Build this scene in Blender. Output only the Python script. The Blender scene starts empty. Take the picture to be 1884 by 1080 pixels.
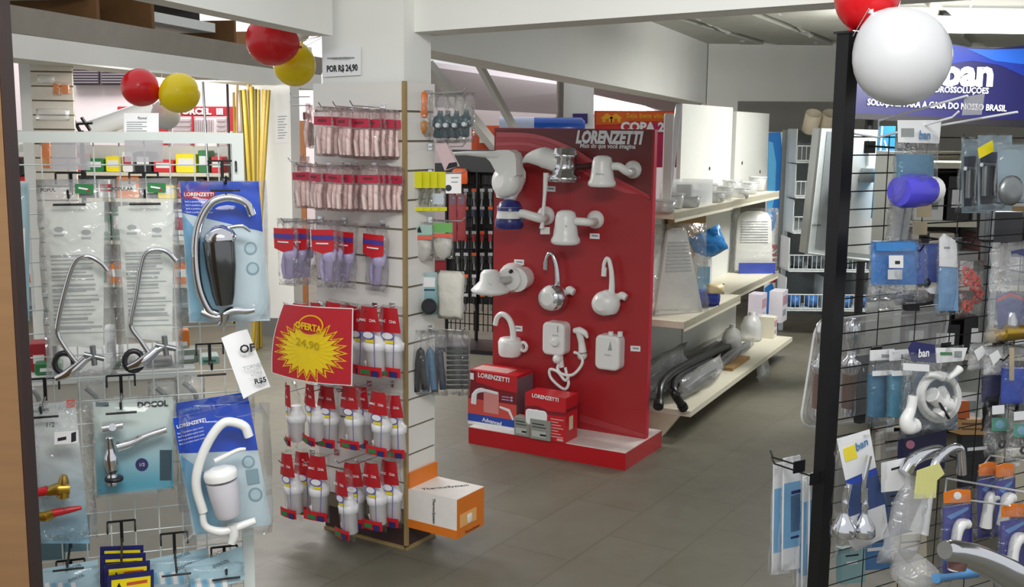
import bpy, math, random
from mathutils import Vector, Matrix
S = bpy.context.scene
COL = S.collection
R = math.radians
# ------------------------------------------------------------------ camera
FPX = 2000.0
EYE = Vector((0.0, 0.0, 1.6))
_d = Vector((803 - 942, -(13700 - 540), -FPX)).normalized()      # world down, in camera axes
_up = -_d
_f = Vector((0, 0, -1)); _yw = (_f - _up * _f.dot(_up)).normalized()
_xw = _yw.cross(_up).normalized()
M3 = Matrix((_xw, _yw, _up))                                      # camera -> world
cd = bpy.data.cameras.new('camera'); cam = bpy.data.objects.new('camera', cd); COL.objects.link(cam)
cam.matrix_world = Matrix.Translation(EYE) @ M3.to_4x4()
cd.sensor_fit = 'HORIZONTAL'; cd.sensor_width = 36.0; cd.lens = 36.0 * FPX / 1884.0
cd.clip_start = 0.05; cd.clip_end = 200
S.camera = cam
# ------------------------------------------------------------------ world, lamps, added fill lights, exposure
w = bpy.data.worlds.new('world'); S.world = w; w.use_nodes = True
bg = w.node_tree.nodes['Background']; bg.inputs[0].default_value = (0.95, 0.97, 1.0, 1); bg.inputs[1].default_value = 0.8
def area(name, loc, sx, sy, power, col=(1, 1, 1), rot=(0, 0, 0)):
    l = bpy.data.lights.new(name, 'AREA'); l.shape = 'RECTANGLE'; l.size = sx; l.size_y = sy; l.energy = power; l.color = col
    o = bpy.data.objects.new(name, l); COL.objects.link(o); o.location = loc; o.rotation_euler = rot; return o
area('tube_or_fill_light', (2.62, 6.6, 2.17), 1.2, 0.3, 75, (1, 0.99, 0.96))
area('tube_or_fill_light', (2.62, 6.7, 2.1), 1.2, 0.1, 15, (1, 0.99, 0.95), (R(112), 0, 0))
area('tube_or_fill_light', (2.62, 6.5, 2.1), 1.2, 0.1, 4, (1, 0.99, 0.95), (R(-125), 0, 0))
area('tube_or_fill_light', (-0.2, 0.4, 3.0), 2.4, 0.5, 88, (1, 0.98, 0.95), (R(38), 0, 0))  # added fill tilted at the scene from above the camera, no fixture
area('tube_or_fill_light', (-1.6, 6.3, 1.93), 1.2, 0.3, 55, (1, 0.97, 0.94))
area('tube_or_fill_light', (-3.2, 11.6, 3.2), 4.5, .8, 150, (1, 0.95, 0.95))  # added wash standing in for daylight on the far left wall
area('tube_or_fill_light', (-2.6, 7.6, 1.9), 1.2, .2, 30, (1, .97, .94), (R(55), 0, 0))  # added fill to brighten the white roll, no fixture behind it
area('tube_or_fill_light', (.7, 12.2, 1.75), 1.5, .3, 42, (1, .97, .97), (R(125), 0, 0))  # added uplight imitating daylight through the translucent shed roof
area('tube_or_fill_light', (0.6, 8.0, 1.78), 0.3, 1.2, 10, (1, 0.98, 0.95))
S.view_settings.view_transform = 'Standard'; S.view_settings.look = 'None'
S.view_settings.gamma = 1.0; S.view_settings.use_curve_mapping = False
S.view_settings.exposure = -0.03
try:
    S.cycles.transparent_max_bounces = 32; S.cycles.max_bounces = 8
except Exception: pass

# ------------------------------------------------------------------ pixel -> place
def ray(px, py):
    return M3 @ Vector(((px - 942) / FPX, -(py - 540) / FPX, -1))
def D(px, py, d):
    r = ray(px, py); return EYE + r * (d / r.y)
def G(px, py, z=0.0):
    r = ray(px, py); return EYE + r * ((z - EYE.z) / r.z)
class Frame:
    """A vertical plane: local x along it, z up, -y out of its front."""
    def __init__(s, o, yaw):
        s.o = Vector((o[0], o[1], 0)); s.yaw = R(yaw); c, n = math.cos(s.yaw), math.sin(s.yaw)
        s.u = Vector((c, n, 0)); s.n = Vector((n, -c, 0))
    def hit(s, px, py, off=0.0):
        r = ray(px, py); o = s.o + s.n * off
        t = (o - EYE).dot(s.n) / r.dot(s.n); return EYE + r * t
    def loc(s, px, py, off=0.0):
        p = s.hit(px, py, off) - s.o; return p.dot(s.u), p.z
    def size(s, x0, y0, x1, y1, off=0.0):
        """top centre point, width, height of the pixel box on the plane"""
        ym, xm = (y0 + y1) / 2, (x0 + x1) / 2
        wd = s.loc(x1, ym, off)[0] - s.loc(x0, ym, off)[0]
        ht = s.loc(xm, y0, off)[1] - s.loc(xm, y1, off)[1]
        return s.hit(xm, y0, off), wd, ht
    def at(s, u, z, off=0.0):
        return s.o + s.u * u + Vector((0, 0, z)) + s.n * off

# ------------------------------------------------------------------ materials
MATS = {}
def srgb(c):
    if isinstance(c, str): c = tuple(int(c[i:i + 2], 16) for i in (0, 2, 4))
    return tuple(((v / 255) / 12.92 if v / 255 <= .04045 else ((v / 255 + .055) / 1.055) ** 2.4) for v in c)
def mat(name, col, rough=0.5, metal=0.0, var=0.06, scale=30.0, bump=0.0, coat=0.0, spec=0.5):
    if name in MATS: return MATS[name]
    m = bpy.data.materials.new(name); m.use_nodes = True; nt = m.node_tree; b = nt.nodes['Principled BSDF']
    c = srgb(col)
    b.inputs['Roughness'].default_value = rough; b.inputs['Metallic'].default_value = metal
    b.inputs['Specular IOR Level'].default_value = spec
    if coat: b.inputs['Coat Weight'].default_value = coat; b.inputs['Coat Roughness'].default_value = .1
    tc = nt.nodes.new('ShaderNodeTexCoord'); nz = nt.nodes.new('ShaderNodeTexNoise')
    nz.inputs['Scale'].default_value = scale; nz.inputs['Detail'].default_value = 4
    nt.links.new(tc.outputs['Object'], nz.inputs['Vector'])
    mx = nt.nodes.new('ShaderNodeMix'); mx.data_type = 'RGBA'
    mx.inputs[6].default_value = (*[v * (1 - var) for v in c], 1); mx.inputs[7].default_value = (*[min(1, v * (1 + var)) for v in c], 1)
    nt.links.new(nz.outputs['Fac'], mx.inputs[0]); nt.links.new(mx.outputs[2], b.inputs['Base Color'])
    if bump:
        bp = nt.nodes.new('ShaderNodeBump'); bp.inputs['Strength'].default_value = bump; bp.inputs['Distance'].default_value = .01
        nt.links.new(nz.outputs['Fac'], bp.inputs['Height']); nt.links.new(bp.outputs[0], b.inputs['Normal'])
    MATS[name] = m; return m
def clear(name, tint=(1, 1, 1), haze=0.08, gloss=0.35, rough=0.12, scale=25.0, bump=0.6, hcol=(.9, .92, .92)):
    """crinkled clear plastic: mostly transparent, glossy streaks, slight haze"""
    if name in MATS: return MATS[name]
    m = bpy.data.materials.new(name); m.use_nodes = True; nt = m.node_tree
    for n in list(nt.nodes): nt.nodes.remove(n)
    out = nt.nodes.new('ShaderNodeOutputMaterial')
    tr = nt.nodes.new('ShaderNodeBsdfTransparent'); tr.inputs[0].default_value = (*tint, 1)
    gl = nt.nodes.new('ShaderNodeBsdfGlossy'); gl.inputs['Roughness'].default_value = rough
    df = nt.nodes.new('ShaderNodeBsdfDiffuse'); df.inputs[0].default_value = (*hcol, 1)
    tc = nt.nodes.new('ShaderNodeTexCoord'); nz = nt.nodes.new('ShaderNodeTexNoise'); nz.inputs['Scale'].default_value = scale
    nz.inputs['Detail'].default_value = 3; nz.inputs['Distortion'].default_value = .6
    nt.links.new(tc.outputs['Object'], nz.inputs['Vector'])
    bp = nt.nodes.new('ShaderNodeBump'); bp.inputs['Strength'].default_value = bump; bp.inputs['Distance'].default_value = .02
    nt.links.new(nz.outputs['Fac'], bp.inputs['Height'])
    nt.links.new(bp.outputs[0], gl.inputs['Normal'])
    lw = nt.nodes.new('ShaderNodeLayerWeight'); lw.inputs[0].default_value = .25
    nt.links.new(bp.outputs[0], lw.inputs['Normal'])
    mp = nt.nodes.new('ShaderNodeMapRange'); mp.inputs[3].default_value = gloss * .07; mp.inputs[4].default_value = min(1, gloss * 1.1)
    nt.links.new(lw.outputs['Fresnel'], mp.inputs[0])
    m1 = nt.nodes.new('ShaderNodeMixShader'); m1.inputs[0].default_value = haze
    nt.links.new(tr.outputs[0], m1.inputs[1]); nt.links.new(df.outputs[0], m1.inputs[2])
    m2 = nt.nodes.new('ShaderNodeMixShader'); nt.links.new(mp.outputs[0], m2.inputs[0])
    nt.links.new(m1.outputs[0], m2.inputs[1]); nt.links.new(gl.outputs[0], m2.inputs[2])
    nt.links.new(m2.outputs[0], out.inputs[0]); MATS[name] = m; return m
def glow(name, col, strength):
    if name in MATS: return MATS[name]
    m = bpy.data.materials.new(name); m.use_nodes = True; nt = m.node_tree; b = nt.nodes['Principled BSDF']
    b.inputs['Emission Color'].default_value = (*srgb(col), 1); b.inputs['Emission Strength'].default_value = strength
    MATS[name] = m; return m

# ------------------------------------------------------------------ mesh building
class MB:
    def __init__(s): s.v = []; s.f = []; s.mi = []; s.sm = []
    def add(s, verts, faces, m=0, smooth=False):
        b = len(s.v); s.v += [tuple(p) for p in verts]
        for f in faces: s.f.append([i + b for i in f]); s.mi.append(m); s.sm.append(smooth)
        return s
    def box(s, x0, x1, y0, y1, z0, z1, m=0):
        v = [(x, y, z) for z in (z0, z1) for y in (y0, y1) for x in (x0, x1)]
        return s.add(v, [(0, 2, 3, 1), (4, 5, 7, 6), (0, 1, 5, 4), (2, 6, 7, 3), (0, 4, 6, 2), (1, 3, 7, 5)], m)
    def hexa(s, p, m=0):
        """8 points: bottom ring 4, top ring 4"""
        return s.add(p, [(3, 2, 1, 0), (4, 5, 6, 7), (0, 1, 5, 4), (1, 2, 6, 5), (2, 3, 7, 6), (3, 0, 4, 7)], m)
    def rbox(s, x0, x1, y0, y1, z0, z1, r=.01, m=0, n=3, bev=None):
        """rounded rectangle in xz, extruded in y with softened front edge"""
        bev = r * .4 if bev is None else bev
        def ring(ins, y):
            rr = max(r - ins, 1e-4); out = []
            for cx, cz, a0 in ((x1 - r, z1 - r, 0), (x0 + r, z1 - r, 90), (x0 + r, z0 + r, 180), (x1 - r, z0 + r, 270)):
                for k in range(n + 1):
                    a = R(a0 + 90 * k / n); out.append((cx + rr * math.cos(a), y, cz + rr * math.sin(a)))
            return out
        rings = [ring(0, y1), ring(0, y0 + bev), ring(bev * .35, y0 + bev * .3), ring(bev, y0)]
        N = 4 * (n + 1); v = [p for q in rings for p in q]; f = []
        for k in range(3):
            for i in range(N):
                j = (i + 1) % N; f.append((k * N + i, k * N + j, (k + 1) * N + j, (k + 1) * N + i))
        f.append(tuple(range(N))[::-1]); f.append(tuple(range(3 * N, 4 * N)))
        return s.add(v, f, m, False)
    def tube(s, pts, r, n=8, m=0, caps=True):
        pts = [Vector(p) for p in pts]; L = len(pts); rs = r if isinstance(r, (list, tuple)) else [r] * L
        v = []; t0 = (pts[1] - pts[0]).normalized(); a = Vector((0, 0, 1)) if abs(t0.z) < .9 else Vector((1, 0, 0))
        nrm = (a - t0 * a.dot(t0)).normalized()
        for i, p in enumerate(pts):
            t = (pts[min(i + 1, L - 1)] - pts[max(i - 1, 0)]).normalized()
            nrm = nrm - t * nrm.dot(t)
            nrm = nrm.normalized() if nrm.length > 1e-6 else t.orthogonal().normalized()
            b = t.cross(nrm)
            for k in range(n):
                an = 2 * math.pi * k / n; v.append(p + (nrm * math.cos(an) + b * math.sin(an)) * rs[i])
        f = [(i * n + k, i * n + (k + 1) % n, (i + 1) * n + (k + 1) % n, (i + 1) * n + k) for i in range(L - 1) for k in range(n)]
        s.add(v, f, m, n > 4)
        if caps: s.add(v[:n], [tuple(range(n))[::-1]], m); s.add(v[-n:], [tuple(range(n))], m)
        return s
    def lathe(s, prof, o=(0, 0, 0), axis=(0, 0, 1), n=16, m=0, squash=1.0):
        """profile [(radius, along axis)]"""
        o = Vector(o); q = Vector((0, 0, 1)).rotation_difference(Vector(axis).normalized()); v = []
        for rr, h in prof:
            for k in range(n):
                a = 2 * math.pi * k / n; v.append(o + q @ Vector((rr * math.cos(a), rr * math.sin(a) * squash, h)))
        f = [(i * n + k, i * n + (k + 1) % n, (i + 1) * n + (k + 1) % n, (i + 1) * n + k) for i in range(len(prof) - 1) for k in range(n)]
        s.add(v, f, m, True)
        s.add(v[:n], [tuple(range(n))[::-1]], m); s.add(v[-n:], [tuple(range(n))], m); return s
    def prism(s, poly, y0, y1, m=0):
        """polygon in xz, extruded y0..y1 (y0 in front)"""
        n = len(poly); v = [(x, y0, z) for x, z in poly] + [(x, y1, z) for x, z in poly]
        return s.add(v, [tuple(range(n)), tuple(range(2 * n - 1, n - 1, -1))] + [(i, i + n, (i + 1) % n + n, (i + 1) % n) for i in range(n)], m)
    def pillow(s, w, h, t, seed=0, nx=7, nz=10, wr=.25, m=0, top=0.0, taper=0.0, ybias=0.0):
        """plastic bag: closed pillow hanging from z=0 down to -h, thickness t, crinkled"""
        rnd = random.Random(seed); v = []; idx = {}
        for side in (-1, 1):
            for i in range(nx + 1):
                for j in range(nz + 1):
                    a, b = i / nx, j / nz; edge = i in (0, nx) or j in (0, nz)
                    if edge and (i, j) in idx: idx[(side, i, j)] = idx[(i, j)]; continue
                    k = (math.sin(math.pi * a) ** .6) * (math.sin(math.pi * min(1, b * (1 + 0))) ** .5) if not edge else 0
                    if b < .18: k *= b / .18 * (1 - top) + 0
                    y = side * t / 2 * k * (1 + rnd.uniform(-wr, wr)) + (ybias * k)
                    wd = w * (1 - taper * (1 - b))
                    x = (a - .5) * wd + rnd.uniform(-1, 1) * w * .012; z = -b * h + (rnd.uniform(-1, 1) * h * .006 if 0 < j < nz else 0)
                    if edge: y += rnd.uniform(-1, 1) * t * .12
                    idx[(side, i, j)] = len(v)
                    if edge: idx[(i, j)] = len(v)
                    v.append((x, y, z))
        f = []
        for side in (-1, 1):
            for i in range(nx):
                for j in range(nz):
                    q = [idx[(side, i, j)], idx[(side, i, j + 1)], idx[(side, i + 1, j + 1)], idx[(side, i + 1, j)]]
                    f.append(q if side < 0 else q[::-1])
        return s.add(v, f, m, True)
    def sheet(s, fn, nx, nz, th=.0006, m=0, smooth=True):
        """fn(a,b) -> point, a,b in 0..1; thin double sheet"""
        v = []; f = []
        for i in range(nx + 1):
            for j in range(nz + 1): v.append(Vector(fn(i / nx, j / nz)))
        N = len(v); k = nz + 1; v += [p + Vector((0, th, 0)) for p in v]
        for i in range(nx):
            for j in range(nz):
                q = (i * k + j, (i + 1) * k + j, (i + 1) * k + j + 1, i * k + j + 1); f.append(q); f.append(tuple(x + N for x in q[::-1]))
        s.add(v, f, m, smooth)
        rim = [(i * k) for i in range(nx + 1)] + [nx * k + j for j in range(1, k)] + [i * k + nz for i in range(nx - 1, -1, -1)] + [j for j in range(nz - 1, 0, -1)]
        return s.add(v, [(rim[i], rim[i] + N, rim[(i + 1) % len(rim)] + N, rim[(i + 1) % len(rim)]) for i in range(len(rim))], m)
    def build(s, name, mats, parent=None):
        me = bpy.data.meshes.new(name); me.from_pydata([tuple(p) for p in s.v], [], s.f)
        for m in (mats if isinstance(mats, (list, tuple)) else [mats]): me.materials.append(m)
        me.polygons.foreach_set('material_index', s.mi); me.polygons.foreach_set('use_smooth', s.sm); me.update()
        o = bpy.data.objects.new(name, me); COL.objects.link(o)
        if parent: o.parent = parent
        return o
def arc(cx, cz, r, a0, a1, n, y=0.0):
    return [(cx + r * math.cos(R(a0 + (a1 - a0) * k / n)), y, cz + r * math.sin(R(a0 + (a1 - a0) * k / n))) for k in range(n + 1)]
def spl(pts, n=6):
    """Catmull-Rom through points"""
    P = [Vector(p) for p in pts]; P = [P[0] * 2 - P[1]] + P + [P[-1] * 2 - P[-2]]; out = []
    for i in range(1, len(P) - 2):
        for k in range(n):
            t = k / n; a, b, c, d = P[i - 1], P[i], P[i + 1], P[i + 2]
            out.append(.5 * ((2 * b) + (c - a) * t + (2 * a - 5 * b + 4 * c - d) * t * t + (3 * b - a - 3 * c + d) * t ** 3))
    return out + [P[-2]]
_T = {}
def text(s, size, m, parent, x=0, y=0, z=0, al='CENTER', bold=0.0, shear=0.0, name='lettering', rot=0.0, sx=1.0, ry=(0, 0, 0)):
    key = (s, al, bold, shear)
    if key not in _T:
        c = bpy.data.curves.new('t', 'FONT'); c.body = s; c.align_x = al; c.align_y = 'CENTER'; c.size = 1; c.offset = bold; c.shear = shear
        c.extrude = .01; c.resolution_u = 2
        o = bpy.data.objects.new('t', c); COL.objects.link(o); bpy.context.view_layer.update()
        _T[key] = bpy.data.meshes.new_from_object(o.evaluated_get(bpy.context.evaluated_depsgraph_get())); bpy.data.objects.remove(o)
    me = _T[key].copy(); me.materials.clear(); me.materials.append(m)
    o = bpy.data.objects.new(name, me); COL.objects.link(o); o.parent = parent
    o.matrix_local = Matrix.Translation((x, y, z)) @ Matrix.Rotation(ry[2], 4, 'Z') @ Matrix.Rotation(ry[0], 4, 'X') @ Matrix.Rotation(rot, 4, 'Y') @ Matrix.Rotation(R(90), 4, 'X') @ Matrix.Diagonal((size * sx, size, min(size, .03), 1))
    return o
def tag(o, label, cat, group=None):
    o['label'] = label; o['category'] = cat
    if group: o['group'] = group
    return o
def thing(name, label, cat, loc=(0, 0, 0), yaw=0.0, group=None, tilt=0.0, lean=0.0):
    """yaw, tilt (about the facing axis), lean (about the width axis) in radians"""
    o = bpy.data.objects.new(name, None); COL.objects.link(o); o.empty_display_size = .05
    o.matrix_world = Matrix.Translation(loc) @ Matrix.Rotation(yaw, 4, 'Z') @ Matrix.Rotation(tilt, 4, 'Y') @ Matrix.Rotation(lean, 4, 'X')
    return tag(o, label, cat, group)
def setpose(o, loc, yaw=0.0, tilt=0.0, lean=0.0, sc=1.0):
    o.matrix_world = Matrix.Translation(loc) @ Matrix.Rotation(yaw, 4, 'Z') @ Matrix.Rotation(tilt, 4, 'Y') @ Matrix.Rotation(lean, 4, 'X') @ (Matrix.Diagonal((*sc, 1)) if isinstance(sc, tuple) else Matrix.Scale(sc, 4))
KIDS = {}
def dup(root, label, group=None):
    """copy of a thing with copies of its parts and their sub-parts"""
    r = root.copy(); COL.objects.link(r); r['label'] = label
    if group: r['group'] = group
    def kids(a, b):
        for ch in list(a.children):
            c = ch.copy(); COL.objects.link(c); c.parent = b; kids(ch, c)
    kids(root, r); return r
def struct(o, kind='structure'): o['kind'] = kind; return o
ORD = ['leftmost', 'second from left', 'third from left', 'fourth from left', 'fifth from left', 'sixth from left', 'seventh from left', 'eighth from left', 'ninth from left', 'tenth from left', 'eleventh from left', 'twelfth from left', 'thirteenth from left', 'fourteenth from left', 'fifteenth from left', 'sixteenth from left', 'seventeenth from left', 'eighteenth from left']
NTH = ['first', 'second', 'third', 'fourth', 'fifth', 'sixth', 'seventh', 'eighth', 'ninth', 'tenth']
ORD_N = ['eleventh', 'twelfth', 'thirteenth', 'fourteenth', 'fifteenth', 'sixteenth', 'seventeenth', 'eighteenth', 'nineteenth', 'twentieth', 'twenty-first', 'twenty-second', 'twenty-third', 'twenty-fourth', 'twenty-fifth', 'twenty-sixth', 'twenty-seventh', 'twenty-eighth']
# common materials
WHITE = mat('white_paint', 'e7e8e3', .6, var=.05, scale=3)
PLW = mat('white_plastic', 'e2e3e0', .3, var=.02)
CHROME = mat('chrome', 'd8dade', .12, 1.0, var=.05)
STEEL = mat('grey_steel', '8b8f90', .35, .8)
BLK = mat('black_metal', '141416', .4, .2)
BLKP = mat('black_plastic', '1b1c20', .4)
RED = mat('red_print', 'b51d24', .35)
DRED = mat('dark_red_print', '8c1f26', .4)
BLUE = mat('blue_print', '1546b8', .35)
NAVY = mat('navy_print', '23255f', .35)
LBLUE = mat('light_blue_print', '7fb4d2', .4)
PAPER = mat('white_paper', 'e8e9ea', .7, var=.02)
GPAPER = mat('grey_leaflet', 'd5dbd4', .7, var=.05)
GREEN = mat('green_print', '2f7a45', .4)
YEL = mat('yellow_print', 'f0dc14', .5)
ORA = mat('orange_print', 'e07a1c', .5)
INK = mat('ink', '20222a', .6)
INKG = mat('grey_ink', '8f9796', .7)
WINK = mat('white_ink', 'eceef0', .5)
CLR = clear('clear_bag', haze=.04, gloss=.45, rough=.09, bump=.9)
CLR2 = clear('clear_blister', haze=.012, gloss=.25, rough=.06, bump=.12, scale=8)
CLRH = clear('hazy_bag', haze=.17, gloss=.5, rough=.16)
BRASS = mat('brass', 'b8963c', .3, .9)
# ================================================================== the setting
def floor_mat():
    m = mat('concrete_floor', '6c695c', .42, var=.26, scale=1.4, bump=.03); nt = m.node_tree; b = nt.nodes['Principled BSDF']
    tc = nt.nodes.new('ShaderNodeTexCoord'); mp = nt.nodes.new('ShaderNodeMapping'); mp.inputs['Rotation'].default_value = (0, 0, R(-58))
    br = nt.nodes.new('ShaderNodeTexBrick'); br.offset = 0.5; br.inputs['Scale'].default_value = 1.0
    br.inputs['Brick Width'].default_value = .62; br.inputs['Row Height'].default_value = .31; br.inputs['Mortar Size'].default_value = .004
    br.inputs['Color1'].default_value = (1, 1, 1, 1); br.inputs['Color2'].default_value = (.9, .9, .87, 1); br.inputs['Mortar'].default_value = (.74, .73, .7, 1)
    nt.links.new(tc.outputs['Object'], mp.inputs[0]); nt.links.new(mp.outputs[0], br.inputs[0])
    mu = nt.nodes.new('ShaderNodeMix'); mu.data_type = 'RGBA'; mu.blend_type = 'MULTIPLY'; mu.inputs[0].default_value = 1
    src = b.inputs['Base Color'].links[0].from_socket
    nt.links.new(src, mu.inputs[6]); nt.links.new(br.outputs[0], mu.inputs[7]); nt.links.new(mu.outputs[2], b.inputs['Base Color'])
    n2 = nt.nodes.new('ShaderNodeTexNoise'); n2.inputs['Scale'].default_value = 9; n2.inputs['Detail'].default_value = 8
    nt.links.new(tc.outputs['Object'], n2.inputs[0]); mr = nt.nodes.new('ShaderNodeMapRange'); mr.inputs[3].default_value = .3; mr.inputs[4].default_value = .62
    nt.links.new(n2.outputs[0], mr.inputs[0]); nt.links.new(mr.outputs[0], b.inputs['Roughness'])
    return m
struct(MB().box(-12, 9, -5, 18, -.1, 0).build('floor', floor_mat()))
CEILM = mat('ceiling_paint', 'b9b9b0', .7, var=.14, scale=6, bump=.15)
Cn = G(748, 1013)                                    # slatwall corner on the floor
SL = Frame(Cn, -32.0); SR = Frame(Cn, 58.0)
# concrete pillar behind the slatwall
PW, PD = .40, .20
def obox(fr, u0, u1, o0, o1, z0, z1, name, m, parent=None):
    p = [fr.at(u, z, o) for z in (z0, z1) for u, o in ((u0, o0), (u1, o0), (u1, o1), (u0, o1))]
    return MB().hexa(p).build(name, m, parent)
struct(obox(SL, -PW - .02, -.03, -PD, -.035, 0, 2.6, 'trim_1', WHITE))
def beam(name, a, b, h, wd, m, side=1):
    """beam whose lower visible edge runs a->b; body extends `wd` to the side (left of a->b if side=1), h up"""
    t = Vector((b.x - a.x, b.y - a.y, 0)).normalized(); n = Vector((-t.y, t.x, 0)) * side * wd; Z = Vector((0, 0, h))
    p = [a, b, b + n, a + n]; p += [q + Z for q in p]
    return struct(MB().hexa(p).build(name, m))
fa, fb = D(748, 60, Cn.y + .12), D(1340, 18, 3.42)
beam('trim_2', fa, fb + (fb - fa) * .9, .45, .17, WHITE)                       # front beam, pillar to the right
la, lb = D(301, 0, 3.16), D(612, 66, Cn.y + .08)
beam('trim_3', la - (lb - la) * .8, lb, .5, .09, WHITE)                          # beam over the camera's left
ba, bb = D(787, 91, Cn.y + .35), D(1300, 191, 9.6)
beam('trim_4', ba, bb, .62, .2, WHITE)                                         # beam running back
ca = D(1296, 186, 9.6); cb = D(1560, 187, 9.6); cb2 = ca + (cb - ca) * 5
beam('trim_5', ca - (cb - ca) * .06, cb2, .62, .25, WHITE)                                       # beam across the back
# column at the end of the back beam
cc = D(1300, 190, 9.55)
struct(MB().box(cc.x, cc.x + .27, 9.55, 9.8, 0, cc.z + .6).build('trim_6', WHITE))
# ceiling slab over the right bay: boards with ribs
zc = D(1560, 84, 9.6).z
cm = MB()
cm.box(-.3, 7, 3.3, 9.7, zc + .04, zc + .12)
q = [Vector((fa.x - .1, fa.y, 0)), Vector((bb.x, bb.y, 0))]
bd2 = Vector((bb.x - ba.x, bb.y - ba.y, 0)).normalized(); bp2 = Vector((bd2.y, -bd2.x, 0)); rnd = random.Random(2)
for k in range(11):
    o_ = Vector((ba.x, 3.4, 0)) + bp2 * (.04 + .56 * k - 1.12); o_ = o_ + bd2 * ((3.7 - o_.y) / bd2.y); q = [o_, o_ + bp2 * .5, o_ + bp2 * .5 + bd2 * 8.6, o_ + bd2 * 8.6]
    q = [Vector((p_.x, min(p_.y, 9.6), zc)) for p_ in q]; cm.hexa(q + [p_ + Vector((0, 0, .042)) for p_ in q])
    v0 = o_ + bp2 * .53 + Vector((0, 0, zc + .03))
    cm.tube([v0 + bd2 * (.1 * j) + Vector((0, 0, rnd.uniform(-.012, .008))) for j in range(84) if (v0 + bd2 * (.1 * j)).y < 9.55], [rnd.uniform(.012, .035) for j in range(84) if (v0 + bd2 * (.1 * j)).y < 9.55], 6, 1)
struct(cm.build('ceiling', [CEILM, WHITE]))
# left beam of the mezzanine, with its flange
ea, eb = D(25, 106, 5.6), D(592, 166, 8.95); t = (eb - ea); ea = ea - t * .25
gm = mat('grey_beam', '9a978f', .6, var=.12, scale=8)
beam('trim_7', ea, eb, .12, .3, WHITE)
t2 = Vector((t.x, t.y, 0)).normalized(); nr = Vector((t2.y, -t2.x, 0)); Z = Vector((0, 0, 1)); LBV = t * 1.25; LBN = nr
a0, b0 = ea + Z * .122, eb + Z * .122
pr = [a0, b0, b0 - nr * .3, a0 - nr * .3, a0 + nr * .05 + Z * .13, b0 + nr * .05 + Z * .13, b0 - nr * .3 + Z * .13, a0 - nr * .3 + Z * .13]
struct(MB().hexa(pr).build('trim_8', gm))
# mezzanine: dark boarding and joists above, pallet blocks on the beam
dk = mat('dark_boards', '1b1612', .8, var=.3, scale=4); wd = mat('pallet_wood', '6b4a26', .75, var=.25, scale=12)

def onbeam(s, back=0, up=0): return ea + t * 1.25 * s - nr * back + Z * (.255 + up)
p = [onbeam(-.05, .05, .42), onbeam(1, .05, .42), onbeam(1, 3.5, .42), onbeam(-.05, 3.5, .42)]
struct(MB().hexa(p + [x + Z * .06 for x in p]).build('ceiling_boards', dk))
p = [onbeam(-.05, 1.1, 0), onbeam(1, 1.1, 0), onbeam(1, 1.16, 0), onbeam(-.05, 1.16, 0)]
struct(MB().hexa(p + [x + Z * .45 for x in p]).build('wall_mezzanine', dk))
for k, s in enumerate((.36, .48, .70, .87)):
    a = onbeam(s, .02); d = t2 * .03
    p = [a, a + d, a + d - nr * .8, a - nr * .8]
    tag(MB().hexa(p + [x + Z * (.19 if k < 2 else .16) for x in p]).build('wooden_joist', wd), ['wooden block nearest the doorway on the mezzanine edge beam', 'wooden block beside the pale board on the mezzanine beam', 'wooden block third along the dark mezzanine edge', 'wooden block nearest the pillar on the mezzanine edge'][k], 'wood block', 'blocks on the mezzanine edge')
pb = mat('pale_board', 'd5d8d4', .5)
for k, (s0, s1, u0, u1) in enumerate(((.27, .37, .12, .17), (.50, .66, .06, .12), (.93, .99, .03, .08))):
    a, b = onbeam(s0, .06, u0), onbeam(s1, .06, u0)
    p = [a, b, b - nr * .7, a - nr * .7]
    tag(MB().hexa(p + [x + Z * (u1 - u0) for x in p]).build('pale_board', pb), ['pale board in the dark mezzanine gap above the slatted strip', 'wide pale board lying on the mezzanine edge above the balloons', 'short pale board end on the mezzanine edge by the pillar'][k], 'board', 'boards stored on the mezzanine')
# white column left of the pillar, with dark skirting
g0 = G(508, 618); 
struct(MB().box(D(470, 400, g0.y).x, D(538, 400, g0.y).x, g0.y, g0.y + .35, .0, D(500, 150, g0.y).z).build('wall_column', WHITE))
struct(MB().box(D(468, 400, g0.y).x, D(535, 400, g0.y).x, g0.y - .025, g0.y, 0, .14).build('baseboard_column', mat('dark_skirting', '6b6c68', .6)))
# far walls
WALLP = mat('pink_white_wall', 'e3d8d8', .8, var=.05, scale=2)
struct(MB().box(-12, -1.2, 12.6, 12.8, 0, 3.6).build('wall_back_left', WALLP))
struct(MB().box(-12, 4.0, 15.4, 15.6, 0, 1.95).build('wall_back', WALLP))
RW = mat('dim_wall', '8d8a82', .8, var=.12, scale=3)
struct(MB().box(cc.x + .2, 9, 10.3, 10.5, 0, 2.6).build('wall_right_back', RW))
# sloping roof of the rear shed
RFM = mat('roof_sheet', 'bdb6ba', .6, var=.08, scale=3)
r = [D(770, 120, 13.5), D(1095, 165, 13.5), D(1110, 215, 15.3), D(770, 196, 15.3)]
n = Vector((0, 0, .06))
struct(MB().hexa([x for x in r] + [x + n for x in r]).build('ceiling_shed', RFM))
r = [D(1080, 150, 11.6), D(1340, 200, 11.6), D(1340, 222, 13.0), D(1085, 212, 13.0)]
struct(MB().hexa([x for x in r] + [x + n for x in r]).build('ceiling_shed_right', RFM))
# truss bars under the shed roof
trm = mat('truss_paint', 'b4b2ac', .6)
tb = MB().tube([D(880, 116, 9.0), D(946, 236, 9.0)], .035, 4).build('roof_brace', trm); tag(tb, 'slanting steel brace dropping from the back beam behind the display', 'brace')
tb = MB().tube([D(787, 118, 8.0), D(1000, 380, 8.0)], .045, 4).build('roof_brace', trm); tag(tb, 'wide diagonal brace beside the pillar behind the grey bagged goods', 'brace')
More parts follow.
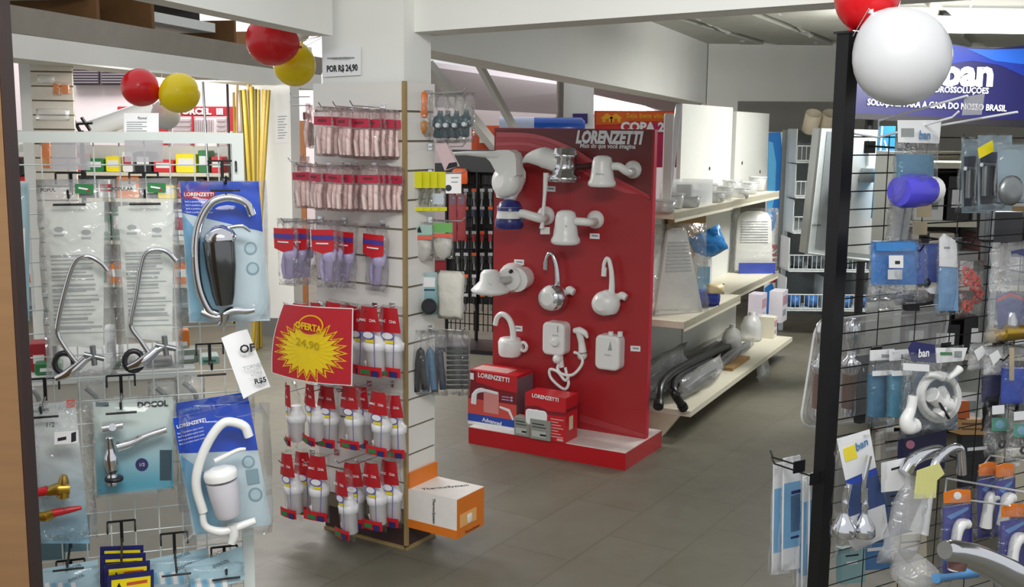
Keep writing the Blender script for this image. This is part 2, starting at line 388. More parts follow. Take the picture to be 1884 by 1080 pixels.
# white rear column with rusty drainpipe
q0, q1 = D(1037, 145, 11.0), D(1090, 300, 11.0)
struct(MB().box(q0.x, q1.x, 11, 11.3, 0, q0.z + .25).build('wall_rear_column', WHITE))
pq = D(1031, 145, 10.9); pp = MB().tube([pq, Vector((pq.x, pq.y, 0))], .035, 8).build('drain_pipe', mat('rusty_pipe', '6e675f', .7, var=.4, scale=20)); tag(pp, 'rust-streaked drainpipe down the white column behind the display', 'pipe')
# ceiling lamp: batten with two tubes, left of the banner
lz = zc - .02; lp = G(1748, 38, lz)
lt = thing('ceiling_lamp', 'glaring white twin-tube lamp on the right-hand ceiling', 'lamp', (lp.x, lp.y, lz))
MB().box(-.62, .62, -.1, .1, -.03, .02).build('housing', WHITE, lt)
for yy in (-.05, .05): MB().tube([(-.6, yy, -.055), (.6, yy, -.055)], .018, 8).build('tube', glow('lamp_tube', 'ffffff', 14), lt)
# wood panel at the very left
wm = mat('brown_wood', '80603f', .5, var=.22, scale=6)
nt = wm.node_tree; wv = nt.nodes.new('ShaderNodeTexNoise'); wv.inputs['Scale'].default_value = 3
mp = nt.nodes.new('ShaderNodeMapping'); mp.inputs['Scale'].default_value = (2, 2, 26); tc = nt.nodes.new('ShaderNodeTexCoord')
nt.links.new(tc.outputs['Object'], mp.inputs[0]); nzz = [x for x in nt.nodes if x.type == 'TEX_NOISE'][0]; nt.links.new(mp.outputs[0], nzz.inputs['Vector']); nzz.inputs['Scale'].default_value = 1.5
a = D(2, 30, 1.75); b = D(61, 1079, 1.75)
wl = thing('wooden_cupboard', 'brown wood-grain cupboard side edge beside the white grid rack', 'cupboard', (b.x, 1.75, 0))
MB().box(-.5, -.006, 0, .03, 0, 2.6).build('side', wm, wl); MB().box(-.004, .003, -.002, .032, 0, 2.6).build('edge_strip', mat('dark_edging', '2c1a16', .5), wl)
# ================================================================== items traced on a hanging plane
class It:
    def __init__(s, fr, px, py, off, name, label, cat, group=None):
        s.fr, s.off = fr, off; s.o = fr.hit(px, py, off)
        s.t = thing(name, label, cat, s.o, fr.yaw, group)
        s.mpp = abs(fr.loc(px + 50, py, off)[0] - fr.loc(px - 50, py, off)[0]) / 100
        s.mpv = abs(fr.loc(px, py + 50, off)[1] - fr.loc(px, py - 50, off)[1]) / 100
    def p(s, px, py, y=0.0):
        q = s.fr.hit(px, py, s.off - y) - s.o; return Vector((q.dot(s.fr.u), -q.dot(s.fr.n), q.z))
    def P2(s, pts, y=0.0): return [(v.x, v.z) for v in (s.p(a, b, y) for a, b in pts)]
    def prism(s, mb, pts, y0, y1, m=0):
        q = s.P2(pts, y0); a = sum(q[i][0] * q[(i + 1) % len(q)][1] - q[(i + 1) % len(q)][0] * q[i][1] for i in range(len(q)))
        return mb.prism(q if a > 0 else q[::-1], y0, y1, m)
    def card(s, pts, y=0.0, th=.0012, mats=(PAPER,), prints=(), name='card', parent=None):
        mb = MB(); s.prism(mb, pts, y, y + th, 0)
        for k, (q, m) in enumerate(prints): s.prism(mb, q, y - .0005 - .0002 * k, y, m)
        return mb.build(name, list(mats), parent or s.t)
    def tube(s, pts, rpx, y=-.02, m=CHROME, name='spout', n=10, smooth=True, parent=None):
        v = [s.p(*(q if len(q) == 3 else (q[0], q[1], y))) for q in pts]
        r = [x * s.mpp for x in rpx] if isinstance(rpx, (list, tuple)) else rpx * s.mpp
        if smooth:
            v2 = spl(v); 
            if isinstance(r, list): r = [r[min(len(r) - 1, i // 6)] * (1 - (i % 6) / 6) + r[min(len(r) - 1, i // 6 + 1)] * (i % 6) / 6 for i in range(len(v2))]
            v = v2
        return MB().tube(v, r, n).build(name, m, parent or s.t)
    def bag(s, x0, y0, x1, y1, t=.04, mat=CLR, seed=1, y=0.0, name='bag', **k):
        o = MB().pillow((x1 - x0) * s.mpp, (y1 - y0) * s.mpv, t, seed, **k).build(name, mat, s.t)
        o.location = s.p((x0 + x1) / 2, y0, y); return o
    def text(s, str_, px, py, hpx, m=INK, y=-.003, parent=None, **k):
        v = s.p(px, py, y); return text(str_, hpx * s.mpp, m, parent or s.t, v.x, v.y, v.z, **k)
    def lathe(s, prof, px, py, y, axis=(0, 0, 1), m=CHROME, name='body', n=16, parent=None, squash=1.0):
        return MB().lathe([(r * s.mpp, h * s.mpp) for r, h in prof], s.p(px, py, y), axis, n, squash=squash).build(name, m, parent or s.t)
def rect(x0, y0, x1, y1, sk=0.0): return [(x0, y0), (x1, y0 + sk), (x1, y1 + sk), (x0, y1)]
def circ(cx, cy, r, n=16, ry=None): return [(cx + r * math.cos(2 * math.pi * k / n), cy + (ry or r) * math.sin(2 * math.pi * k / n)) for k in range(n)]
def grad(name, ctop, cbot, ztop, zbot, rough=.4):
    if name in MATS: return MATS[name]
    m = mat(name, ctop, rough); nt = m.node_tree; b = nt.nodes['Principled BSDF']; tc = nt.nodes.new('ShaderNodeTexCoord'); sx = nt.nodes.new('ShaderNodeSeparateXYZ')
    mr = nt.nodes.new('ShaderNodeMapRange'); mr.inputs[1].default_value = ztop; mr.inputs[2].default_value = zbot
    mx = nt.nodes.new('ShaderNodeMix'); mx.data_type = 'RGBA'; mx.inputs[6].default_value = (*srgb(ctop), 1); mx.inputs[7].default_value = (*srgb(cbot), 1)
    nt.links.new(tc.outputs['Object'], sx.inputs[0]); nt.links.new(sx.outputs[2], mr.inputs[0]); nt.links.new(mr.outputs[0], mx.inputs[0]); nt.links.new(mx.outputs[2], b.inputs['Base Color']); return m

# ================================================================== white grid rack, left
L = Frame(D(445, 500, 2.5), 19.0)
WMET = mat('white_metal', 'd3dad6', .35, var=.03)
def rackpt(u, z, off=0): return (u, -off, z)
rk = thing('display_rack', 'white metal frame rack with wire grid full of bagged taps', 'rack', L.o.xy.to_3d(), L.yaw)
ux = lambda px, py: L.loc(px, py)[0]
zt = L.loc(230, 243)[1]; u0, u1 = ux(-20, 300), ux(435, 250)
MB().box(u1 - .012, u1 + .014, -.012, .012, 0, zt).build('post', WMET, rk)
MB().box(u0 - .012, u0 + .012, -.012, .012, 0, zt).build('post', WMET, rk)
MB().box(u0 + .012, u1 - .012, -.012, .012, zt - .024, zt).build('top_rail', WMET, rk)
MB().box(u0 - .03, u1 + .03, -.2, .2, 0, .03).build('foot', WMET, rk)
g = MB(); u = u0 + .05
while u < u1 - .02: g.tube([(u, 0, .06), (u, 0, zt - .02)], .0016, 4); u += .053
z = .08
while z < zt - .03: g.tube([(u0, .003, z), (u1, .003, z)], .0016, 4); z += .053
g.build('wire_grid', WMET, rk)

HN = 0
def hook_L(px, py, label, ln=.13, dbl=True, off=.004):
    it = It(L, px, py, off, 'rack_hook', label, 'hook', 'black hooks on the white grid rack')
    mb = MB(); mb.box(-.03, .03, -.004, 0, -.002, .002); mb.box(-.0035, .0035, -.006, 0, -.05, .0)
    for x in (-.03, .03): mb.tube([(x, -.003, .0), (x, -.012, -.003), (x, -.014, -.024)], .0025, 6)
    mb.build('bracket', BLK, it.t)
    MB().tube([(0, -.004, -.04), (0, -ln, -.046), (0, -ln - .012, -.03)], .0028, 6).build('arm', BLK, it.t)
    if dbl:
        MB().tube([(-.032, -ln * .8, -.062), (.032, -ln * .8, -.062)], .0025, 6).build('label_bar', BLK, it.t)
    return it
hook_L(130, 318, 'black hook above the bagged gooseneck tap nearest the wood panel')
hook_L(264, 318, 'black hook above the bagged gooseneck tap beside the blue pack')
hook_L(408, 296, 'black hook carrying the chrome filter tap pack under the top rail', .1)
hook_L(82, 696, 'black hook beneath the bagged tap nearest the wood panel')
hook_L(222, 690, 'black hook over the teal tap pack')
hook_L(385, 632, 'black hook carrying the tilted paper offer sign', .07)
hook_L(395, 742, 'black hook carrying the white filter tap pack', .05)
hook_L(128, 968, 'black hook below the bag with red and brass valves')
hook_L(130, 1030, 'lowest black hook beside the wood panel', .08)
hook_L(223, 958, 'empty black hook below the teal tap pack')
hook_L(320, 980, 'bare black hook above the light blue cards')
hook_L(412, 1005, 'bare black hook beside the white rack post', .06)
# grey price holders below the rail
hp = clear('grey_price_holder', haze=.55, gloss=.2, rough=.3, hcol=(.5, .5, .52), bump=.05)
for (x0, x1, y0, y1, lb) in ((95, 166, 262, 313, 'blank grey price holder nearest the wood panel under the top rail'), (229, 300, 258, 298, 'blank grey price holder second along under the white top rail')):
    it = It(L, (x0 + x1) / 2, y0, .05, 'price_holder', lb, 'price holder', 'blank price holders under the top rail')
    it.card(rect(x0, y0, x1, y1), 0, .002, [hp], name='plate'); MB().tube([it.p((x0 + x1) / 2, y0 + 3, .002), it.p((x0 + x1) / 2, y0 + 3, .055)], .002, 6).build('wire', BLK, it.t)
# wordless sheet taped above the rail
it = It(L, 258, 206, -.02, 'paper_notice', 'white printed notice standing up behind the top rail by the balloons', 'notice')
mb = MB(); it.prism(mb, rect(228, 208, 292, 246), 0, .001)
for k in range(5): it.prism(mb, rect(233, 224 + k * 4, 270 - (k % 2) * 8, 225.5 + k * 4), -.0006, 0, 1)
mb.build('sheet', [PAPER, INKG], it.t); it.text('Rawal', 262, 217, 7, INK, -.002)

def leaflet(it, pts, y, seed):
    (x0, y0), (x1, _), _, (x2, y1) = pts; rnd = random.Random(seed); mb = MB(); it.prism(mb, pts, y, y + .001)
    yy = y0 + (y1 - y0) * .35
    while yy < y1 - 15:
        f = (yy - y0) / (y1 - y0); xa = x0 + (x2 - x0) * f + 8
        it.prism(mb, rect(xa, yy, xa + (x1 - x0) * rnd.uniform(.55, .8), yy + rnd.choice((2.2, 2.2, 4.5)), -2), y - .0007, y, 1); yy += rnd.uniform(5, 9)
    for cx, cy in ((x0 + (x1 - x0) * .25, y0 + (y1 - y0) * .16), (x0 + (x1 - x0) * .7, y0 + (y1 - y0) * .18)):
        it.prism(mb, circ(cx, cy, 9, 12, 5), y - .0007, y, 1); it.prism(mb, rect(cx - 9, cy + 9, cx + 9, cy + 13), y - .0007, y, 1)
    mb.build('leaflet', [GPAPER, INKG], it.t)
def goose(px, lb, x0, x1, ys, pts, lever, ring, tagx, seed, head):
    it = It(L, (x0 + x1) / 2, ys[0], .09, 'tap_bag', lb, 'bagged tap')
    it.bag(x0, ys[0], x1, ys[1], .05, CLRH, seed, nx=8, nz=14)
    leaflet(it, [(x0 + 14, ys[0] + 52), (x1 - 8, ys[0] + 40), (x1 - 10, ys[1] - 60), (x0 + 28, ys[1] - 70)], .0, seed)
    it.tube(pts, 4.6, -.03)
    b = pts[-1]
    it.tube([(lever[0], lever[1], -.03), ((lever[0] + b[0]) / 2 + 6, (lever[1] + b[1]) / 2 - 2, -.035), (b[0] + 12, b[1] - 14, -.03)], [6, 11, 8], m=CHROME, name='body', n=12)
    it.tube([(b[0] + 8, b[1] - 10, -.03), (b[0] + 26, b[1] - 20, -.03)], [7, 5], m=CHROME, name='stem', smooth=False)
    MB().tube([it.p(b[0] + 24, b[1] - 38, -.03), it.p(b[0] + 28, b[1] - 2, -.03)], .006, 8).tube([it.p(b[0] + 8, b[1] - 22, -.03), it.p(b[0] + 46, b[1] - 14, -.03)], .006, 8).build('cross_handle', STEEL, it.t)
    q = it.p(ring[0], ring[1], -.025); MB().tube([(q.x + .019 * math.cos(a), q.y, q.z + .022 * math.sin(a)) for a in [2 * math.pi * k / 16 for k in range(17)]], .006, 8).build('gasket', BLKP, it.t)
    mb = MB(); it.prism(mb, rect(tagx, ys[0] + 8, tagx + 34, ys[0] + 26, 1), -.012, -.011); it.prism(mb, rect(tagx + 6, ys[0] + 14, tagx + 24, ys[0] + 17, 3), -.0126, -.012, 1); it.prism(mb, circ(tagx + 24, ys[0] + 21, 2.5, 8), -.0126, -.012, 2); mb.build('tag', [GREEN, WINK, RED], it.t)
    it.text(head, x0 + 22, ys[0] + 20, 9, INK, -.014, bold=.02)
    return it
goose(130, 'clear bag with grey leaflet and chrome gooseneck tap beside the wood panel', 66, 200, (330, 703), [(198, 498), (186, 484), (163, 472), (142, 478), (130, 500), (117, 545), (107, 590), (106, 614), (120, 640), (146, 674)], (103, 697), (118, 668), 138, 11, 'POPUL')
goose(265, 'clear bag with grey leaflet and chrome gooseneck tap beside the blue pack', 203, 327, (328, 690), [(324, 480), (308, 464), (288, 459), (268, 466), (259, 490), (250, 545), (241, 590), (243, 606), (258, 626), (278, 656)], (236, 676), (246, 664), 271, 12, 'POPULAR')
# pack cut by the wood panel
it = It(L, 38, 336, .06, 'blister_pack', 'pale blue blister pack half hidden by the wood panel', 'blister pack')
it.card(rect(0, 336, 54, 590), .012, .0015, [grad('pale_blue_card', 'a8c6cf', '8fb3bd', 0, -.3), WHITE], [(rect(6, 420, 46, 560), 1)])
it.bag(0, 338, 52, 586, .05, CLR2, 3, wr=.03, name='blister'); it.lathe([(6, 0), (9, 4), (10, 40), (8, 55), (3, 58)], 44, 590, -.015, m=LBLUE, name='cap')

# ---- filter tap packs
def marks(it, l, y, m=2):
    out = []
    for cx, cy, r in l: out.append((circ(cx, cy, r, 18), m)); out.append((circ(cx, cy, r * .72, 18), 3))
    return out
DTEAL = mat('card_blue_grey', 'b9cbd2', .4); MTEAL = mat('teal_mark', '7f9aa3', .5)
def filter_pack(lb, cor, bluey, off, mt, bag, spout, body, lever, base, marksl, brandpos, rot, rsp, seed, red=False):
    it = It(L, (cor[0][0] + cor[1][0]) / 2, cor[0][1], off, 'filter_tap_pack', lb, 'filter tap pack')
    (x0, y0), (x1, y1), (x2, y2), (x3, y3) = cor
    f0, f1 = bluey
    bl = [cor[0], cor[1], (x1 + (x2 - x1) * f1, y1 + (y2 - y1) * f1), (x0 + (x3 - x0) * f0, y0 + (y3 - y0) * f0)]
    gr = [(x0 + (x3 - x0) * f0, y0 + (y3 - y0) * f0), (x0 + (x1 - x0) * .45 + (x3 - x0) * .5, y0 + (y3 - y0) * .55), (x3 + (x2 - x3) * .35, y3 - 4), (x3 + 4, y3 - 4)]
    pr = [(bl, 1), (gr, 4)] + marks(it, marksl, 0)
    if red: pr.append((rect(brandpos[0] - 29, brandpos[1] - 7, brandpos[0] + 29, brandpos[1] + 7, 1), 5))
    it.card(cor, .012, .0015, [DTEAL, BLUE, MTEAL, mat('mark_fill', 'a9c0c8', .5), grad('card_grad', '6fa3c4', '9fd0e4', -.1, -.38), RED], pr)
    it.text('LORENZETTI', *brandpos, 9.5, WINK, .008, rot=rot, bold=.03)
    for k in range(4): it.text('facil e pratico para voce', brandpos[0] - 2 + k * 1.2, brandpos[1] + 13 + k * 6.5, 5, WINK, .008, rot=rot)
    bx = it.bag(*bag, .075, CLR2, seed, wr=.02, name='blister', nx=8, nz=8)
    it.tube(spout, rsp, -.03, mt, 'spout', 12)
    return it
it = filter_pack('blue topped filter tap pack with chrome gooseneck beside the two bagged taps', [(331, 334), (476, 334), (497, 590), (348, 594)], (.22, .36), .075, CHROME, (328, 332, 492, 596),
    [(464, 396, -.03), (455, 376), (436, 366), (412, 364), (388, 374), (370, 402), (361, 440), (361, 490), (368, 535), (384, 570), (400, 578)], 0, 0, 0, [(461, 457, 12), (465, 494, 12)], (366, 358), R(1), 8, 21, True)
def filt_body(it, cx, yt, yb, w, m, dark, k):
    """bowl shaped filter body with cap and lever"""
    h = yb - yt
    it.lathe([(w * .55, 0), (w * .72, h * .12), (w * .95, h * .45), (w, h * .74), (w * .97, h * .76)], cx + 2, yb, -.034, (-.06, 0, 1), dark, 'filter_bowl', 20)
    it.lathe([(w * 1.02, 0), (w * 1.05, 6), (w * .8, 18), (w * .4, 26), (w * .25, 28)], cx - 5, yt + h * .27, -.034, (-.06, 0, 1), m, 'filter_cap', 20)
filt_body(it, 411, 398, 560, 30, CHROME, mat('smoked_chrome', '6d6f70', .15, .95), 0)
it.lathe([(4, 0), (6, 4), (7, 14), (4, 18)], 396, 437, -.034, (0, 0, 1), CHROME, 'valve_neck')
it.tube([(394, 424), (418, 419), (445, 416), (461, 426)], [3.5, 3.5, 4.5, 2], -.034, CHROME, 'lever')
it.tube([(370, 574), (400, 584), (426, 572), (452, 572), (468, 570)], [6, 8, 9, 7, 5], -.03, CHROME, 'base_valve')
it.tube([(412, 576), (410, 592), (404, 600)], [12, 8, 6], -.03, CHROME, 'inlet')
# second pack, white, tilted; one more card right behind it
it = It(L, 395, 724, .062, 'filter_tap_pack', 'blue topped filter pack mostly hidden behind the white gooseneck pack', 'filter tap pack')
it.card([(322, 742), (455, 721), (486, 930), (350, 960)], .014, .0015, [DTEAL, BLUE], [([(322, 742), (455, 721), (464, 784), (330, 808)], 1), ], 'card'); it.text('LORENZETTI', 355, 752, 8, LBLUE, .011, rot=R(-9)); it.bag(322, 730, 468, 940, .02, CLR2, 5, wr=.02, name='blister', y=.004)
it = filter_pack('blue topped filter tap pack with white plastic gooseneck above the bare hooks', [(318, 770), (458, 737), (500, 965), (356, 985)], (.3, .4), .1, PLW, (330, 745, 498, 995),
    [(458, 803, -.03), (450, 785), (430, 777), (412, 778), (394, 796), (376, 828), (363, 866), (362, 900), (374, 942)], 0, 0, 0, [(457, 850, 12), (470, 910, 13)], (352, 779), R(-11), 9, 22)
it.lathe([(20, 0), (24, 8), (29, 55), (30, 72)], 420, 950, -.036, (-.14, 0, 1), mat('off_white_plastic', 'cfcdd4', .35), 'filter_bowl', 18)
it.lathe([(31, 0), (32, 10), (29, 17), (15, 22)], 407, 880, -.036, (-.14, 0, 1), PLW, 'filter_cap', 18)
it.tube([(395, 848), (412, 840), (438, 828), (452, 826)], [5, 5, 4, 3], -.03, PLW, 'lever')
it.tube([(372, 940), (378, 968), (405, 978), (430, 972), (470, 958)], [6, 7, 9, 9, 7], -.03, PLW, 'base_valve')
it.tube([(428, 965), (430, 985), (426, 1000)], [11, 10, 8], -.03, PLW, 'inlet')
it.card([(452, 865), (474, 862), (478, 888), (456, 892)], .009, .001, [MTEAL], name='print_block')
# offer paper
it = It(L, 440, 610, .13, 'offer_sign', 'tilted white paper offer sign below the chrome filter tap pack', 'sign')
c = [(407, 622), (455, 606), (498, 712), (448, 734)]
q = [it.p(*a) for a in c]
MB().sheet(lambda a, b: q[0].lerp(q[1], a).lerp(q[3].lerp(q[2], a), b) + Vector((0, .012 * math.sin(a * 3), 0)), 8, 8, .0006).build('sheet', PAPER, it.t)
it.text('OF', 441, 644, 22, INK, -.003, bold=.03, rot=R(-6), al='LEFT')
it.text('TORNEI', 447, 679, 10, INKG, -.003, rot=R(-12), al='LEFT'); it.text('LORE', 462, 690, 9, INKG, -.003, rot=R(-14), al='LEFT'); it.text('R$5', 468, 703, 14, INK, -.003, bold=.03, rot=R(-10), al='LEFT')
# teal tap pack
it = It(L, 245, 732, .085, 'tap_pack', 'teal and white card pack with chrome wall tap', 'tap pack')
c = [(171, 740), (319, 730), (319, 897), (179, 911)]
it.card(c, .01, .0015, [grad('teal_card', 'c3d0cb', '58a5bd', -.06, -.2), mat('dark_teal', '2f4a55', .5), NAVY], [([(294, 828), (316, 828), (316, 884), (294, 884)], 1), (circ(261, 855, 12), 2), (rect(176, 740, 200, 748), 1)])
it.text('DOCOL', 281, 744, 16, INK, .008, bold=.05); it.text('1/2', 261, 855, 9, WINK, .007)
it.bag(168, 728, 324, 912, .07, CLR2, 31, wr=.03, name='blister')
it.lathe([(10, 0), (10, 18), (8, 20), (8, 26), (13, 28), (14, 58), (9, 66), (6, 92), (10, 94), (4, 98)], 208, 892, -.02, (-.03, 0, 1), CHROME, 'body', 14)
it.lathe([(17, 0), (18, 4), (17, 7), (8, 8)], 210, 884, -.02, (0, 0, 1), BLKP, 'flange', 14)
it.tube([(216, 822), (240, 815), (270, 802), (306, 790)], [11, 10, 8, 7], -.02, CHROME, 'spout')
MB().tube([it.p(188, 788, -.02), it.p(226, 782, -.02)], .0085, 8).tube([it.p(207, 786, -.038), it.p(207, 784, 0)], .0085, 8).build('cross_handle', CHROME, it.t)
# brass valve bag
it = It(L, 110, 740, .1, 'valve_bag', 'clear bag of red-handled brass valves beside the wood panel', 'bagged valves')
it.card([(52, 750), (138, 735), (165, 1000), (66, 1000)], .014, .001, [grad('pale_card', 'ccd4d4', '86b2c8', -.1, -.3), ORA, mat('signal_red', 'd8432c', .5)], [(rect(122, 737, 138, 751, -2), 2)])
it.bag(52, 740, 168, 1000, .06, CLR, 41, nx=8, nz=12)
it.text('nobom', 74, 755, 11, INK, -.01, rot=R(-4))
mb = MB(); it.prism(mb, rect(100, 795, 144, 818, -3), -.034, -.0335); it.prism(mb, rect(106, 806, 122, 812, -3), -.0343, -.034, 1); it.prism(mb, rect(131, 797, 140, 814, -3), -.0343, -.034, 1); mb.build('price_label', [PAPER, INK], it.t); it.text('1/2', 92, 782, 14, INK, -.036)
it.tube([(86, 905, -.02), (106, 900, -.022), (128, 898, -.02)], [9, 13, 12], m=BRASS, name='valve', n=10); it.tube([(116, 915, -.02), (117, 885, -.02), (118, 874, -.02)], [12, 10, 6], m=BRASS, name='stem', n=10)
it.tube([(54, 908, -.02), (70, 906, -.02), (88, 902, -.02)], [7, 9, 10], m=RED, name='handle', n=8)
it.tube([(98, 944, -.024), (128, 938, -.024), (150, 934, -.024)], [9, 7, 4], m=RED, name='handle', n=8); it.tube([(66, 950, -.02), (84, 950, -.02), (100, 944, -.022)], [8, 11, 9], m=BRASS, name='valve', n=10)
# yellow and navy cards on one hook
for k, (x, y, wd_, r) in enumerate(((184, 1006, 80, -3), (186, 1022, 82, -5), (192, 1040, 84, -9), (197, 1060, 86, -12))):
    it = It(L, x + wd_ / 2, y, .03 + k * .022, 'warning_card', 'navy card with yellow label, %s from the front of its hook' % NTH[3 - k], 'card pack', 'yellow labelled cards on the lowest hook')
    it.card(rect(x, y, x + wd_, y + 120, r), 0, .0015, [NAVY, YEL, mat('brick_red', 'c4572b', .5), INK], [(rect(x + 8, y + 8, x + wd_ - 6, y + (13 if k < 2 else 36), r * .7), 1)] + ([(rect(x + 36, y + 12, x + wd_ - 12, y + 18, r * .5), 2), ([(x + 16, y + 24), (x + 22, y + 12), (x + 28, y + 24)], 3)] if k > 1 else []))
    it.bag(x, y - 2, x + wd_, y + 110, .016, CLR2, 50 + k, wr=.05, y=.004, name='wrap')
# light blue cards leaning at the foot of the grid
for k, (c, lb) in enumerate((([(272, 1030), (380, 1008), (405, 1090), (290, 1100)], 'light blue card pack next to the yellow labelled cards'), ([(340, 1042), (446, 1004), (450, 1066), (360, 1096)], 'light blue card pack at the foot of the rack post'), ([(62, 1050), (180, 1030), (184, 1090), (66, 1090)], 'light blue card pack below the lowest hook by the wood panel'))):
    it = It(L, c[0][0] + 40, c[0][1], .03 + .015 * k, 'tap_pack', lb, 'tap pack')
    it.card(c, 0, .0015, [mat('ice_card', 'a9c9d6', .4), LBLUE, PAPER], [([(c[0][0] + 12 * j + 8, c[0][1] + 24), (c[0][0] + 12 * j + 16, c[0][1] + 22), (c[0][0] + 12 * j + 20, c[0][1] + 44), (c[0][0] + 12 * j + 12, c[0][1] + 46)], 1 + j % 2) for j in range(6)])
    for j in range(2): it.text('DOCOL', c[1][0] - 45 + 6 * j, c[1][1] + 14 + j * 19, 9, INK, -.003, rot=R(-18))
    it.bag(c[0][0], c[0][1] - 4, c[2][0], c[2][1], .03, CLR2, 60 + k, y=-.004, name='blister')
# cream cabinet behind the grid, and things hanging on its back
cab = thing('low_cabinet', 'cream low cabinet behind the lower half of the white grid', 'cabinet', L.at(ux(250, 900), 0, -.22).xy.to_3d(), L.yaw)
CREAM = mat('cream_board', 'cfc8bc', .6); hz = L.loc(300, 694, -.22)[1]
MB().box(-.42, .14, 0, .35, 0, hz).build('body', CREAM, cab); MB().box(-.43, .15, -.01, .36, hz, hz + .02).build('top', WHITE, cab)
for k, (x0, x1, lb) in enumerate(((62, 120, 'dull teal pack behind the grid by the wood panel'), (118, 165, 'pale teal pack behind the grid over the cream cabinet'))):
    it = It(L, (x0 + x1) / 2, 950, -.05, 'card_pack', lb, 'card pack'); it.card(rect(x0, 950, x1, 1032 - 16 * k, -3), 0, .01, [mat('dull_teal', '6d8e98', .5), LBLUE], [(rect(x0 + 5, 960, x1 - 5, 985), 1)])

# goods heaped on the cabinet behind the grid
MAGZ = mat('magazine_red', 'a3262f', .45); GRB = mat('grey_green_bag', '7f8a7c', .5, var=.25, scale=20); HOLE = mat('pack_dark', '2b2c2a', .5)
for k, (x0, x1, y0, off, m, m2, lb) in enumerate(((58, 92, 628, -.3, MAGZ, PAPER, 'dark red box on the cabinet behind the grid, nearest the wood panel'), (94, 112, 606, -.34, PAPER, HOLE, 'narrow white box between the dark red box and green pack behind the grid'), (66, 116, 664, -.26, GREEN, PAPER, 'flat green pack lying on the cabinet by the wood panel'), (196, 216, 600, -.36, PAPER, INKG, 'white carton glimpsed between the two bagged gooseneck taps'), (204, 250, 662, -.28, GRB, GREEN, 'grey green pack on the cabinet between the bagged taps'), (322, 366, 640, -.3, GRB, PAPER, 'mottled grey pack on the cabinet left of the paper offer sign'), (330, 350, 604, -.36, ORA, PAPER, 'small orange carton on the cabinet under the chrome filter pack'), (366, 404, 660, -.27, mat('pale_teal_pack', '93b0a8', .45), GREEN, 'pale teal pack with green mark beside the offer sign'), (268, 318, 668, -.27, HOLE, GRB, 'dark pack on the cabinet below the second bagged tap'))):
    u_a, u_b = L.loc(x0, 690, off)[0], L.loc(x1, 690, off)[0]; z_ = L.loc((x0 + x1) / 2, y0, off)[1]
    t = thing('boxed_goods', lb, 'box', L.at((u_a + u_b) / 2, hz + .021, off), L.yaw, 'goods on the cabinet behind the grid'); w_ = u_b - u_a; h_ = max(.02, z_ - hz - .021)
    MB().rbox(-w_ / 2, w_ / 2, -.03, .03, 0, h_, .006).box(-w_ * .3, w_ * .3, -.031, -.03, h_ * .3, h_ * .6, 1).build('body', [m, m2], t)
for k, (x, y, lb) in enumerate(((60, 694, 'wire loop and bagged grey part hanging low by the wood panel'), (170, 700, 'grey bagged part hanging behind the grid between the columns'), (300, 700, 'grey bagged part hanging behind the grid above the blue filter packs'), (350, 690, 'pale bagged part hanging behind the grid by the offer sign'))):
    it = It(L, x, y, -.06, 'bagged_part', lb, 'bagged part', 'bagged parts on the rear of the grid'); it.bag(x - 28, y, x + 26, y + 52, .04, CLRH, 150 + k); it.tube([(x - 12, y + 14), (x + 6, y + 30), (x + 12, y + 44)], 5, 0, STEEL, 'part')
# ================================================================== slatwall pillar
TAN = mat('tan_edging', '9a8256', .55); SLATW = mat('slat_white', 'dcdad4', .4, var=.02); GROOVE = mat('slat_groove', '7d7260', .7)
PLIN = mat('dark_plinth', '3c2824', .6)
zt = SL.loc(745, 151)[1]; wl_ = -SL.loc(580, 400)[0]; wr_ = SR.loc(800, 500)[0]
sw = thing('slatwall_display', 'white slatwall panels boxed round the pillar with tan edge strip', 'display', Cn, SL.yaw)
def slats(name, x0, x1, y0, y1, z0=.16, p=.107, axis=0):
    mb = MB()
    def bx(a0, a1, b0, b1, c0, c1, m):
        if axis == 0: mb.box(a0, a1, b0, b1, c0, c1, m)
        else: mb.box(b0, b1, a0, a1, c0, c1, m)
    b2, b3 = (y0, y1) if axis == 0 else (y0, y1)
    z = zt
    if axis == 0: bx(x0, x1, y0 + .006, y1, z0 - .06, zt, 1)
    else: bx(x0, x1, y0, y1 - .006, z0 - .06, zt, 1)
    while z > z0:
        a = max(z0 - .06, z - p + .008)
        bx(x0, x1, y0, y1, a, z, 0); z -= p
    return mb.build(name, [SLATW, GROOVE], sw)
slats('front_panel', -wl_, -.004, 0, .018)
slats('side_panel', .004, wr_, -.018, 0, axis=1)
slats('side_panel', .02, .2, -wl_ - .0, -wl_ + .018, axis=1)
MB().box(-.008, .006, -.006, .008, .02, zt + .004).build('corner_strip', TAN, sw)
MB().box(-wl_ + .02, -.006, .008, .02, 0, .098).box(-.02, -.006, .006, wr_ - .02, 0, .098).box(-wl_ + .02, -.004, 0, .012, 0, .012, 1).box(-.012, .002, 0, wr_, 0, .012, 1).build('plinth', [PLIN, TAN], sw)
# price notice on the pillar
it = It(SL, 629, 86, -.028, 'price_notice', 'white paper price notice stuck on the pillar above the slatwall', 'notice')
it.card(rect(594, 90, 664, 142, -4), 0, .001, [PAPER, INKG], [(rect(602, 106, 652, 109, -1), 1)]); it.text('POR R$ 24,90', 629, 126, 12.5, INK, -.002, bold=.03, rot=R(-1), sx=.78)
it.text('MANGUEIRA', 627, 108, 6, INKG, -.002)

def hook_S(fr, px, py, label, group, ln=.16, m=CHROME):
    it = It(fr, px, py, .001, 'slatwall_hook', label, 'hook', group)
    MB().box(-.012, .012, -.003, 0, -.012, .012).build('plate', m, it.t)
    MB().tube([(0, -.002, 0), (0, -ln, .004), (0, -ln - .015, .02)], .0025, 6).build('arm', m, it.t); return it
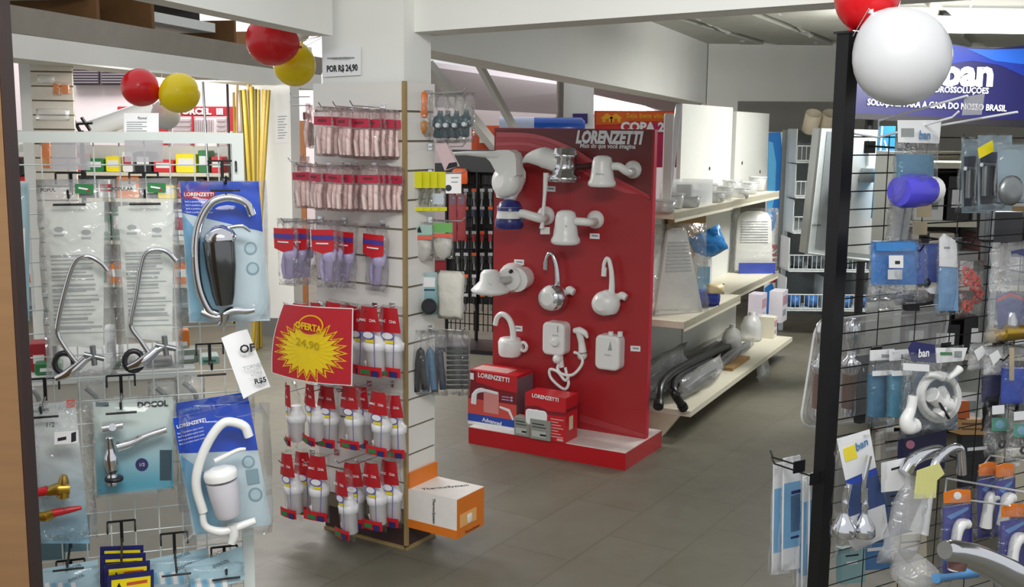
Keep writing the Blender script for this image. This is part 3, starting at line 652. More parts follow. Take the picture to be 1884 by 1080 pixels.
# --- red headed bags of flexible hoses
PINKH = mat('pink_silver_tube', 'efd6d0', .3, .05, var=.2, scale=60); MAGR = mat('magenta_red', 'b3203f', .35, var=.1)
PINKC = clear('pinkish_bag', tint=(1, .95, .95), haze=.08, gloss=.5, rough=.09, bump=.9, hcol=(.95, .85, .83))
def red_bag(name, label, h, wd, seed):
    t = thing(name, label, 'bagged part')
    MB().pillow(wd, h, .03, seed, 6, 9).build('bag', PINKC, t)
    rnd = random.Random(seed); mb = MB()
    for k in range(3):
        x = -wd * .26 + k * wd * .26
        mb.tube([(x, 0.002, -h * .42), (x + rnd.uniform(-.004, .004), -.004, -h * .65), (x, .0, -h * .93)], wd * .11, 8)
    mb.build('flexible_tube', PINKH, t)
    mb = MB(); mb.sheet(lambda a, b: ((a - .5) * wd * .94, -.011 - .006 * math.sin(math.pi * a), -h * (.2 + .17 * b)), 6, 2, .0008)
    mb.sheet(lambda a, b: ((a - .5) * wd * .6, -.0135 - .006 * math.sin(math.pi * a), -h * (.25 + .05 * b)), 4, 1, .0005, 1)
    mb.build('header', [MAGR, mat('maroon_ink', '70202f', .5)], t); return t
def place(o, fr, px, py, off, dyaw=0, tilt=0, sc=1.0): setpose(o, fr.hit(px, py, off), fr.yaw + dyaw, tilt, 0, sc)
rb = [red_bag('hose_bag', 'x', .178, .082, s) for s in (1, 2, 3)]
used = set(); rnd = random.Random(5)
def rowof(protos, fr, spots, fmt, group, sc=1.0, jit=.25):
    """spots: (px, py, off, yaw) listed left to right in the photograph"""
    for i, sp in enumerate(spots):
        px, py, off = sp[:3]; pr = protos[i % len(protos)]; lab = fmt % ORD[i]
        if pr.name in used: o = dup(pr, lab, group)
        else: o = pr; used.add(pr.name); o['label'] = lab; o['group'] = group
        place(o, fr, px, py, off, (sp[3] if len(sp) > 3 else 0) + rnd.uniform(-jit, jit), rnd.uniform(-.05, .05), sc)
for k, (x, y) in enumerate(((648, 200), (674, 199), (705, 198))): hook_S(SL, x, y, 'chrome hook in the top row of the slatwall, %s' % ORD[k], 'top row slatwall hooks', .17)
rowof(rb, SL, [(597, 196, .16), (612, 197, .11), (622, 197, .07), (634, 198, .15), (646, 199, .1), (658, 200, .05), (664, 200, .13, .1), (684, 201, .10, .15), (697, 201, .06), (710, 201, .035, .4), (717, 203, .02, .5)], 'red-headed hose bag, %s in the top slatwall row', 'hose bags in the top row')
for k, (x, y) in enumerate(((606, 306), (642, 306), (690, 306), (716, 306))): hook_S(SL, x, y, 'chrome hook in the second row of the slatwall, %s' % ORD[k], 'second row slatwall hooks', .17)
rowof(rb, SL, [(556, 300, .13), (571, 301, .08), (583, 302, .16), (597, 303, .11), (607, 303, .06), (617, 303, .16, .1), (635, 304, .12, .1), (649, 304, .07), (659, 305, .03), (680, 304, .14), (692, 305, .1), (705, 305, .06), (716, 306, .03, .3), (727, 306, .02, .3)], 'red-headed hose bag, %s in the second slatwall row', 'hose bags in the second row', (1, 1, .94))
# bags on the pillar's far left side
SLB = Frame(SL.at(-wl_, 0), -122.0)
for i, (x, y) in enumerate(((566, 190), (572, 193), (555, 285), (565, 288))):
    o = dup(rb[i % 3], ['narrow hose bag edge-on left of the top slatwall row', 'hose bag tucked against the slatwall left edge, top row', 'hose bag edge-on left of the second slatwall row', 'hose bag tucked against the slatwall left edge, second row'][i]); o['group'] = 'edge-on hose bags'
    setpose(o, SL.hit(x, y, -.03 - .05 * (i % 2)), SL.yaw + R(-60), 0, 0, .95)
for i, (x, y) in enumerate(((552, 178), (552, 194), (548, 298))):
    it = It(SL, x + 18, y, -.08, 'slatwall_hook', ['upper', 'lower', 'lowest'][i] + ' chrome hook sticking out left of the pillar', 'hook'); MB().tube([(0, 0, 0), (-.08, -.01, .0), (-.095, -.01, .014)], .0025, 6).build('arm', CHROME, it.t)
# --- lilac bags
LIL = mat('lilac_plastic', 'bfb4dc', .3, var=.08); BLUEV = mat('violet_print', '4a3c94', .4)
def lilac_bag(label, h, wd, seed):
    t = thing('drain_bag', label, 'bagged part'); MB().pillow(wd, h, .045, seed, 6, 9).build('bag', CLR, t)
    MB().lathe([(.008, 0), (.014, .004), (.015, .07), (.022, .075), (.024, .11), (.014, .118)], (0, 0, -h * .9), (.1, 0, 1), 12).build('drain_body', LIL, t)
    MB().tube(spl([(-wd * .18, .002, -h * .9), (-wd * .24, 0, -h * .7), (-wd * .1, 0, -h * .5), (wd * .15, 0, -h * .45)], 4), .008, 8).build('hose', LIL, t)
    mb = MB(); mb.sheet(lambda a, b: ((a - .5) * wd * .9, -.021 - .004 * math.sin(math.pi * a), -h * (.14 + .3 * b) - .012 * (1 - abs(2 * a - 1)) * b), 6, 3, .0008)
    mb.sheet(lambda a, b: ((a - .5) * wd * .88, -.023 - .004 * math.sin(math.pi * a), -h * (.22 + .07 * b)), 6, 1, .0006, 1)
    mb.sheet(lambda a, b: ((a - .5) * wd * .5, -.024 - .004 * math.sin(math.pi * a), -h * (.33 + .02 * b)), 4, 1, .0005, 2)
    mb.build('header', [mat('bright_red', 'c81e28', .35), BLUEV, WINK], t); return t
lb_ = [lilac_bag('x', .24, .095, s) for s in (4, 5)]
for k, (x, y) in enumerate(((590, 404), (634, 406), (705, 412))): hook_S(SL, x, y, 'chrome hook holding lilac drain bags, %s' % ORD[k], 'lilac row slatwall hooks', .2)
rowof(lb_, SL, [(528, 402, .2), (545, 402, .14, .2), (560, 402, .08), (598, 404, .17), (612, 405, .1, -.3), (636, 408, .05), (694, 413, .03, .1)], 'red and violet headed drain bag, %s in the lilac row', 'lilac drain bags', (1.18, 1, 1.04), .15)
# --- white siphon bags
CLRL = clear('light_bag', haze=.03, gloss=.22); SIPW = mat('siphon_white', 'ececee', .35, var=.02)
def siphon_bag(label, h, wd, seed, bottle=True):
    t = thing('siphon_bag', label, 'bagged siphon'); MB().pillow(wd, h, .06, seed, 6, 10, taper=.25).build('bag', CLRL, t)
    b = MB().lathe([(.02, 0), (.033, .006), (.035, .08), (.041, .083), (.043, .11), (.036, .114), (.026, .135), (.024, .15)], (wd * .03, .008, -h * .93), (-.05, 0, 1), 14).build('siphon_body', SIPW, t)
    MB().tube(spl([(-wd * .25, .0, -h * .78), (-wd * .1, -.004, -h * .84), (wd * .08, 0, -h * .6)], 4), .016, 10).build('outlet_pipe', SIPW, t)
    mb = MB(); mb.sheet(lambda a, b: ((a - .5) * wd * (.6 + .3 * b), -.026 - .012 * math.sin(math.pi * a), -h * (.015 + .335 * b)), 6, 4, .0008)
    mb.build('header', [mat('deep_red', 'b01822', .35)], t)
    text('MACUCHA', .0135, WINK, t, 0, -.037, -h * .2, bold=.02)
    mb = MB(); n = 16; mb.prism([(wd * .26 * math.cos(2 * math.pi * k / n), -h * .4 + .017 * math.sin(2 * math.pi * k / n)) for k in range(n)], -.0345, -.0335, 0); mb.prism([(wd * .2 * math.cos(2 * math.pi * k / n), -h * .4 + .012 * math.sin(2 * math.pi * k / n)) for k in range(n)], -.0351, -.0345, 1)
    mb.build('oval_label', [mat('violet_label', '6d64b0', .4), WINK], t)
    mb = MB(); mb.box(-wd * .1, wd * .26, -.0336, -.033, -h * .5, -h * .46); mb.build('yellow_strip', YEL, t)
    mb = MB(); mb.sheet(lambda a, b: ((a - .5) * wd * .96, -.03 - .008 * math.sin(math.pi * a), -h * (.83 + .13 * b)), 6, 2, .0008, 0)
    mb.box(-wd * .3, wd * .05, -.0405, -.0395, -h * .935, -h * .875, 1); mb.box(wd * .1, wd * .4, -.0385, -.038, -h * .96, -h * .88, 2); mb.build('footer', [mat('bright_red', 'c81e28', .35), GREEN, mat('deep_violet', '2c2a66', .4)], t)
    MB().box(wd * .22, wd * .25, -.0345, -.034, -h * .84, -h * .42).build('blue_stripe', mat('violet_label', '6d64b0', .4), t)
    return t
sb = [siphon_bag('x', .27, .105, s) for s in (7, 8, 9)]
def hooksrow(y, xs, lab):
    for k, x in enumerate(xs): hook_S(SL, x, y, 'chrome hook of the %s, %s' % (lab, ORD[k]), lab + ' hooks', .18)
hooksrow(563, (600, 640, 690, 722), 'upper siphon row')
rowof(sb, SL, [(560, 555, .13, .1), (590, 553, .12, -.2), (621, 552, .12), (642, 556, .07), (664, 560, .05, -.1), (686, 560, .12, .05), (722, 562, .07, .1)], 'red-headed white siphon bag, %s in the row behind the offer poster', 'upper row of siphon bags', (1.1, .9, 1.0), .12)
hooksrow(706, (590, 630, 680, 720), 'middle siphon row')
rowof(sb, SL, [(541, 703, .16, -.5), (580, 702, .14, -.4), (608, 706, .1, .2), (649, 706, .13, .1), (670, 706, .04), (703, 716, .14, .1), (727, 722, .05, .2)], 'red-headed white siphon bag, %s in the row below the poster', 'middle row of siphon bags', (.92, .9, .93), .12)
hooksrow(832, (575, 620, 680, 716), 'bottom siphon row')
rowof(sb, SL, [(536, 829, .16, -.1), (562, 826, .08, .2), (589, 833, .15, .25), (636, 862, .18, -.2), (652, 846, .08, .2), (690, 846, .12, 0), (722, 842, .05, .1)], 'red-headed white siphon bag, %s in the bottom row', 'bottom row of siphon bags', (.95, .9, 1.0), .12)
# --- red and yellow offer poster
it = It(SL, 575, 556, .25, 'offer_poster', 'red poster with yellow starburst hung in front of the siphon bags', 'poster')
c = [(522, 558), (650, 567), (648, 710), (500, 686)]
q = [it.p(*a) for a in c]
curve = lambda a, b: q[0].lerp(q[1], a).lerp(q[3].lerp(q[2], a), b)
bow = lambda a, b: Vector((-.022 * math.sin(math.pi * b) * (1 - a), -.02 * math.sin(math.pi * a), -.006 * math.sin(math.pi * a) * b))
ins = lambda a, b: (.012 + a * .976, .012 + b * .976)
MB().sheet(lambda a, b: curve(a, b) + bow(a, b), 10, 10, .0006).build('sheet', PAPER, it.t)
POR = mat('poster_red', 'c02330', .4)
MB().sheet(lambda a, b: curve(*ins(a, b)) + bow(*ins(a, b)) + Vector((0, -.0006, 0)), 10, 10, .0004).build('print', POR, it.t)
# starburst traced from the sheet, laid on the curved paper
def onsheet(u, v, dy): return curve(u, v) + bow(u, v) + Vector((0, dy, 0))
def star(ro, ri, dy, m, name, n=24):
    pts = []; rs = random.Random(3)
    for k in range(2 * n):
        a = 2 * math.pi * k / (2 * n); r = (ro if k % 2 == 0 else ri) * (1 + rs.uniform(-.06, .06))
        pts.append(onsheet(.5 + r * math.cos(a), .585 + r * .85 * math.sin(a), dy))
    cpt = onsheet(.5, .585, dy); mb = MB(); N = len(pts); mid = [cpt.lerp(p, .5) for p in pts]
    mid = [onsheet(.5 + .5 * (.28) * math.cos(2 * math.pi * k / N), .585 + .5 * .28 * .85 * math.sin(2 * math.pi * k / N), dy) for k in range(N)]
    mb.add(pts + mid + [cpt], [(k, N + k, N + (k + 1) % N, (k + 1) % N) for k in range(N)] + [(N + k, 2 * N, N + (k + 1) % N) for k in range(N)]); return mb.build(name, m, it.t)
star(.47, .345, -.0014, mat('poster_yellow', 'f2c112', .45), 'starburst_rim'); star(.43, .315, -.002, POR, 'starburst_gap'); star(.395, .29, -.0026, mat('poster_yellow2', 'f0cf17', .45), 'starburst')
mb = MB(); 
for k in range(2):
    v = [onsheet(.5 + (.17 - .02 * k) * math.cos(2 * math.pi * j / 24), .25 + (.14 - .02 * k) * math.sin(2 * math.pi * j / 24), -.0032 - .0006 * k) for j in range(24)]; mb.add(v, [tuple(range(24))[::-1]], k)
mb.build('bag_outline', [mat('poster_yellow', 'f2c112', .45), POR], it.t)
p_ = onsheet(.5, .27, -.004); text('OFERTA', .034, mat('poster_yellow', 'f2c112', .45), it.t, p_.x, p_.y - .008, p_.z, bold=.04, rot=R(3))
p_ = onsheet(.5, .5, -.0055); text('24,90', .04, mat('olive_pen', 'b5a21c', .6), it.t, p_.x, p_.y, p_.z, rot=R(5), sx=1.3)
MB().tube([it.p(521, 557, 0), it.p(533, 560, .12)], .0015, 6).build('clip_wire', STEEL, it.t)

# ---- right face of the slatwall (SR frame)
def sr(name, px, py, off, lb, cat, group=None): return It(SR, px, py, off, name, lb, cat, group)
# these bags hang on hooks that stick out to the right: their faces turn to the camera
SRF = Frame(SR.hit(800, 400, .03), -20.0)
it = It(SRF, 775, 165, 0.02, 'orange_part_bag', 'clear bag of orange plastic parts at the top of the slatwall side', 'bagged part')
it.bag(754, 166, 797, 252, .05, CLR, 71); it.lathe([(10, 0), (13, 3), (11, 20), (13, 38), (8, 42)], 775, 216, 0, (0, 0, 1), mat('orange_plastic', 'cf6d22', .4), 'orange_part', 10, squash=.6); it.lathe([(5, 0), (9, 8), (8, 18), (4, 22)], 777, 246, 0, (0.1, 0, 1), mat('amber_plastic', 'bd7f2e', .4), 'amber_part', 10)
TEALG = mat('dark_teal_part', '3f5157', .4)
for k, (x, y) in enumerate(((806, 172), (820, 172), (836, 172), (854, 170))):
    it = It(SRF, x, y, .05 - .012 * k, 'valve_part_bag', 'clear bag of dark grey parts atop the slatwall side, %s' % ORD[k], 'bagged part', 'dark part bags atop the slatwall side')
    it.bag(x - 17, y, x + 20, y + 92, .04, CLR, 80 + k); it.lathe([(7, 0), (9, 3), (8, 16), (12, 20), (11, 34), (5, 38), (4, 46)], x, y + 82, 0, (.1, 0, 1), TEALG, 'valve_part', 10); it.lathe([(3, 0), (5, 2), (4, 8)], x + 2, y + 60, -.02, (0, -1, .2), mat('pale_plastic', 'b9bfc2', .4), 'knob', 10)
it = It(SRF, 820, 262, .05, 'pale_pack', 'tilted pale pink pack under the dark part bags', 'pack'); it.card([(800, 268), (820, 262), (842, 306), (818, 314)], 0, .02, [mat('pale_pink', 'cdb4b6', .5), BLKP], [([(826, 300), (840, 298), (842, 306), (820, 312)], 1)])
YL = mat('lime_header', 'd6d41e', .45)
for k, x in enumerate((760, 774, 788, 804)):
    it = It(SRF, x, 316, .06 - .015 * k, 'yellow_headed_bag', 'lime-headed bag on the slatwall side, %s' % ORD[k], 'bagged part', 'lime-headed bags on the slatwall side')
    it.bag(x - 12, 318, x + 16, 388, .03, CLR, 90 + k); it.card(rect(x - 12, 316, x + 16, 346), -.017, .001, [YL], name='header'); it.card(rect(x - 12, 381, x + 18, 388), -.012, .001, [YL], name='footer'); it.tube([(x - 4, 376), (x + 2, 352), (x + 7, 350)], 4, 0, mat('olive_grey', '87856a', .4), 'tap_part')
    if k == 3: it.card(rect(x - 8, 356, x + 12, 376), -.02, .001, [mat('pale_blue_label', 'c3ced6', .5)], name='label')
for k, (x, y) in enumerate(((778, 408), (815, 404))):
    it = It(SRF, x, y, .04 - .015 * k, 'strainer_bag', 'clear bag with rounded grey part and coral band, %s of two' % ['left', 'right'][k], 'bagged part', 'coral-banded bags on the slatwall side')
    it.bag(x - 20, y, x + 19, y + 72, .04, CLR, 95 + k); it.card(rect(x - 18, y + 6, x + 17, y + 24), -.02, .001, [mat('pale_teal', '9fbfb4', .5) if k == 0 else mat('leaf_green', '6fae5e', .5), INK], [([(x - 14, y + 20), (x - 6, y + 8), (x - 2, y + 20)], 1)] if k == 0 else [], 'header'); it.card(rect(x - 18, y + 26, x + 17, y + 33), -.021, .001, [mat('coral', 'd8644e', .5)], name='band')
    it.lathe([(5, 0), (14, 6), (18, 22), (17, 36), (3, 40)], x - 1, y + 72, 0, (0, 0, 1), mat('pearl_grey', 'b9b7b0', .4), 'strainer', 14, squash=.5)
it = It(SRF, 778, 500, .03, 'teal_blister', 'teal blister card with black round fitting on the slatwall side', 'blister pack')
it.card(rect(752, 503, 806, 581, -2), .01, .0015, [grad('teal_grad', '9ec4c6', '6b979c', 0, -.16), PAPER, NAVY], [(rect(776, 510, 800, 528), 1), (rect(774, 532, 800, 535), 2)]); it.lathe([(11, 0), (13, 4), (13, 14), (9, 18)], 789, 562, -.012, (.5, -1, 0), BLKP, 'fitting', 16); it.bag(752, 502, 806, 582, .05, CLR2, 99, wr=.05, name='blister')
it = It(SRF, 826, 498, .02, 'white_sachet', 'creased white sachet hanging beside the teal blister card', 'sachet')
it.bag(806, 498, 852, 588, .03, mat('sachet_white', 'cfcdc2', .4, var=.1, bump=.3), 101, taper=-.1); it.card([(806, 534), (812, 540), (818, 572), (807, 574)], .01, .002, [ORA], name='orange_edge')
it = It(SRF, 811, 478, .0, 'red_tag', 'small dark red card between the strainer and sachet bags', 'card'); it.card(rect(800, 479, 820, 502), 0, .002, [DRED])
for k, (x, c_, m) in enumerate(((772, 'black', BLKP), (790, 'blue', mat('steel_blue', '4d7593', .45)), (806, 'navy', mat('ink_navy', '2b3344', .45)), (836, 'dark green', mat('bottle_green', '1f2b27', .5)), (848, 'charcoal', mat('charcoal', '26282a', .5)))):
    it = It(SRF, x, 608, .07 - .012 * k, 'hose_end_bag', 'clear bag of %s hose lengths low on the slatwall side' % c_, 'bagged hose', 'bagged hose lengths low on the slatwall side')
    it.bag(x - 17, 608, x + 17, 728, .05, CLR, 105 + k)
    if k < 3: it.tube([(x - 6, 720), (x - 4, 680), (x + 2, 645), (x + 6, 680), (x + 9, 716)], 6, 0, m, 'hose')
    else:
        mb = MB(); q = it.p(x, 660)
        for j in range(9): mb.tube([it.p(x - 13, 640 + j * 9), it.p(x + 13, 640 + j * 9)], .008, 6)
        mb.build('ribbed_hose', m, it.t)
for k, (y, lb) in enumerate(((172, 'top'), (270, 'second'), (318, 'third'), (405, 'fourth'), (604, 'lowest'))):
    it = hook_S(SR, 790, y, '%s chrome hook on the narrow slatwall side' % lb, 'hooks on the slatwall side', .15)
# orange and white carton on a slat bracket
it = It(SR, 772, 905, .0, 'carton', 'orange and white carton held on the lower slatwall side', 'box')
t = it.t; bw, bh, bd = wr_ * .98, .135, .23
p0 = SR.loc(748, 960)[1]; zb = SR.loc(749, 975)[1] ; t.location = SR.at(.005, zb, .0); 
ORB = mat('carton_orange', 'd9751c', .45); CAW = mat('carton_white', 'e6e2dc', .5)
MB().box(0, bw, -bd, -.002, .03, .03 + bh).build('body', CAW, t)
MB().box(0, bw, -.012, -.002, .03 + bh, .09 + bh).build('back_flap', ORB, t)
MB().box(-.0015, 0, -bd, -.002, .012, .045).box(0, bw, -bd - .0015, -bd, .012, .03 + bh - .002).box(bw * .1, bw * .7, -bd - .003, -bd - .0015, .05, .1, 1).build('print_panel', [ORB, mat('peach', 'e9b06a', .5)], t)
text('ThermoSystem', .026, INK, t, -.003, -bd * .5, .095, rot=0, ry=(0, 0, R(-90)), bold=.02).matrix_local = Matrix.Translation((-.002, -bd * .55, .1)) @ Matrix.Rotation(R(-90), 4, 'Z') @ Matrix.Rotation(R(90), 4, 'Y') @ Matrix.Rotation(R(90), 4, 'X') @ Matrix.Scale(.016, 4)
text('ThermoSystem', .02, INK, t, 0, 0, 0).matrix_local = Matrix.Translation((bw * .5, -bd * .5, .0312 + bh)) @ Matrix.Rotation(R(-40), 4, 'Z') @ Matrix.Diagonal((.03, .03, .02, 1))
text('ThermoSystem', .016, INK, t, bw * .55, -bd - .003, .022)
MB().lathe([(.012, 0), (.016, .004), (.016, .03), (.008, .034)], (bw * .45, -bd - .0035, .055), (0, 0, 1), 10, squash=.15).build('printed_lamp', CAW, t)
MB().box(0, bw, -bd, -.002, .026, .03).build('bracket', STEEL, t)
# ================================================================== red product display
BF = Frame(G(1150, 866), -29.5); BR = Frame(G(1150, 866), 60.5)
bl_ = -BF.loc(862, 806)[0]; bd_ = BR.loc(1217, 819)[0]; bz = BF.loc(1150, 833)[1]
dp = thing('product_display', 'red display board on a red and white plinth carrying showers and taps', 'display', BF.o, BF.yaw)
REDP = mat('glossy_red_base', 'b3121d', .3); BOARDR = mat('board_red', '8e2127', .35, var=.05)
MB().box(-bl_, 0, 0, bd_, 0, bz - .004).box(-bl_ + .002, -.002, .002, bd_ - .002, bz - .004, bz, 1).build('plinth', [REDP, mat('plinth_white', 'dcd6d0', .35)], dp)
p0 = BF.o; pb_ = G(1187, 808, bz); ob = -(pb_ - p0).dot(BF.n)          # distance of the board face behind the plinth front
ub = (pb_ - p0).dot(BF.u); BO = Frame(p0 - BF.n * ob, -29.5)
zt_ = BO.loc(1192, 238)[1]; ul = BO.loc(908, 450)[0]
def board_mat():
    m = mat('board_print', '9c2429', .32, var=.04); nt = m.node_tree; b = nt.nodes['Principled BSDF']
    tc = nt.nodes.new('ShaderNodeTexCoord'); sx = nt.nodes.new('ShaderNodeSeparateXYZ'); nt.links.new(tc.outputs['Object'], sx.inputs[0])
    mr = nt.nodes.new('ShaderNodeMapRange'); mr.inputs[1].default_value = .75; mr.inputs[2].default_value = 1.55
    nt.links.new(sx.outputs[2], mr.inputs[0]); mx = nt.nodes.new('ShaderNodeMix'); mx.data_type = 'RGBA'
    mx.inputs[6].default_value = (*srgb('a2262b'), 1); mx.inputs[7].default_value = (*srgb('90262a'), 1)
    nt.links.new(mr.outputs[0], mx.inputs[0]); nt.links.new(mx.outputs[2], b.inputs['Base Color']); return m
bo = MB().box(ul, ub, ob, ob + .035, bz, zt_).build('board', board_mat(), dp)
MB().box(ub, ub + .003, ob + .001, ob + .034, bz, zt_).build('edge_band', mat('pink_red_edge', 'c4203c', .4), dp)
# printed waves on the board: traced in px
bi = It.__new__(It); bi.fr, bi.off, bi.o, bi.t = BO, 0.0, BF.o, dp; bi.mpp = abs(BO.loc(1100, 400)[0] - BO.loc(1000, 400)[0]) / 100; bi.mpv = abs(BO.loc(1050, 350)[1] - BO.loc(1050, 450)[1]) / 100
def band(name, up, lo, k, m):
    mb = MB(); a = spl([(x, y, 0) for x, y in up], 5); b = spl([(x, y, 0) for x, y in lo], 5); v = []
    for q in (a, b): v += [bi.p(p.x, p.y, -.0012 * k) for p in q]
    n = len(a); mb.add(v, [(i, n + i, n + i + 1, i + 1) for i in range(n - 1)]); return mb.build(name, m, dp)
band('dark_field', [(912, 239), (1000, 238), (1100, 238), (1199, 240)], [(912, 243), (1010, 262), (1100, 310), (1197, 370)], 1, mat('board_maroon', '6a2a2a', .35))
band('wave_graphic', [(912, 250), (985, 255), (1060, 285), (1140, 330), (1196, 360)], [(912, 275), (985, 282), (1060, 312), (1110, 340), (1150, 355)], 2, mat('wave_a', 'b4434a', .35))
band('wave_graphic', [(913, 243), (985, 247), (1050, 270), (1095, 298)], [(913, 252), (985, 255), (1045, 277), (1090, 305)], 3, mat('wave_b', 'c65a62', .35))
band('wave_graphic', [(913, 262), (975, 263), (1040, 287), (1085, 312)], [(913, 268), (975, 269), (1036, 293), (1080, 320)], 4, mat('wave_b', 'c65a62', .35))
band('wave_graphic', [(1050, 300), (1100, 322), (1160, 345), (1196, 362)], [(1050, 303), (1100, 326), (1160, 350), (1196, 367)], 5, mat('wave_c', 'b02a30', .35))
band('wave_graphic', [(1066, 762), (1120, 778), (1187, 799)], [(1066, 775), (1120, 790), (1187, 806)], 2, mat('wave_d', 'a8383c', .35))
bi.text('LORENZETTI', 1119, 254, 27, WINK, -.004, bold=.055, shear=.22, sx=.74); bi.text('Mais do que você imagina', 1117, 269, 10.5, WINK, -.004, shear=.2, bold=.02, sx=.9)
BF_YAW = R(-29.5)

def bt(name, px, py, lb, cat, group=None): return It(BO, px, py, .001, name, lb, cat, group)
def flange(it, px, py, r=12): return it.lathe([(r, 0), (r, 3), (r * .7, 8), (r * .45, 12)], px, py, 0, (0, -1, 0), PLW, 'wall_flange', 16)
SHG = mat('shower_print', '9aa0a2', .4)
def shower(it, cx, cy, hw, hh, y, mats=None, name='shower_head'):
    """bell shaped electric shower hanging at depth y, cx,cy its centre"""
    pr = [(.86, -1), (1.0, -.9), (1.0, -.72), (.86, -.5), (.78, 0), (.72, .6), (.62, .88), (.35, 1.0), (.05, 1.02)]
    return it.lathe([(hw * a, hh * b) for a, b in pr], cx, cy, y, (0, 0, 1), mats or PLW, name, 22)
# 1 wall-hung angled shower with long flat arm at the top left
it = bt('electric_shower', 912, 280, 'large white electric shower with long flat arm at the board\'s upper left', 'shower')
def slab(it, prof, hw, name, m=PLW):
    """prof: (px, py, y depth, half height px) stations of a flattened arm"""
    mb = MB(); N = 10; v = []
    for x, y, d, hh in prof:
        c = it.p(x, y, d)
        for k in range(N):
            a = 2 * math.pi * k / N; v.append(c + Vector((0, hw * math.cos(a), hh * it.mpv * math.sin(a))))
    L_ = len(prof); mb.add(v, [(i * N + k, i * N + (k + 1) % N, (i + 1) * N + (k + 1) % N, (i + 1) * N + k) for i in range(L_ - 1) for k in range(N)], 0, True)
    mb.add(v[:N], [tuple(range(N))[::-1]]); mb.add(v[-N:], [tuple(range(N))]); return mb.build(name, m, it.t)
slab(it, [(830, 283, -.2, 3), (860, 282, -.2, 4), (895, 284, -.19, 6), (925, 286, -.17, 9), (944, 292, -.15, 14), (946, 296, -.13, 10)], .032, 'arm')
mb = MB(); it.prism(mb, [(888, 284), (915, 276), (936, 276), (946, 282), (949, 292), (950, 322), (930, 334), (912, 316), (902, 298)], -.2, -.13); mb.build('arm_bracket', PLW, it.t)
it.lathe([(22, 0), (25, 6), (25, 16), (20, 22), (10, 24)], 940, 335, -.125, (-.35, -1, .1), PLW, 'dial_body', 20)
it.tube([(940, 325, -.09), (934, 345, -.12), (931, 366, -.13)], [24, 22, 15], -.1, PLW, 'outlet_body', 16)
it.tube([(945, 320, 0), (944, 322, -.1)], [16, 20], 0, PLW, 'wall_mount', 14, False)
it.lathe([(9, 0), (9, 5), (4, 7)], 938, 362, -.14, (-.3, -1, -.3), PLW, 'knob', 12)
# 2 grey-white spot head with chrome sections
it = bt('spot_shower', 1010, 292, 'pointed white shower head joined to a chrome cylinder with hanging rod', 'shower')
it.tube([(962, 298, -.15), (975, 291, -.15), (1000, 290, -.14), (1024, 298, -.13), (1034, 302, -.12)], [2, 9, 17, 16, 10], -.14, PLW, 'pointed_head', 14)
it.lathe([(24, 0), (27, 3), (26, 9), (20, 12), (20, 36), (22, 38), (22, 44), (19, 46), (17, 52), (6, 54)], 1038, 334, -.11, (0, 0, 1), CHROME, 'chrome_body', 20)
it.tube([(1045, 308, -.1), (1075, 306, -.06), (1090, 304, 0)], 5, 0, mat('dark_arm', '4a2a2c', .3), 'arm', 10, False)
it.tube([(1005, 318, -.13), (1002, 360, -.13), (998, 410, -.13), (997, 420, -.13)], [5, 3, 3, 5], 0, PLW, 'hanging_rod', 8, False)
it.card(rect(994, 418, 1011, 431), -.12, .006, [PLW], name='rod_foot')
def arm(it, x0, y0, x1, y1, y, r=6.5):
    it.tube([(x0, y0, 0), (x0 - 1, y0 + 3, -.035), (x0 - 10, y0 + 5, y * .8), (x1 + 12, y1 + 1, y), (x1, y1, y)], r, 0, PLW, 'arm', 10); flange(it, x0, y0, 15)
# 3
it = bt('electric_shower', 1110, 300, 'white bell shower on a straight arm at the board\'s upper right', 'shower')
shower(it, 1108, 315, 23, 25, -.17); arm(it, 1165, 312, 1128, 306, -.17); it.text('ducha', 1103, 320, 6, SHG, -.225); it.card(rect(1104, 300, 1106, 314), -.215, .001, [SHG], name='print_mark')
# 4 navy and white
it = bt('electric_shower', 938, 395, 'navy and white electric shower at the board\'s left edge', 'shower')
NVP = mat('navy_plastic', '2b2f6e', .25)
it.lathe([(20, 0), (22, 3), (22, 12), (20.5, 16)], 937, 420, -.17, (0, 0, 1), NVP, 'lower_ring', 22)
it.lathe([(20.5, 0), (19.5, 8), (18, 18), (20, 20)], 937, 404, -.17, (0, 0, 1), PLW, 'white_band', 22); it.lathe([(20, 0), (19, 6), (15, 13), (8, 16), (2, 17)], 938, 387, -.17, (0, 0, 1), NVP, 'cap', 22)
arm(it, 1005, 397, 954, 393, -.17, 7); it.text('ducha', 929, 397, 5, SHG, -.222)
# 5
it = bt('electric_shower', 1045, 412, 'white bell shower on a straight arm at the board\'s centre', 'shower')
shower(it, 1041, 418, 23.5, 27, -.17); arm(it, 1096, 404, 1060, 407, -.17); it.text('ducha', 1036, 415, 6, SHG, -.22)
# 6 twin round tap
it = bt('electric_shower', 930, 515, 'white rosette shower with oval wall body low on the board\'s left', 'shower')
it.tube([(950, 508, 0), (944, 511, -.06), (936, 514, -.13)], [20, 24, 18], 0, PLW, 'wall_body', 18, False); it.tube([(965, 510, 0), (950, 515, -.1)], [17, 19], 0, PLW, 'side_body', 16, False)
it.lathe([(20, 0), (29, 3), (30, 7), (26, 11), (17, 20), (15, 33), (11, 37), (2, 38)], 902, 541, -.2, (0, 0, 1), PLW, 'shower_head', 22)
it.tube([(938, 514, -.13), (922, 516, -.18), (910, 517, -.2)], 6, 0, mat('grey_plastic', 'b5b5b2', .35), 'arm', 10); it.lathe([(3, 0), (3, 4), (1, 5)], 941, 499, -.13, (0, -1, 0), BLKP, 'button', 10); it.text('ducha', 897, 523, 6, SHG, -.255)
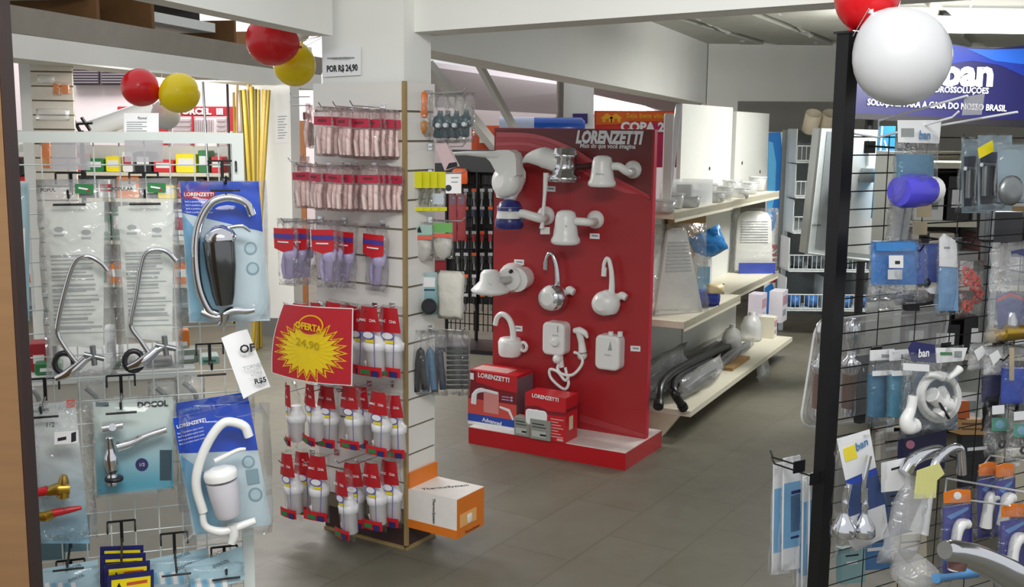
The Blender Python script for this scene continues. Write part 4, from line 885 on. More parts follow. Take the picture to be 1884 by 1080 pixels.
# 7, 8 gooseneck electric taps
for (cx, cy, m, mb_, lb, arch) in ((1026, 545, CHROME, CHROME, 'chrome and white electric gooseneck tap in the board\'s middle', [(1005, 490), (1005, 478), (1010, 467), (1018, 470), (1024, 492), (1026, 515), (1025, 530)]), (1122, 555, PLW, PLW, 'white electric gooseneck tap on the right of the board', [(1112, 502), (1111, 488), (1116, 476), (1121, 480), (1125, 500), (1126, 525), (1125, 540)])):
    it = bt('electric_tap', cx, cy - 20, lb, 'tap')
    it.lathe([(19, 0), (21, 8), (21, 24), (18, 34), (10, 39)], cx, cy, 0, (0, -1, 0), PLW, 'wall_body', 20)
    it.lathe([(15, 0), (18, 4), (21, 14), (19, 26), (12, 34), (6, 38)], cx - 3, cy + 20, -.05, (0, -.12, 1), mb_, 'tap_body', 20)
    it.tube([(x, y, -.06) for x, y in arch], [3, 3.2, 3.4, 3.6, 4.2, 5, 5.5], 0, m, 'spout', 10)
    a = arch[0]; it.tube([(a[0] - 1, a[1] + 6, -.06), (a[0], a[1] - 10, -.06)], 4.5, 0, m, 'aerator', 10, False)
    it.tube([(cx + 14, cy - 6, -.03), (cx + 22, cy - 11, -.03), (cx + 30, cy - 7, -.03)], [5, 7, 6], 0, PLW, 'handle', 10); it.tube([(cx + 8, cy - 10, -.04), (cx + 18, cy - 10, -.03)], 5, 0, m, 'handle_neck', 8, False)
    flange(it, cx, cy, 16)
# 9 tap lower left
it = bt('electric_tap', 945, 640, 'white electric gooseneck tap above the large red carton', 'tap')
it.lathe([(16, 0), (18, 4), (19, 22), (16, 28), (3, 29)], 938, 654, -.07, (0, 0, 1), PLW, 'tap_body', 20); it.tube([(945, 640, 0), (940, 641, -.06)], [17, 15], 0, PLW, 'wall_body', 14, False)
it.tube([(911, 598, -.08), (915, 584, -.08), (924, 578, -.08), (936, 586, -.08), (943, 604, -.08), (945, 628, -.08)], [4, 4.2, 4.4, 4.6, 4.8, 5], 0, PLW, 'spout', 10)
it.tube([(952, 640, -.05), (960, 640, -.05)], 7, 0, PLW, 'handle_neck', 8, False)
q = it.p(963, 638, -.055); MB().tube([(q.x + .019 * math.cos(a), q.y, q.z + .022 * math.sin(a)) for a in [2 * math.pi * k / 16 for k in range(17)]], .009, 8).build('handle', PLW, it.t)
# 10 water heater with hand shower and hose
it = bt('water_heater', 1030, 592, 'white wall heater with corded hand shower beside it', 'heater')
def heater(it, x0, y0, x1, y1, th, rr):
    a, b = it.p(x0, y1), it.p(x1, y0); MB().rbox(a.x, b.x, -th, -.001, a.z, b.z, rr * it.mpp, n=5).build('body', PLW, it.t)
heater(it, 1009, 592, 1050, 647, .075, 9); it.lathe([(7, 0), (7, 3), (5, 5)], 1022, 630, -.076, (0, -1, 0), PLW, 'dial', 12); it.text('ducha', 1022, 617, 5, SHG, -.078); it.card(rect(1025, 600, 1027, 612), -.0765, .0012, [SHG], name='print_mark')
it.tube([(1028, 647, -.04), (1030, 660, -.045), (1034, 676, -.045)], [7, 6, 4], 0, PLW, 'outlet', 10); it.lathe([(6, 0), (7, 3), (7, 9), (3, 11)], 1029, 660, -.05, (-.4, -1, 0), PLW, 'valve_knob', 12)
it.tube([(1030, 664, -.05), (1026, 678, -.055), (1034, 688, -.06), (1052, 690, -.06), (1066, 678, -.055), (1072, 664, -.045), (1066, 652, -.04), (1056, 648, -.04)], 2.6, 0, PLW, 'hose', 8)
it.tube([(1048, 690, -.06), (1040, 700, -.06), (1026, 684, -.06), (1012, 680, -.06), (1013, 694, -.06), (1028, 710, -.06), (1040, 716, -.06), (1046, 706, -.055), (1043, 690, -.05), (1040, 676, -.045)], 2.6, 0, PLW, 'hose', 8)
it.tube([(1072, 648, -.04), (1070, 630, -.04), (1066, 612, -.05)], [7, 5.5, 6], 0, PLW, 'hand_shower_handle', 10); it.tube([(1056, 608, -.05), (1066, 609, -.05), (1076, 613, -.05), (1081, 622, -.05)], [4, 7, 5, 2], 0, PLW, 'hand_shower', 10); it.lathe([(7, 0), (8, 4), (8, 9), (4, 12)], 1074, 653, 0, (0, -1, 0), PLW, 'holder', 12)
# 11 squarish heater
it = bt('water_heater', 1127, 616, 'small white square heater at the board\'s lower right', 'heater')
heater(it, 1104, 616, 1150, 674, .07, 10); it.text('ducha', 1118, 653, 5, SHG, -.073); it.card([(1118, 645), (1123, 628), (1126, 645)], -.0715, .0012, [SHG], name='print_mark')
for x in (1124, 1141): it.tube([(x, 619, -.035), (x, 610, -.035)], 4.5, 0, PLW, 'pipe_stub', 10, False)
# price tags on the board
for k, (x, y, lb) in enumerate(((1013, 347, 'beside the hanging rod'), (1094, 434, 'below the centre arm flange'), (955, 482, 'above the rosette shower'), (952, 604, 'beside the lower left gooseneck tap'), (1169, 641, 'right of the small square heater'))):
    it = It(BO, x, y - 5, .002, 'price_tag', 'tiny white price tag ' + lb, 'price tag', 'price tags on the red board')
    it.card(rect(x - 9, y - 5, x + 9, y + 5, 1), 0, .001, [PAPER, INKG], [(rect(x - 5, y - 2, x + 6, y + 1, 1), 1)])
# cartons on the plinth
def carton(name, lb, px0, px1, ytop, depth, pyb, mats, group=None):
    o = G(px0, pyb, bz); f = Frame(o, -29.5); w_ = f.loc(px1, pyb)[0]; h_ = f.loc(px0, ytop)[1] - bz
    t = thing(name, lb, 'box', o, f.yaw, group); MB().box(0, w_, 0, depth, 0, h_).build('body', mats, t)
    i = It.__new__(It); i.fr, i.off, i.o, i.t = f, 0.0, o, t; i.mpp = w_ / (px1 - px0); i.mpv = h_ / (pyb - ytop); return i, w_, h_
CRED = mat('carton_red', 'c2202a', .3); CDK = mat('carton_maroon', '7c1b25', .35); CBL = mat('carton_blue', '2a4aa8', .35); CPK = mat('carton_pink', 'd98d88', .4); CSAL = mat('carton_salmon', 'cf4f46', .35)
i, w_, h_ = carton('shower_carton', 'tall red shower carton with printed white shower on the plinth', 861, 950, 680, .17, 779, [CRED])
W_ = lambda f: f * w_
mb = MB(); mb.box(0, w_, -.0012, 0, .0, h_ * .06, 0); mb.box(0, w_, -.0014, 0, h_ * .06, h_ * .2, 1); mb.box(0, w_, -.0012, 0, h_ * .2, h_ * .48, 2); mb.prism([(0, h_ * .48), (w_, h_ * .48), (w_, h_ * .7), (w_ * .6, h_ * .72), (w_ * .3, h_ * .78), (0, h_ * .8)], -.0012, 0, 3); mb.box(w_ * .33, w_ * .64, -.0016, 0, h_ * .26, h_ * .66, 4); mb.box(w_ * .0, w_ * .16, -.0016, 0, h_ * .78, h_, 3); mb.box(w_ * .04, w_ * .12, -.002, 0, h_ * .83, h_ * .95, 5)
mb.build('front_print', [PAPER, CBL, CSAL, CDK, CPK, WINK], i.t)
i.text('LORENZETTI', 908, 695, 10, WINK, -.003, bold=.03, rot=R(2)); i.text('Advanced', 905, 776, 9, WINK, -.003, bold=.02, rot=R(4))
mb = MB(); z = lambda f: h_ * f; x = lambda f: w_ * f
mb.tube(spl([(x(.62), -.001, z(.64)), (x(.3), -.001, z(.66)), (x(.15), -.001, z(.58)), (x(.12), -.001, z(.38))], 5), [.008] * 5 + [.012] * 6 + [.016] * 5, 8); mb.tube([(x(.66), -.001, z(.4)), (x(.85), -.001, z(.36)), (x(.94), -.001, z(.2))], [.006, .009, .006], 8)
for v in range(len(mb.v)): mb.v[v] = (mb.v[v][0], mb.v[v][1] * .12 - .0015, mb.v[v][2])
mb.build('printed_shower', PAPER, i.t)
mb = MB()
for k in range(2): mb.prism([(x(.9) + .007 * math.cos(2 * math.pi * j / 10), z(.6 - .05 * k) + .006 * math.sin(2 * math.pi * j / 10)) for j in range(10)], -.002, -.0012); mb.box(x(.7), x(.86), -.002, -.0012, z(.59 - .05 * k), z(.605 - .05 * k))
mb.build('printed_marks', mat('pale_violet', 'b5aedc', .5), i.t)
MB().box(.01, w_ * .75, .03, .13, h_, h_ + .0012).build('top_print', mat('carton_top', 'cfa6a0', .4), i.t); MB().box(w_, w_ + .001, .0, .17, z(.3), z(.95)).build('side_print', mat('side_grey', '76626a', .4), i.t)
i, w_, h_ = carton('shower_carton', 'dark red carton squeezed behind the tall shower carton', 905, 985, 682, .12, 752, [CDK]); i.text('LORENZETTI', 968, 690, 7, WINK, -.003)
i.t.location = i.t.location - Vector(BO.n) * .04
i, w_, h_ = carton('heater_carton', 'short red heater carton under the looping hose', 965, 1040, 722, .13, 803, [CRED])
mb = MB(); mb.prism([(0, z(.62)), (w_ * .3, z(.66)), (w_ * .6, z(.58)), (w_, z(.6)), (w_, z(.68)), (w_ * .6, z(.66)), (w_ * .3, z(.74)), (0, z(.7))], -.0012, 0); mb.build('front_print', CDK, i.t)
MB().rbox(w_ * .02, w_ * .56, -.004, 0, z(.28), z(.66), .02).build('printed_heater', PAPER, i.t); i.text('LORENZETTI', 1003, 732, 8.5, WINK, -.003, bold=.03, rot=R(2))
mb = MB(); 
for k in range(7): mb.box(w_ * .64, w_ * (.95 - .06 * (k % 3)), -.0012, 0, z(.1 + .065 * k), z(.12 + .065 * k))
mb.box(w_ * .8, w_ * .95, -.0014, 0, z(.03), z(.08)); mb.build('printed_lines', mat('soft_pink', 'e3a7a2', .5), i.t)
MB().box(w_, w_ + .0012, .04, .08, z(.25), z(.55)).build('side_label', mat('cream_label', 'd8c9a8', .5), i.t); MB().box(w_, w_ + .001, .0, .13, z(.66), z(.74)).build('side_wave', CDK, i.t)
DGB = mat('grey_box', '8d8f86', .5)
for (x0, x1, yt, yb, lb) in ((946, 974, 766, 800, 'small grey box against the tall shower carton'), (975, 1012, 770, 806, 'small grey box in front of the short heater carton')):
    o = G(x0, yb, bz); i, w_, h_ = carton('spare_part_box', lb, x0, x1, yt, .055, yb, [DGB], 'small grey boxes on the plinth')
    MB().box(w_ * .1, w_ * .8, -.001, 0, h_ * .12, h_ * .42).box(w_ * .5, w_ * .8, -.0015, 0, h_ * .2, h_ * .3, 1).box(w_ * .1, w_ * .8, -.001, 0, h_ * .6, h_ * .64, 1).box(w_ * .1, w_ * .7, -.001, 0, h_ * .75, h_ * .8, 1).build('label', [mat('box_label', 'b5b7b2', .5), INK], i.t)
# ================================================================== balloons
RGX = D(1539, 540, 3.0)
def balloon(name, lb, c, r, m, knot=(0, 0, -1), tie=None):
    t = thing(name, lb, 'balloon', c, 0); k = Vector(knot).normalized()
    pr = [(.03, -1.27), (.06, -1.24), (.03, -1.2), (.05, -1.16)] + [(math.sin(a) * (1 if a > 1.2 else 1), 0) for a in ()]
    prof = [(.035 * r, -1.2 * r), (.07 * r, -1.18 * r), (.03 * r, -1.12 * r)]
    for j in range(1, 17):
        a = math.pi * j / 17; zz = -math.cos(a); rr = math.sin(a)
        if zz < 0: zz *= 1.1; rr *= (1 - .12 * (zz * zz))
        prof.append((rr * r, zz * r))
    prof.append((.01 * r, r))
    MB().lathe(prof, (0, 0, 0), -k, 28).build('skin', m, t)
    s = MB().tube([k * (1.15 * r), k * (1.24 * r), (tie - c) if tie else k * (1.5 * r)], .0012, 5).build('string', PAPER, t); return t
BRED = mat('balloon_red', 'e0141f', .3, coat=.3, var=.02); BYEL = mat('balloon_yellow', 'ffe20a', .35, coat=.2, var=.02); BWHT = mat('balloon_white', 'dfe1e3', .35, coat=.2, var=.02)
d = 4.55
def bl(name, lb, px, py, rp, d, m, knot, tie=None): return balloon(name, lb, D(px, py, d), rp * d / FPX, m, knot, tie)
tp = SL.at(-.41, SL.loc(600, 60)[1], -.06); tq = ea + LBV * .5 - LBN * .02; tw = Vector((RGX.x, RGX.y, 1.845))
bl('balloon', 'red balloon tucked under the beam left of the pillar', 500, 74, 46, 4.62, BRED, (.9, 0, -.2), tp)
bl('balloon', 'yellow balloon hanging under the red one beside the pillar', 542, 120, 38, 4.85, BYEL, (.35, 0, 1), tp)
bl('balloon', 'small pale balloon peeking out behind the pillar pair', 556, 62, 13, 5.1, BWHT, (-.3, 0, -1), tp)
bl('balloon', 'red balloon above the white grid rack beside a yellow one', 258, 161, 34, 5.2, BRED, (.9, 0, -.5), tq)
bl('balloon', 'yellow balloon above the white grid rack beside a red one', 331, 171, 36, 5.2, BYEL, (-.9, 0, -.5), tq)
bl('balloon', 'white balloon half hidden below the yellow one over the rack', 305, 212, 26, 5.4, BWHT, (-.3, 0, 1), tq)
bl('balloon', 'red balloon cut by the photo edge above the black post', 1596, -8, 58, 3.02, BRED, (-.45, 0, -1), tw)
bl('balloon', 'large white balloon in front of the blue banner', 1659, 106, 86, 2.9, BWHT, (-.6, 0, .8), tw)
# ================================================================== long white gondola behind the display
gA, gB = G(1252, 808), G(1466, 640)
GY = math.degrees(math.atan2(gB.y - gA.y, gB.x - gA.x)); GF = Frame(gA, GY)
CRM = mat('shelf_cream', 'cfcbb8', .5, var=.06); PNL = mat('back_panel', 'cdcec8', .55, var=.04); DCR = mat('cream_metal', 'c4bda4', .5, var=.1)
u_split = GF.loc(1363, 548, 0.0)[0]
uA = 0.0; uB = GF.loc(1466, 640)[0]; L1 = u_split; DEP = .36
zs = [GF.loc(1252, 597, .0)[1], GF.loc(1235, 392, -.08)[1]]
zd = .155; uB = GF.loc(1450, 513)[0]
ul0 = lambda px: GF.loc(px, 270, -DEP)[0]
def unit(lb, a, b, back, zt, holes, ins, near):
    t = thing('gondola_shelf', lb, 'shelving', GF.at(a, 0, 0), GF.yaw); w_ = b - a
    MB().box(0.01, w_ - .01, DEP + .0, DEP + .025, .1, zs[1] - .04).build('back_panel', PNL, t); MB().box(ins[2] - a, ins[3] - a, DEP + .0, DEP + .025, zs[1] - .035, zt).build('back_panel', PNL, t)
    for x in (0.0, w_ - .03): MB().box(x, x + .03, DEP + .026, DEP + .075, 0, zs[1]).build('upright', DCR, t)
    for k, z in enumerate(zs):
        o = MB().box(.004, w_ - .004, ins[k], DEP - .001, z - .035, z); o.box(.004, w_ - .004, ins[k], ins[k] + .004, z - .05, z + .004); o.build('shelf', CRM, t)
        for x in (.006, w_ - .012): MB().prism([(0, 0), (1, 0), (1, 1)], 0, 1) ; MB().hexa([Vector(p) for p in ((x, DEP - .16, z - .036), (x + .006, DEP - .16, z - .036), (x + .006, DEP, z - .13), (x, DEP, z - .13), (x, DEP - .16, z - .035), (x + .006, DEP - .16, z - .035), (x + .006, DEP, z - .035), (x, DEP, z - .035))]).build('bracket', DCR, t)
    MB().box(.0, w_, -.05, DEP - .001, zd - .03, zd).build('deck', CRM, t)
    fr = MB(); 
    for x in (0, w_ - .05): fr = MB(); fr.hexa([Vector(p) for p in ((x, .1, 0), (x + .05, .1, 0), (x + .05, DEP, 0), (x, DEP, 0), (x, .01, zd - .031), (x + .05, .01, zd - .031), (x + .05, DEP, zd - .031), (x, DEP, zd - .031))]); fr.build('foot', DCR, t)
    mb = MB()
    for px, py in holes:
        u_, z_ = GF.loc(px, py, -DEP); mb.lathe([(.012, 0), (.012, .004)], (u_ - a, DEP + .0005, z_), (0, -1, 0), 10)
    if holes: mb.build('screw_hole', INK, t)
    return t
zt1 = GF.loc(1300, 194, -DEP)[1]; zt2 = GF.loc(1385, 207, -DEP)[1]
unit('cream shelving bay nearest the red display, washboards on it', uA, L1, DEP, zt1, ((1305, 310),), (0, .07, ul0(1253), ul0(1346)), True)
unit('cream shelving bay farther along, beside the blue banner stand', L1 + .004, uB, DEP, zt2, ((1365, 300), (1398, 316)), (.07, .09, ul0(1353), ul0(1413)), False)
MB_ = MB
# cardboard and teal pieces seen under the shelves
def gond(name, u, z, off, lb, cat, group=None, dyaw=0.0): return thing(name, lb, cat, GF.at(u, z, -off), GF.yaw + dyaw, group)
ul_ = lambda px, py, off=0: GF.loc(px, py, -off)
c = gond('cardboard_sheet', ul_(1236, 420, .34)[0], zs[0], .335, 'brown cardboard sheet behind the washboards on the middle shelf', 'cardboard'); MB().box(-.1, .62, -.012, .0, 0.001, .5).build('sheet', mat('cardboard', '9c7c50', .8, var=.1), c)
# plastic ware
PLC = mat('washboard_white', 'dcdcd6', .35)
def washboard(lb, u, off, w_, h_, dyaw, lean, taper=.5):
    t = gond('washboard', u, zs[0], off, lb, 'washboard', None, dyaw); 
    wt = w_ * taper; b = MB().prism([(-w_ / 2, 0), (w_ / 2, 0)] + [(x * wt * .5 * 1.0, h_ - wt * .28 * (1 - s)) for x, s in ((1, 0), (.93, .45), (.75, .8), (.4, 1), (-.4, 1), (-.75, .8), (-.93, .45), (-1, 0))], -.012, .012).build('board', PLC, t)
    mb = MB()
    for k in range(9): ww = w_ * .38 * (taper + (1 - taper) * (.5 - .04 * k)); mb.tube([(-ww, -.013, h_ * (.5 + .042 * k)), (ww, -.013, h_ * (.5 + .042 * k))], .006, 6)
    mb.build('ribs', mat('rib_white', 'c6c9c8', .35), t)
    o = MB().pillow(w_ * 1.25, h_ * 1.06, .1, int(u * 100), 8, 9).build('plastic_wrap', CLR, t); o.location = (0, -.005, h_ * 1.05)
    m = Matrix.Rotation(lean, 4, 'X')
    for ch in t.children: ch.matrix_basis = m @ ch.matrix_basis
    return t
a1 = ul_(1222, 560, .2)[0]; washboard('wrapped ribbed washboard standing beside the red display edge', a1, .12, .3, .46, R(-40), R(-6), .42)
a2 = ul_(1385, 525, .2)[0]; w2 = washboard('wrapped washboard with blue printed film at the far shelf end', a2, .2, .27, .43, R(-58), R(-6), .9); 
MB().box(-.12, .14, -.05, -.045, .0, .075).build('printed_film', mat('film_blue', '3d4c9c', .35, var=.3, scale=12), w2)
a3 = ul_(1283, 540, .18)[0]
t = gond('detergent_bottle', a3, zs[0], .16, 'white jug with crumpled blue film cap on the middle shelf', 'bottle', None, R(-55))
MB().lathe([(.055, 0), (.062, .02), (.062, .22), (.05, .27), (.028, .3)], (0, 0, 0), (0, 0, 1), 16, squash=.7).build('jug', PLC, t)
o = MB().pillow(.2, .16, .12, 7, 7, 7, wr=.5).build('blue_film', mat('film_sky', '2f7fc4', .25, var=.25, scale=15), t); o.matrix_local = Matrix.Translation((.0, 0, .4)) @ Matrix.Rotation(R(-25), 4, 'Y')
MB().box(-.035, .035, -.05, -.046, .06, .2).build('label', LBLUE, t)
t = gond('film_packet', ul_(1292, 545, .08)[0], zs[0], .06, 'blue and white crumpled packet at the shelf edge', 'packet', None, R(-50)); o = MB().pillow(.17, .1, .08, 13, 7, 7, wr=.4).build('packet', [mat('film_navy', '3347a4', .3, var=.3, scale=14)], t); o.location = (0, 0, .1)
o = MB().pillow(.1, .06, .06, 14, 6, 6, wr=.4).build('orange_corner', mat('film_cream', 'd9c79a', .4), t); o.location = (.05, -.02, .13)
# glassy plastic cups and bowls on the upper shelf
bowl = None; CUP = clear('clear_cup', haze=.42, gloss=.7, rough=.08, bump=.4)
for k in range(12):
    px = 1222 + k * 15.5; u = ul_(px, 372, .13 + .05 * (k % 3))[0]; lb = 'clear plastic cup, %s on the upper shelf' % (NTH + ['eleventh', 'twelfth'])[k] + ' from the red display'
    if bowl is None:
        bowl = thing('plastic_cup', lb, 'cup', (0, 0, 0), 0, 'clear cups on the upper shelf'); MB().lathe([(.03, 0), (.045, .002), (.055, .06), (.052, .06), (.042, .006), (.01, .005)], n=14).build('cup', CUP, bowl); MB().tube([(.056 * math.cos(2 * math.pi * j / 14), .056 * math.sin(2 * math.pi * j / 14), .06) for j in range(15)], .003, 5).build('rim', CUP, bowl); o = bowl
    else: o = dup(bowl, lb)
    setpose(o, GF.at(u, zs[1] + .001, -.13 - .05 * (k % 3)), k * .7, sc=(1.15, 1.15, 1.0 + .3 * ((k * 7) % 3)))
t = gond('clear_bin', ul_(1232, 355, .3)[0], zs[1], .2, 'clear plastic bin with black insert next to the red display', 'bin'); mb = MB()
for b in ((-.2, .2, -.09, -.088, 0, .14), (-.2, .2, .088, .09, 0, .14), (-.2, -.198, -.09, .09, 0, .14), (.198, .2, -.09, .09, 0, .14)): mb.box(*b)
mb.build('walls', clear('bin_clear', haze=.3, gloss=.25, bump=.05), t); MB().lathe([(.045, 0), (.05, .02), (.045, .12)], (-.1, -.02, 0), (0, 0, 1), 14).build('insert', BLKP, t)
# wrapped boards standing at the display end
for k, (x0, x1, yt, lb, m) in enumerate(((1219, 1240, 208, 'narrow white board standing behind the display edge', PLW), (1240, 1256, 190, 'film-wrapped roll leaning against the white back panel', CLRH))):
    p0_, p1_ = D(x0, 345, 5.75 + .1 * k), D(x1, yt, 5.75 + .1 * k); t = thing('wrapped_board', lb, 'board', (p0_.x, p0_.y, zs[1]), 0)
    MB().rbox(0, p1_.x - p0_.x, 0, .03, 0.001, p1_.z - zs[1], .012).build('board', PLW if k == 0 else mat('film_white', 'd5d6da', .15, var=.1), t)
    if k: t.rotation_euler.y = R(5); t.location.x -= .05
# lower deck goods
HOSE = mat('black_hose', '131417', .35)
for k, (pts, lb) in enumerate((([(1212, 741, .0), (1216, 710, -.03), (1240, 684, -.08), (1293, 657, -.14), (1356, 650, -.2)], 'black hose curving over the lower deck to the front, outer one'), ([(1254, 745, .02), (1240, 722, 0), (1240, 704, -.05), (1256, 688, -.09), (1306, 662, -.15)], 'black hose curving over the lower deck to the front, inner one'))):
    v = [GF.hit(*q) for q in pts]; v = [Vector((p.x, p.y, max(p.z, zd + .025))) for p in v]
    t = thing('hose_length', lb, 'hose', v[0]); MB().tube([p - v[0] for p in spl(v)], .022, 10).build('hose', HOSE, t); MB().lathe([(.026, 0), (.026, .03)], (0, 0, 0), (v[0] - v[1]).normalized(), 12).build('end_cap', BLKP, t)
for k, (x0, y0, x1, y1, off, th, m, lb) in enumerate(((1170, 652, 1262, 735, -.22, .16, CLRH, 'bag of black hoses beside the display on the lower deck'), (1225, 640, 1340, 716, -.26, .14, CLR, 'bag of dark hoses along the back of the lower deck'), (1256, 672, 1330, 752, -.06, .1, CLRH, 'clear bag bulging at the lower deck edge'), (1300, 648, 1388, 700, -.12, .1, CLR, 'flat clear bag past the black hoses'))):
    it = It(GF, (x0 + x1) / 2, y0, off, 'hose_bag', lb, 'bagged hose', 'bags of hose on the lower deck'); zz = it.o.z - zd - .002; wd_ = (x1 - x0) * it.mpp
    MB().pillow(wd_, zz, th, 31 + k, 9, 7, wr=.5).build('bag', m, it.t); rnd = random.Random(k); mb = MB()
    for j in range(11 if k < 2 else 4): mb.tube(spl([(-wd_ * .42, rnd.uniform(-th, th) * .3, -zz * rnd.uniform(.4, .9)), (-wd_ * .05, rnd.uniform(-th, th) * .4, -zz * rnd.uniform(.25, .7)), (wd_ * .42, rnd.uniform(-th, th) * .3, -zz * rnd.uniform(.4, .9))], 4), .014, 8)
    mb.build('hoses', HOSE if k < 2 else mat('grey_hose', '77797a', .4), it.t)
t = gond('cardboard_piece', ul_(1340, 690, .1)[0], zd, .12, 'brown cardboard flap under the clear bags on the lower deck', 'cardboard'); MB().box(-.2, .2, -.1, .14, .001, .02).build('sheet', mat('cardboard', '9c7c50', .8), t)
for k, (px, r, h_, m, lb) in enumerate(((1340, .065, .17, CLRH, 'clear plastic dome bottle beside the stacked cups'), (1375, .075, .18, CLRH, 'large clear bottle before the pale boxes'))):
    t = gond('clear_bottle', ul_(px, 650, .2)[0], zd, .18, lb, 'bottle'); MB().lathe([(r * .9, 0), (r, .01), (r, h_ * .6), (r * .7, h_ * .9), (r * .3, h_)], n=16).build('bottle', CUP, t); MB().lathe([(r * .32, h_), (r * .32, h_ + .02)], n=12).build('cap', PLW, t)
for k in range(3):
    t = gond('plastic_tub', ul_(1400, 640, .16)[0], zd + .048 * k, .15, ['bottom', 'middle', 'topmost'][k] + ' tub of the nested stack on the lower deck', 'tub', 'stacked tubs on the lower deck'); MB().lathe([(.06, 0.001), (.075, .045), (.08, .047)], n=16).build('tub', CUP, t)
for k, (px, off, w_, h_, m, lb) in enumerate(((1390, .3, .16, .24, mat('box_lilac_white', 'cfc8d2', .5), 'pale box with pink print standing at the deck back'), (1428, .2, .18, .24, mat('box_white', 'd6d3da', .5), 'pale box at the far end of the lower deck'), (1412, .1, .09, .15, mat('box_cream', 'd9d4c2', .5), 'small cream box before the pale boxes'))):
    t = gond('carton', ul_(px, 640, off)[0], zd, off, lb, 'box'); MB().box(-w_ / 2, w_ / 2, -.05, .05, .001, h_).build('body', m, t); MB().box(-w_ * .4, w_ * .4, -.0515, -.05, h_ * .55, h_ * .85).box(-w_ * .3, w_ * .2, -.0515, -.05, h_ * .2, h_ * .4, 1).build('print', [mat('dusty_pink', 'b58b98', .5), INKG], t)
p0_ = G(1405, 680, .12); t = thing('crumpled_bag', 'crumpled clear bag drooping off the lower deck edge', 'bag', GF.at(ul_(1398, 650, 0)[0], zd - .01, .03), GF.yaw); MB().pillow(.22, .2, .07, 77, 7, 7, wr=.5).build('bag', CLRH, t)
# ================================================================== black grid rack on the right
RGO = D(1539, 540, 3.0); RG = Frame(RGO, 31.3)
zpt = RG.loc(1564, 62)[1]
rr = thing('grid_rack', 'black wire grid rack with square post carrying bathroom fittings', 'rack', RG.o, RG.yaw)
MB().box(-.021, .021, -.012, .03, 0, zpt).build('post', BLK, rr)
MB().box(-.028, .028, -.018, .036, zpt, zpt + .006).build('post_cap', BLKP, rr)
MB().box(1.33, 1.372, -.012, .03, 0, zpt).build('post', BLK, rr)
zg = RG.loc(1600, 252)[1]; g = MB(); z = zg
while z > .08: g.tube([(.02, 0, z), (1.34, 0, z)], .0019, 4); z -= .05
for k in range(9): g.tube([(.02 + .163 * k, .004, .06), (.02 + .163 * k, .004, zg + .01)], .0021, 4)
g.build('wire_grid', BLK, rr)
MB().box(-.25, 1.4, -.03, .04, 0, .03).build('base_bar', BLK, rr); MB().box(-.02, .03, -.3, .3, .03, .05).build('foot', BLK, rr)
def rg(name, px, py, off, lb, cat, group=None): return It(RG, px, py, off, name, lb, cat, group)
def hook_R(px, py, ln, lb, m=BLK, group='black hooks on the black grid', back=False, dbl=False):
    it = rg('rack_hook', px, py, .003, lb, 'hook', group); s = 1 if back else -1
    MB().box(-.022, .022, -.003, 0, -.03, .004).build('bracket', m, it.t)
    MB().tube([(0, 0, -.01), (0, s * ln, -.014), (0, s * (ln + .012), .004)], .0028, 6).build('arm', m, it.t)
    if dbl: MB().tube([(0, 0, .05), (0, s * (ln - .02), .05)], .002, 6).build('label_arm', m, it.t)
WWIRE = mat('white_wire', 'dfe2e4', .4)
it = rg('price_hook', 1615, 252, .004, 'white double wire hook with blank grey price holder under the banner', 'hook')
MB().tube([it.p(1566, 245), it.p(1616, 253), it.p(1617, 222), it.p(1780, 176, -.3)], .0032, 6).tube([it.p(1616, 253), it.p(1752, 216, -.26), it.p(1764, 205, -.28)], .0032, 6).tube([it.p(1700, 236, -.1), it.p(1872, 206, -.38)], .0032, 6).tube([it.p(1570, 120), it.p(1566, 246)], .003, 6).build('wire', WWIRE, it.t)
it.card([(1776, 178), (1812, 172), (1806, 211), (1771, 212)], -.29, .002, [hp], name='price_holder')
for a in (((1600, 262, .12), 'black hook at the top row of the black grid by the post'), ((1700, 430, .16), 'black hook over the blue film packs on the black grid'), ((1640, 446, .1), 'black hook just right of the black post above the blue pack'), ((1760, 440, .14), 'black hook with the white and blue sachet'), ((1800, 482, .16), 'black hook with the red seal bag'), ((1740, 632, .2), 'black hook over the coiled hose bag'), ((1612, 640, .14), 'black hook holding the teal bags'), ((1840, 624, .18), 'black hook at the middle row near the small grey bags'), ((1665, 806, .2), 'black hook carrying the white tap card'), ((1830, 740, .16), 'black hook with the black and teal bags')): hook_R(*a[0], a[1])
hook_R(1500, 872, .16, 'black hook behind the post with the nearer blue sachets', back=True); hook_R(1470, 850, .1, 'black hook tip carrying the farther blue sachets behind the post', back=True)
# violet bottle bag
VIO = mat('violet_bottle', '4b45c8', .25, var=.08); TEALB = mat('teal_cloth', '3d7593', .5, var=.1)
it = rg('bottle_bag', 1692, 222, .16, 'hanging bag with violet bottle and white card header', 'bagged bottle')
it.card([(1652, 221), (1732, 221), (1728, 264), (1653, 262)], -.012, .0015, [PAPER, INKG], [(rect(1658, 236, 1682, 252), 1)], 'header'); it.text('ban', 1702, 249, 15, mat('ink_blue', '4a7fae', .5), -.015, bold=.02)
it.bag(1650, 226, 1730, 380, .07, CLR, 201); it.card(rect(1656, 284, 1718, 332), .0, .012, [TEALB], name='cloth')
it.tube([(1654, 352, 0), (1662, 352, 0), (1700, 350, 0), (1708, 350, 0)], [18, 21, 20, 17], 0, VIO, 'bottle', 18, False); it.tube([(1708, 350, 0), (1720, 349, 0)], [17, 16], 0, PLW, 'cap', 16, False)
it = rg('tube_bag', 1660, 374, .05, 'clear bag of grey tubes below the violet bottle', 'bagged tubes')
for x in (1648, 1662): it.tube([(x + 6, 376), (x - 4, 450)], 7, 0, mat('tube_grey', 'a4a6a5', .35), 'tube', 10, False)
it.bag(1634, 374, 1684, 456, .04, CLR, 202); 
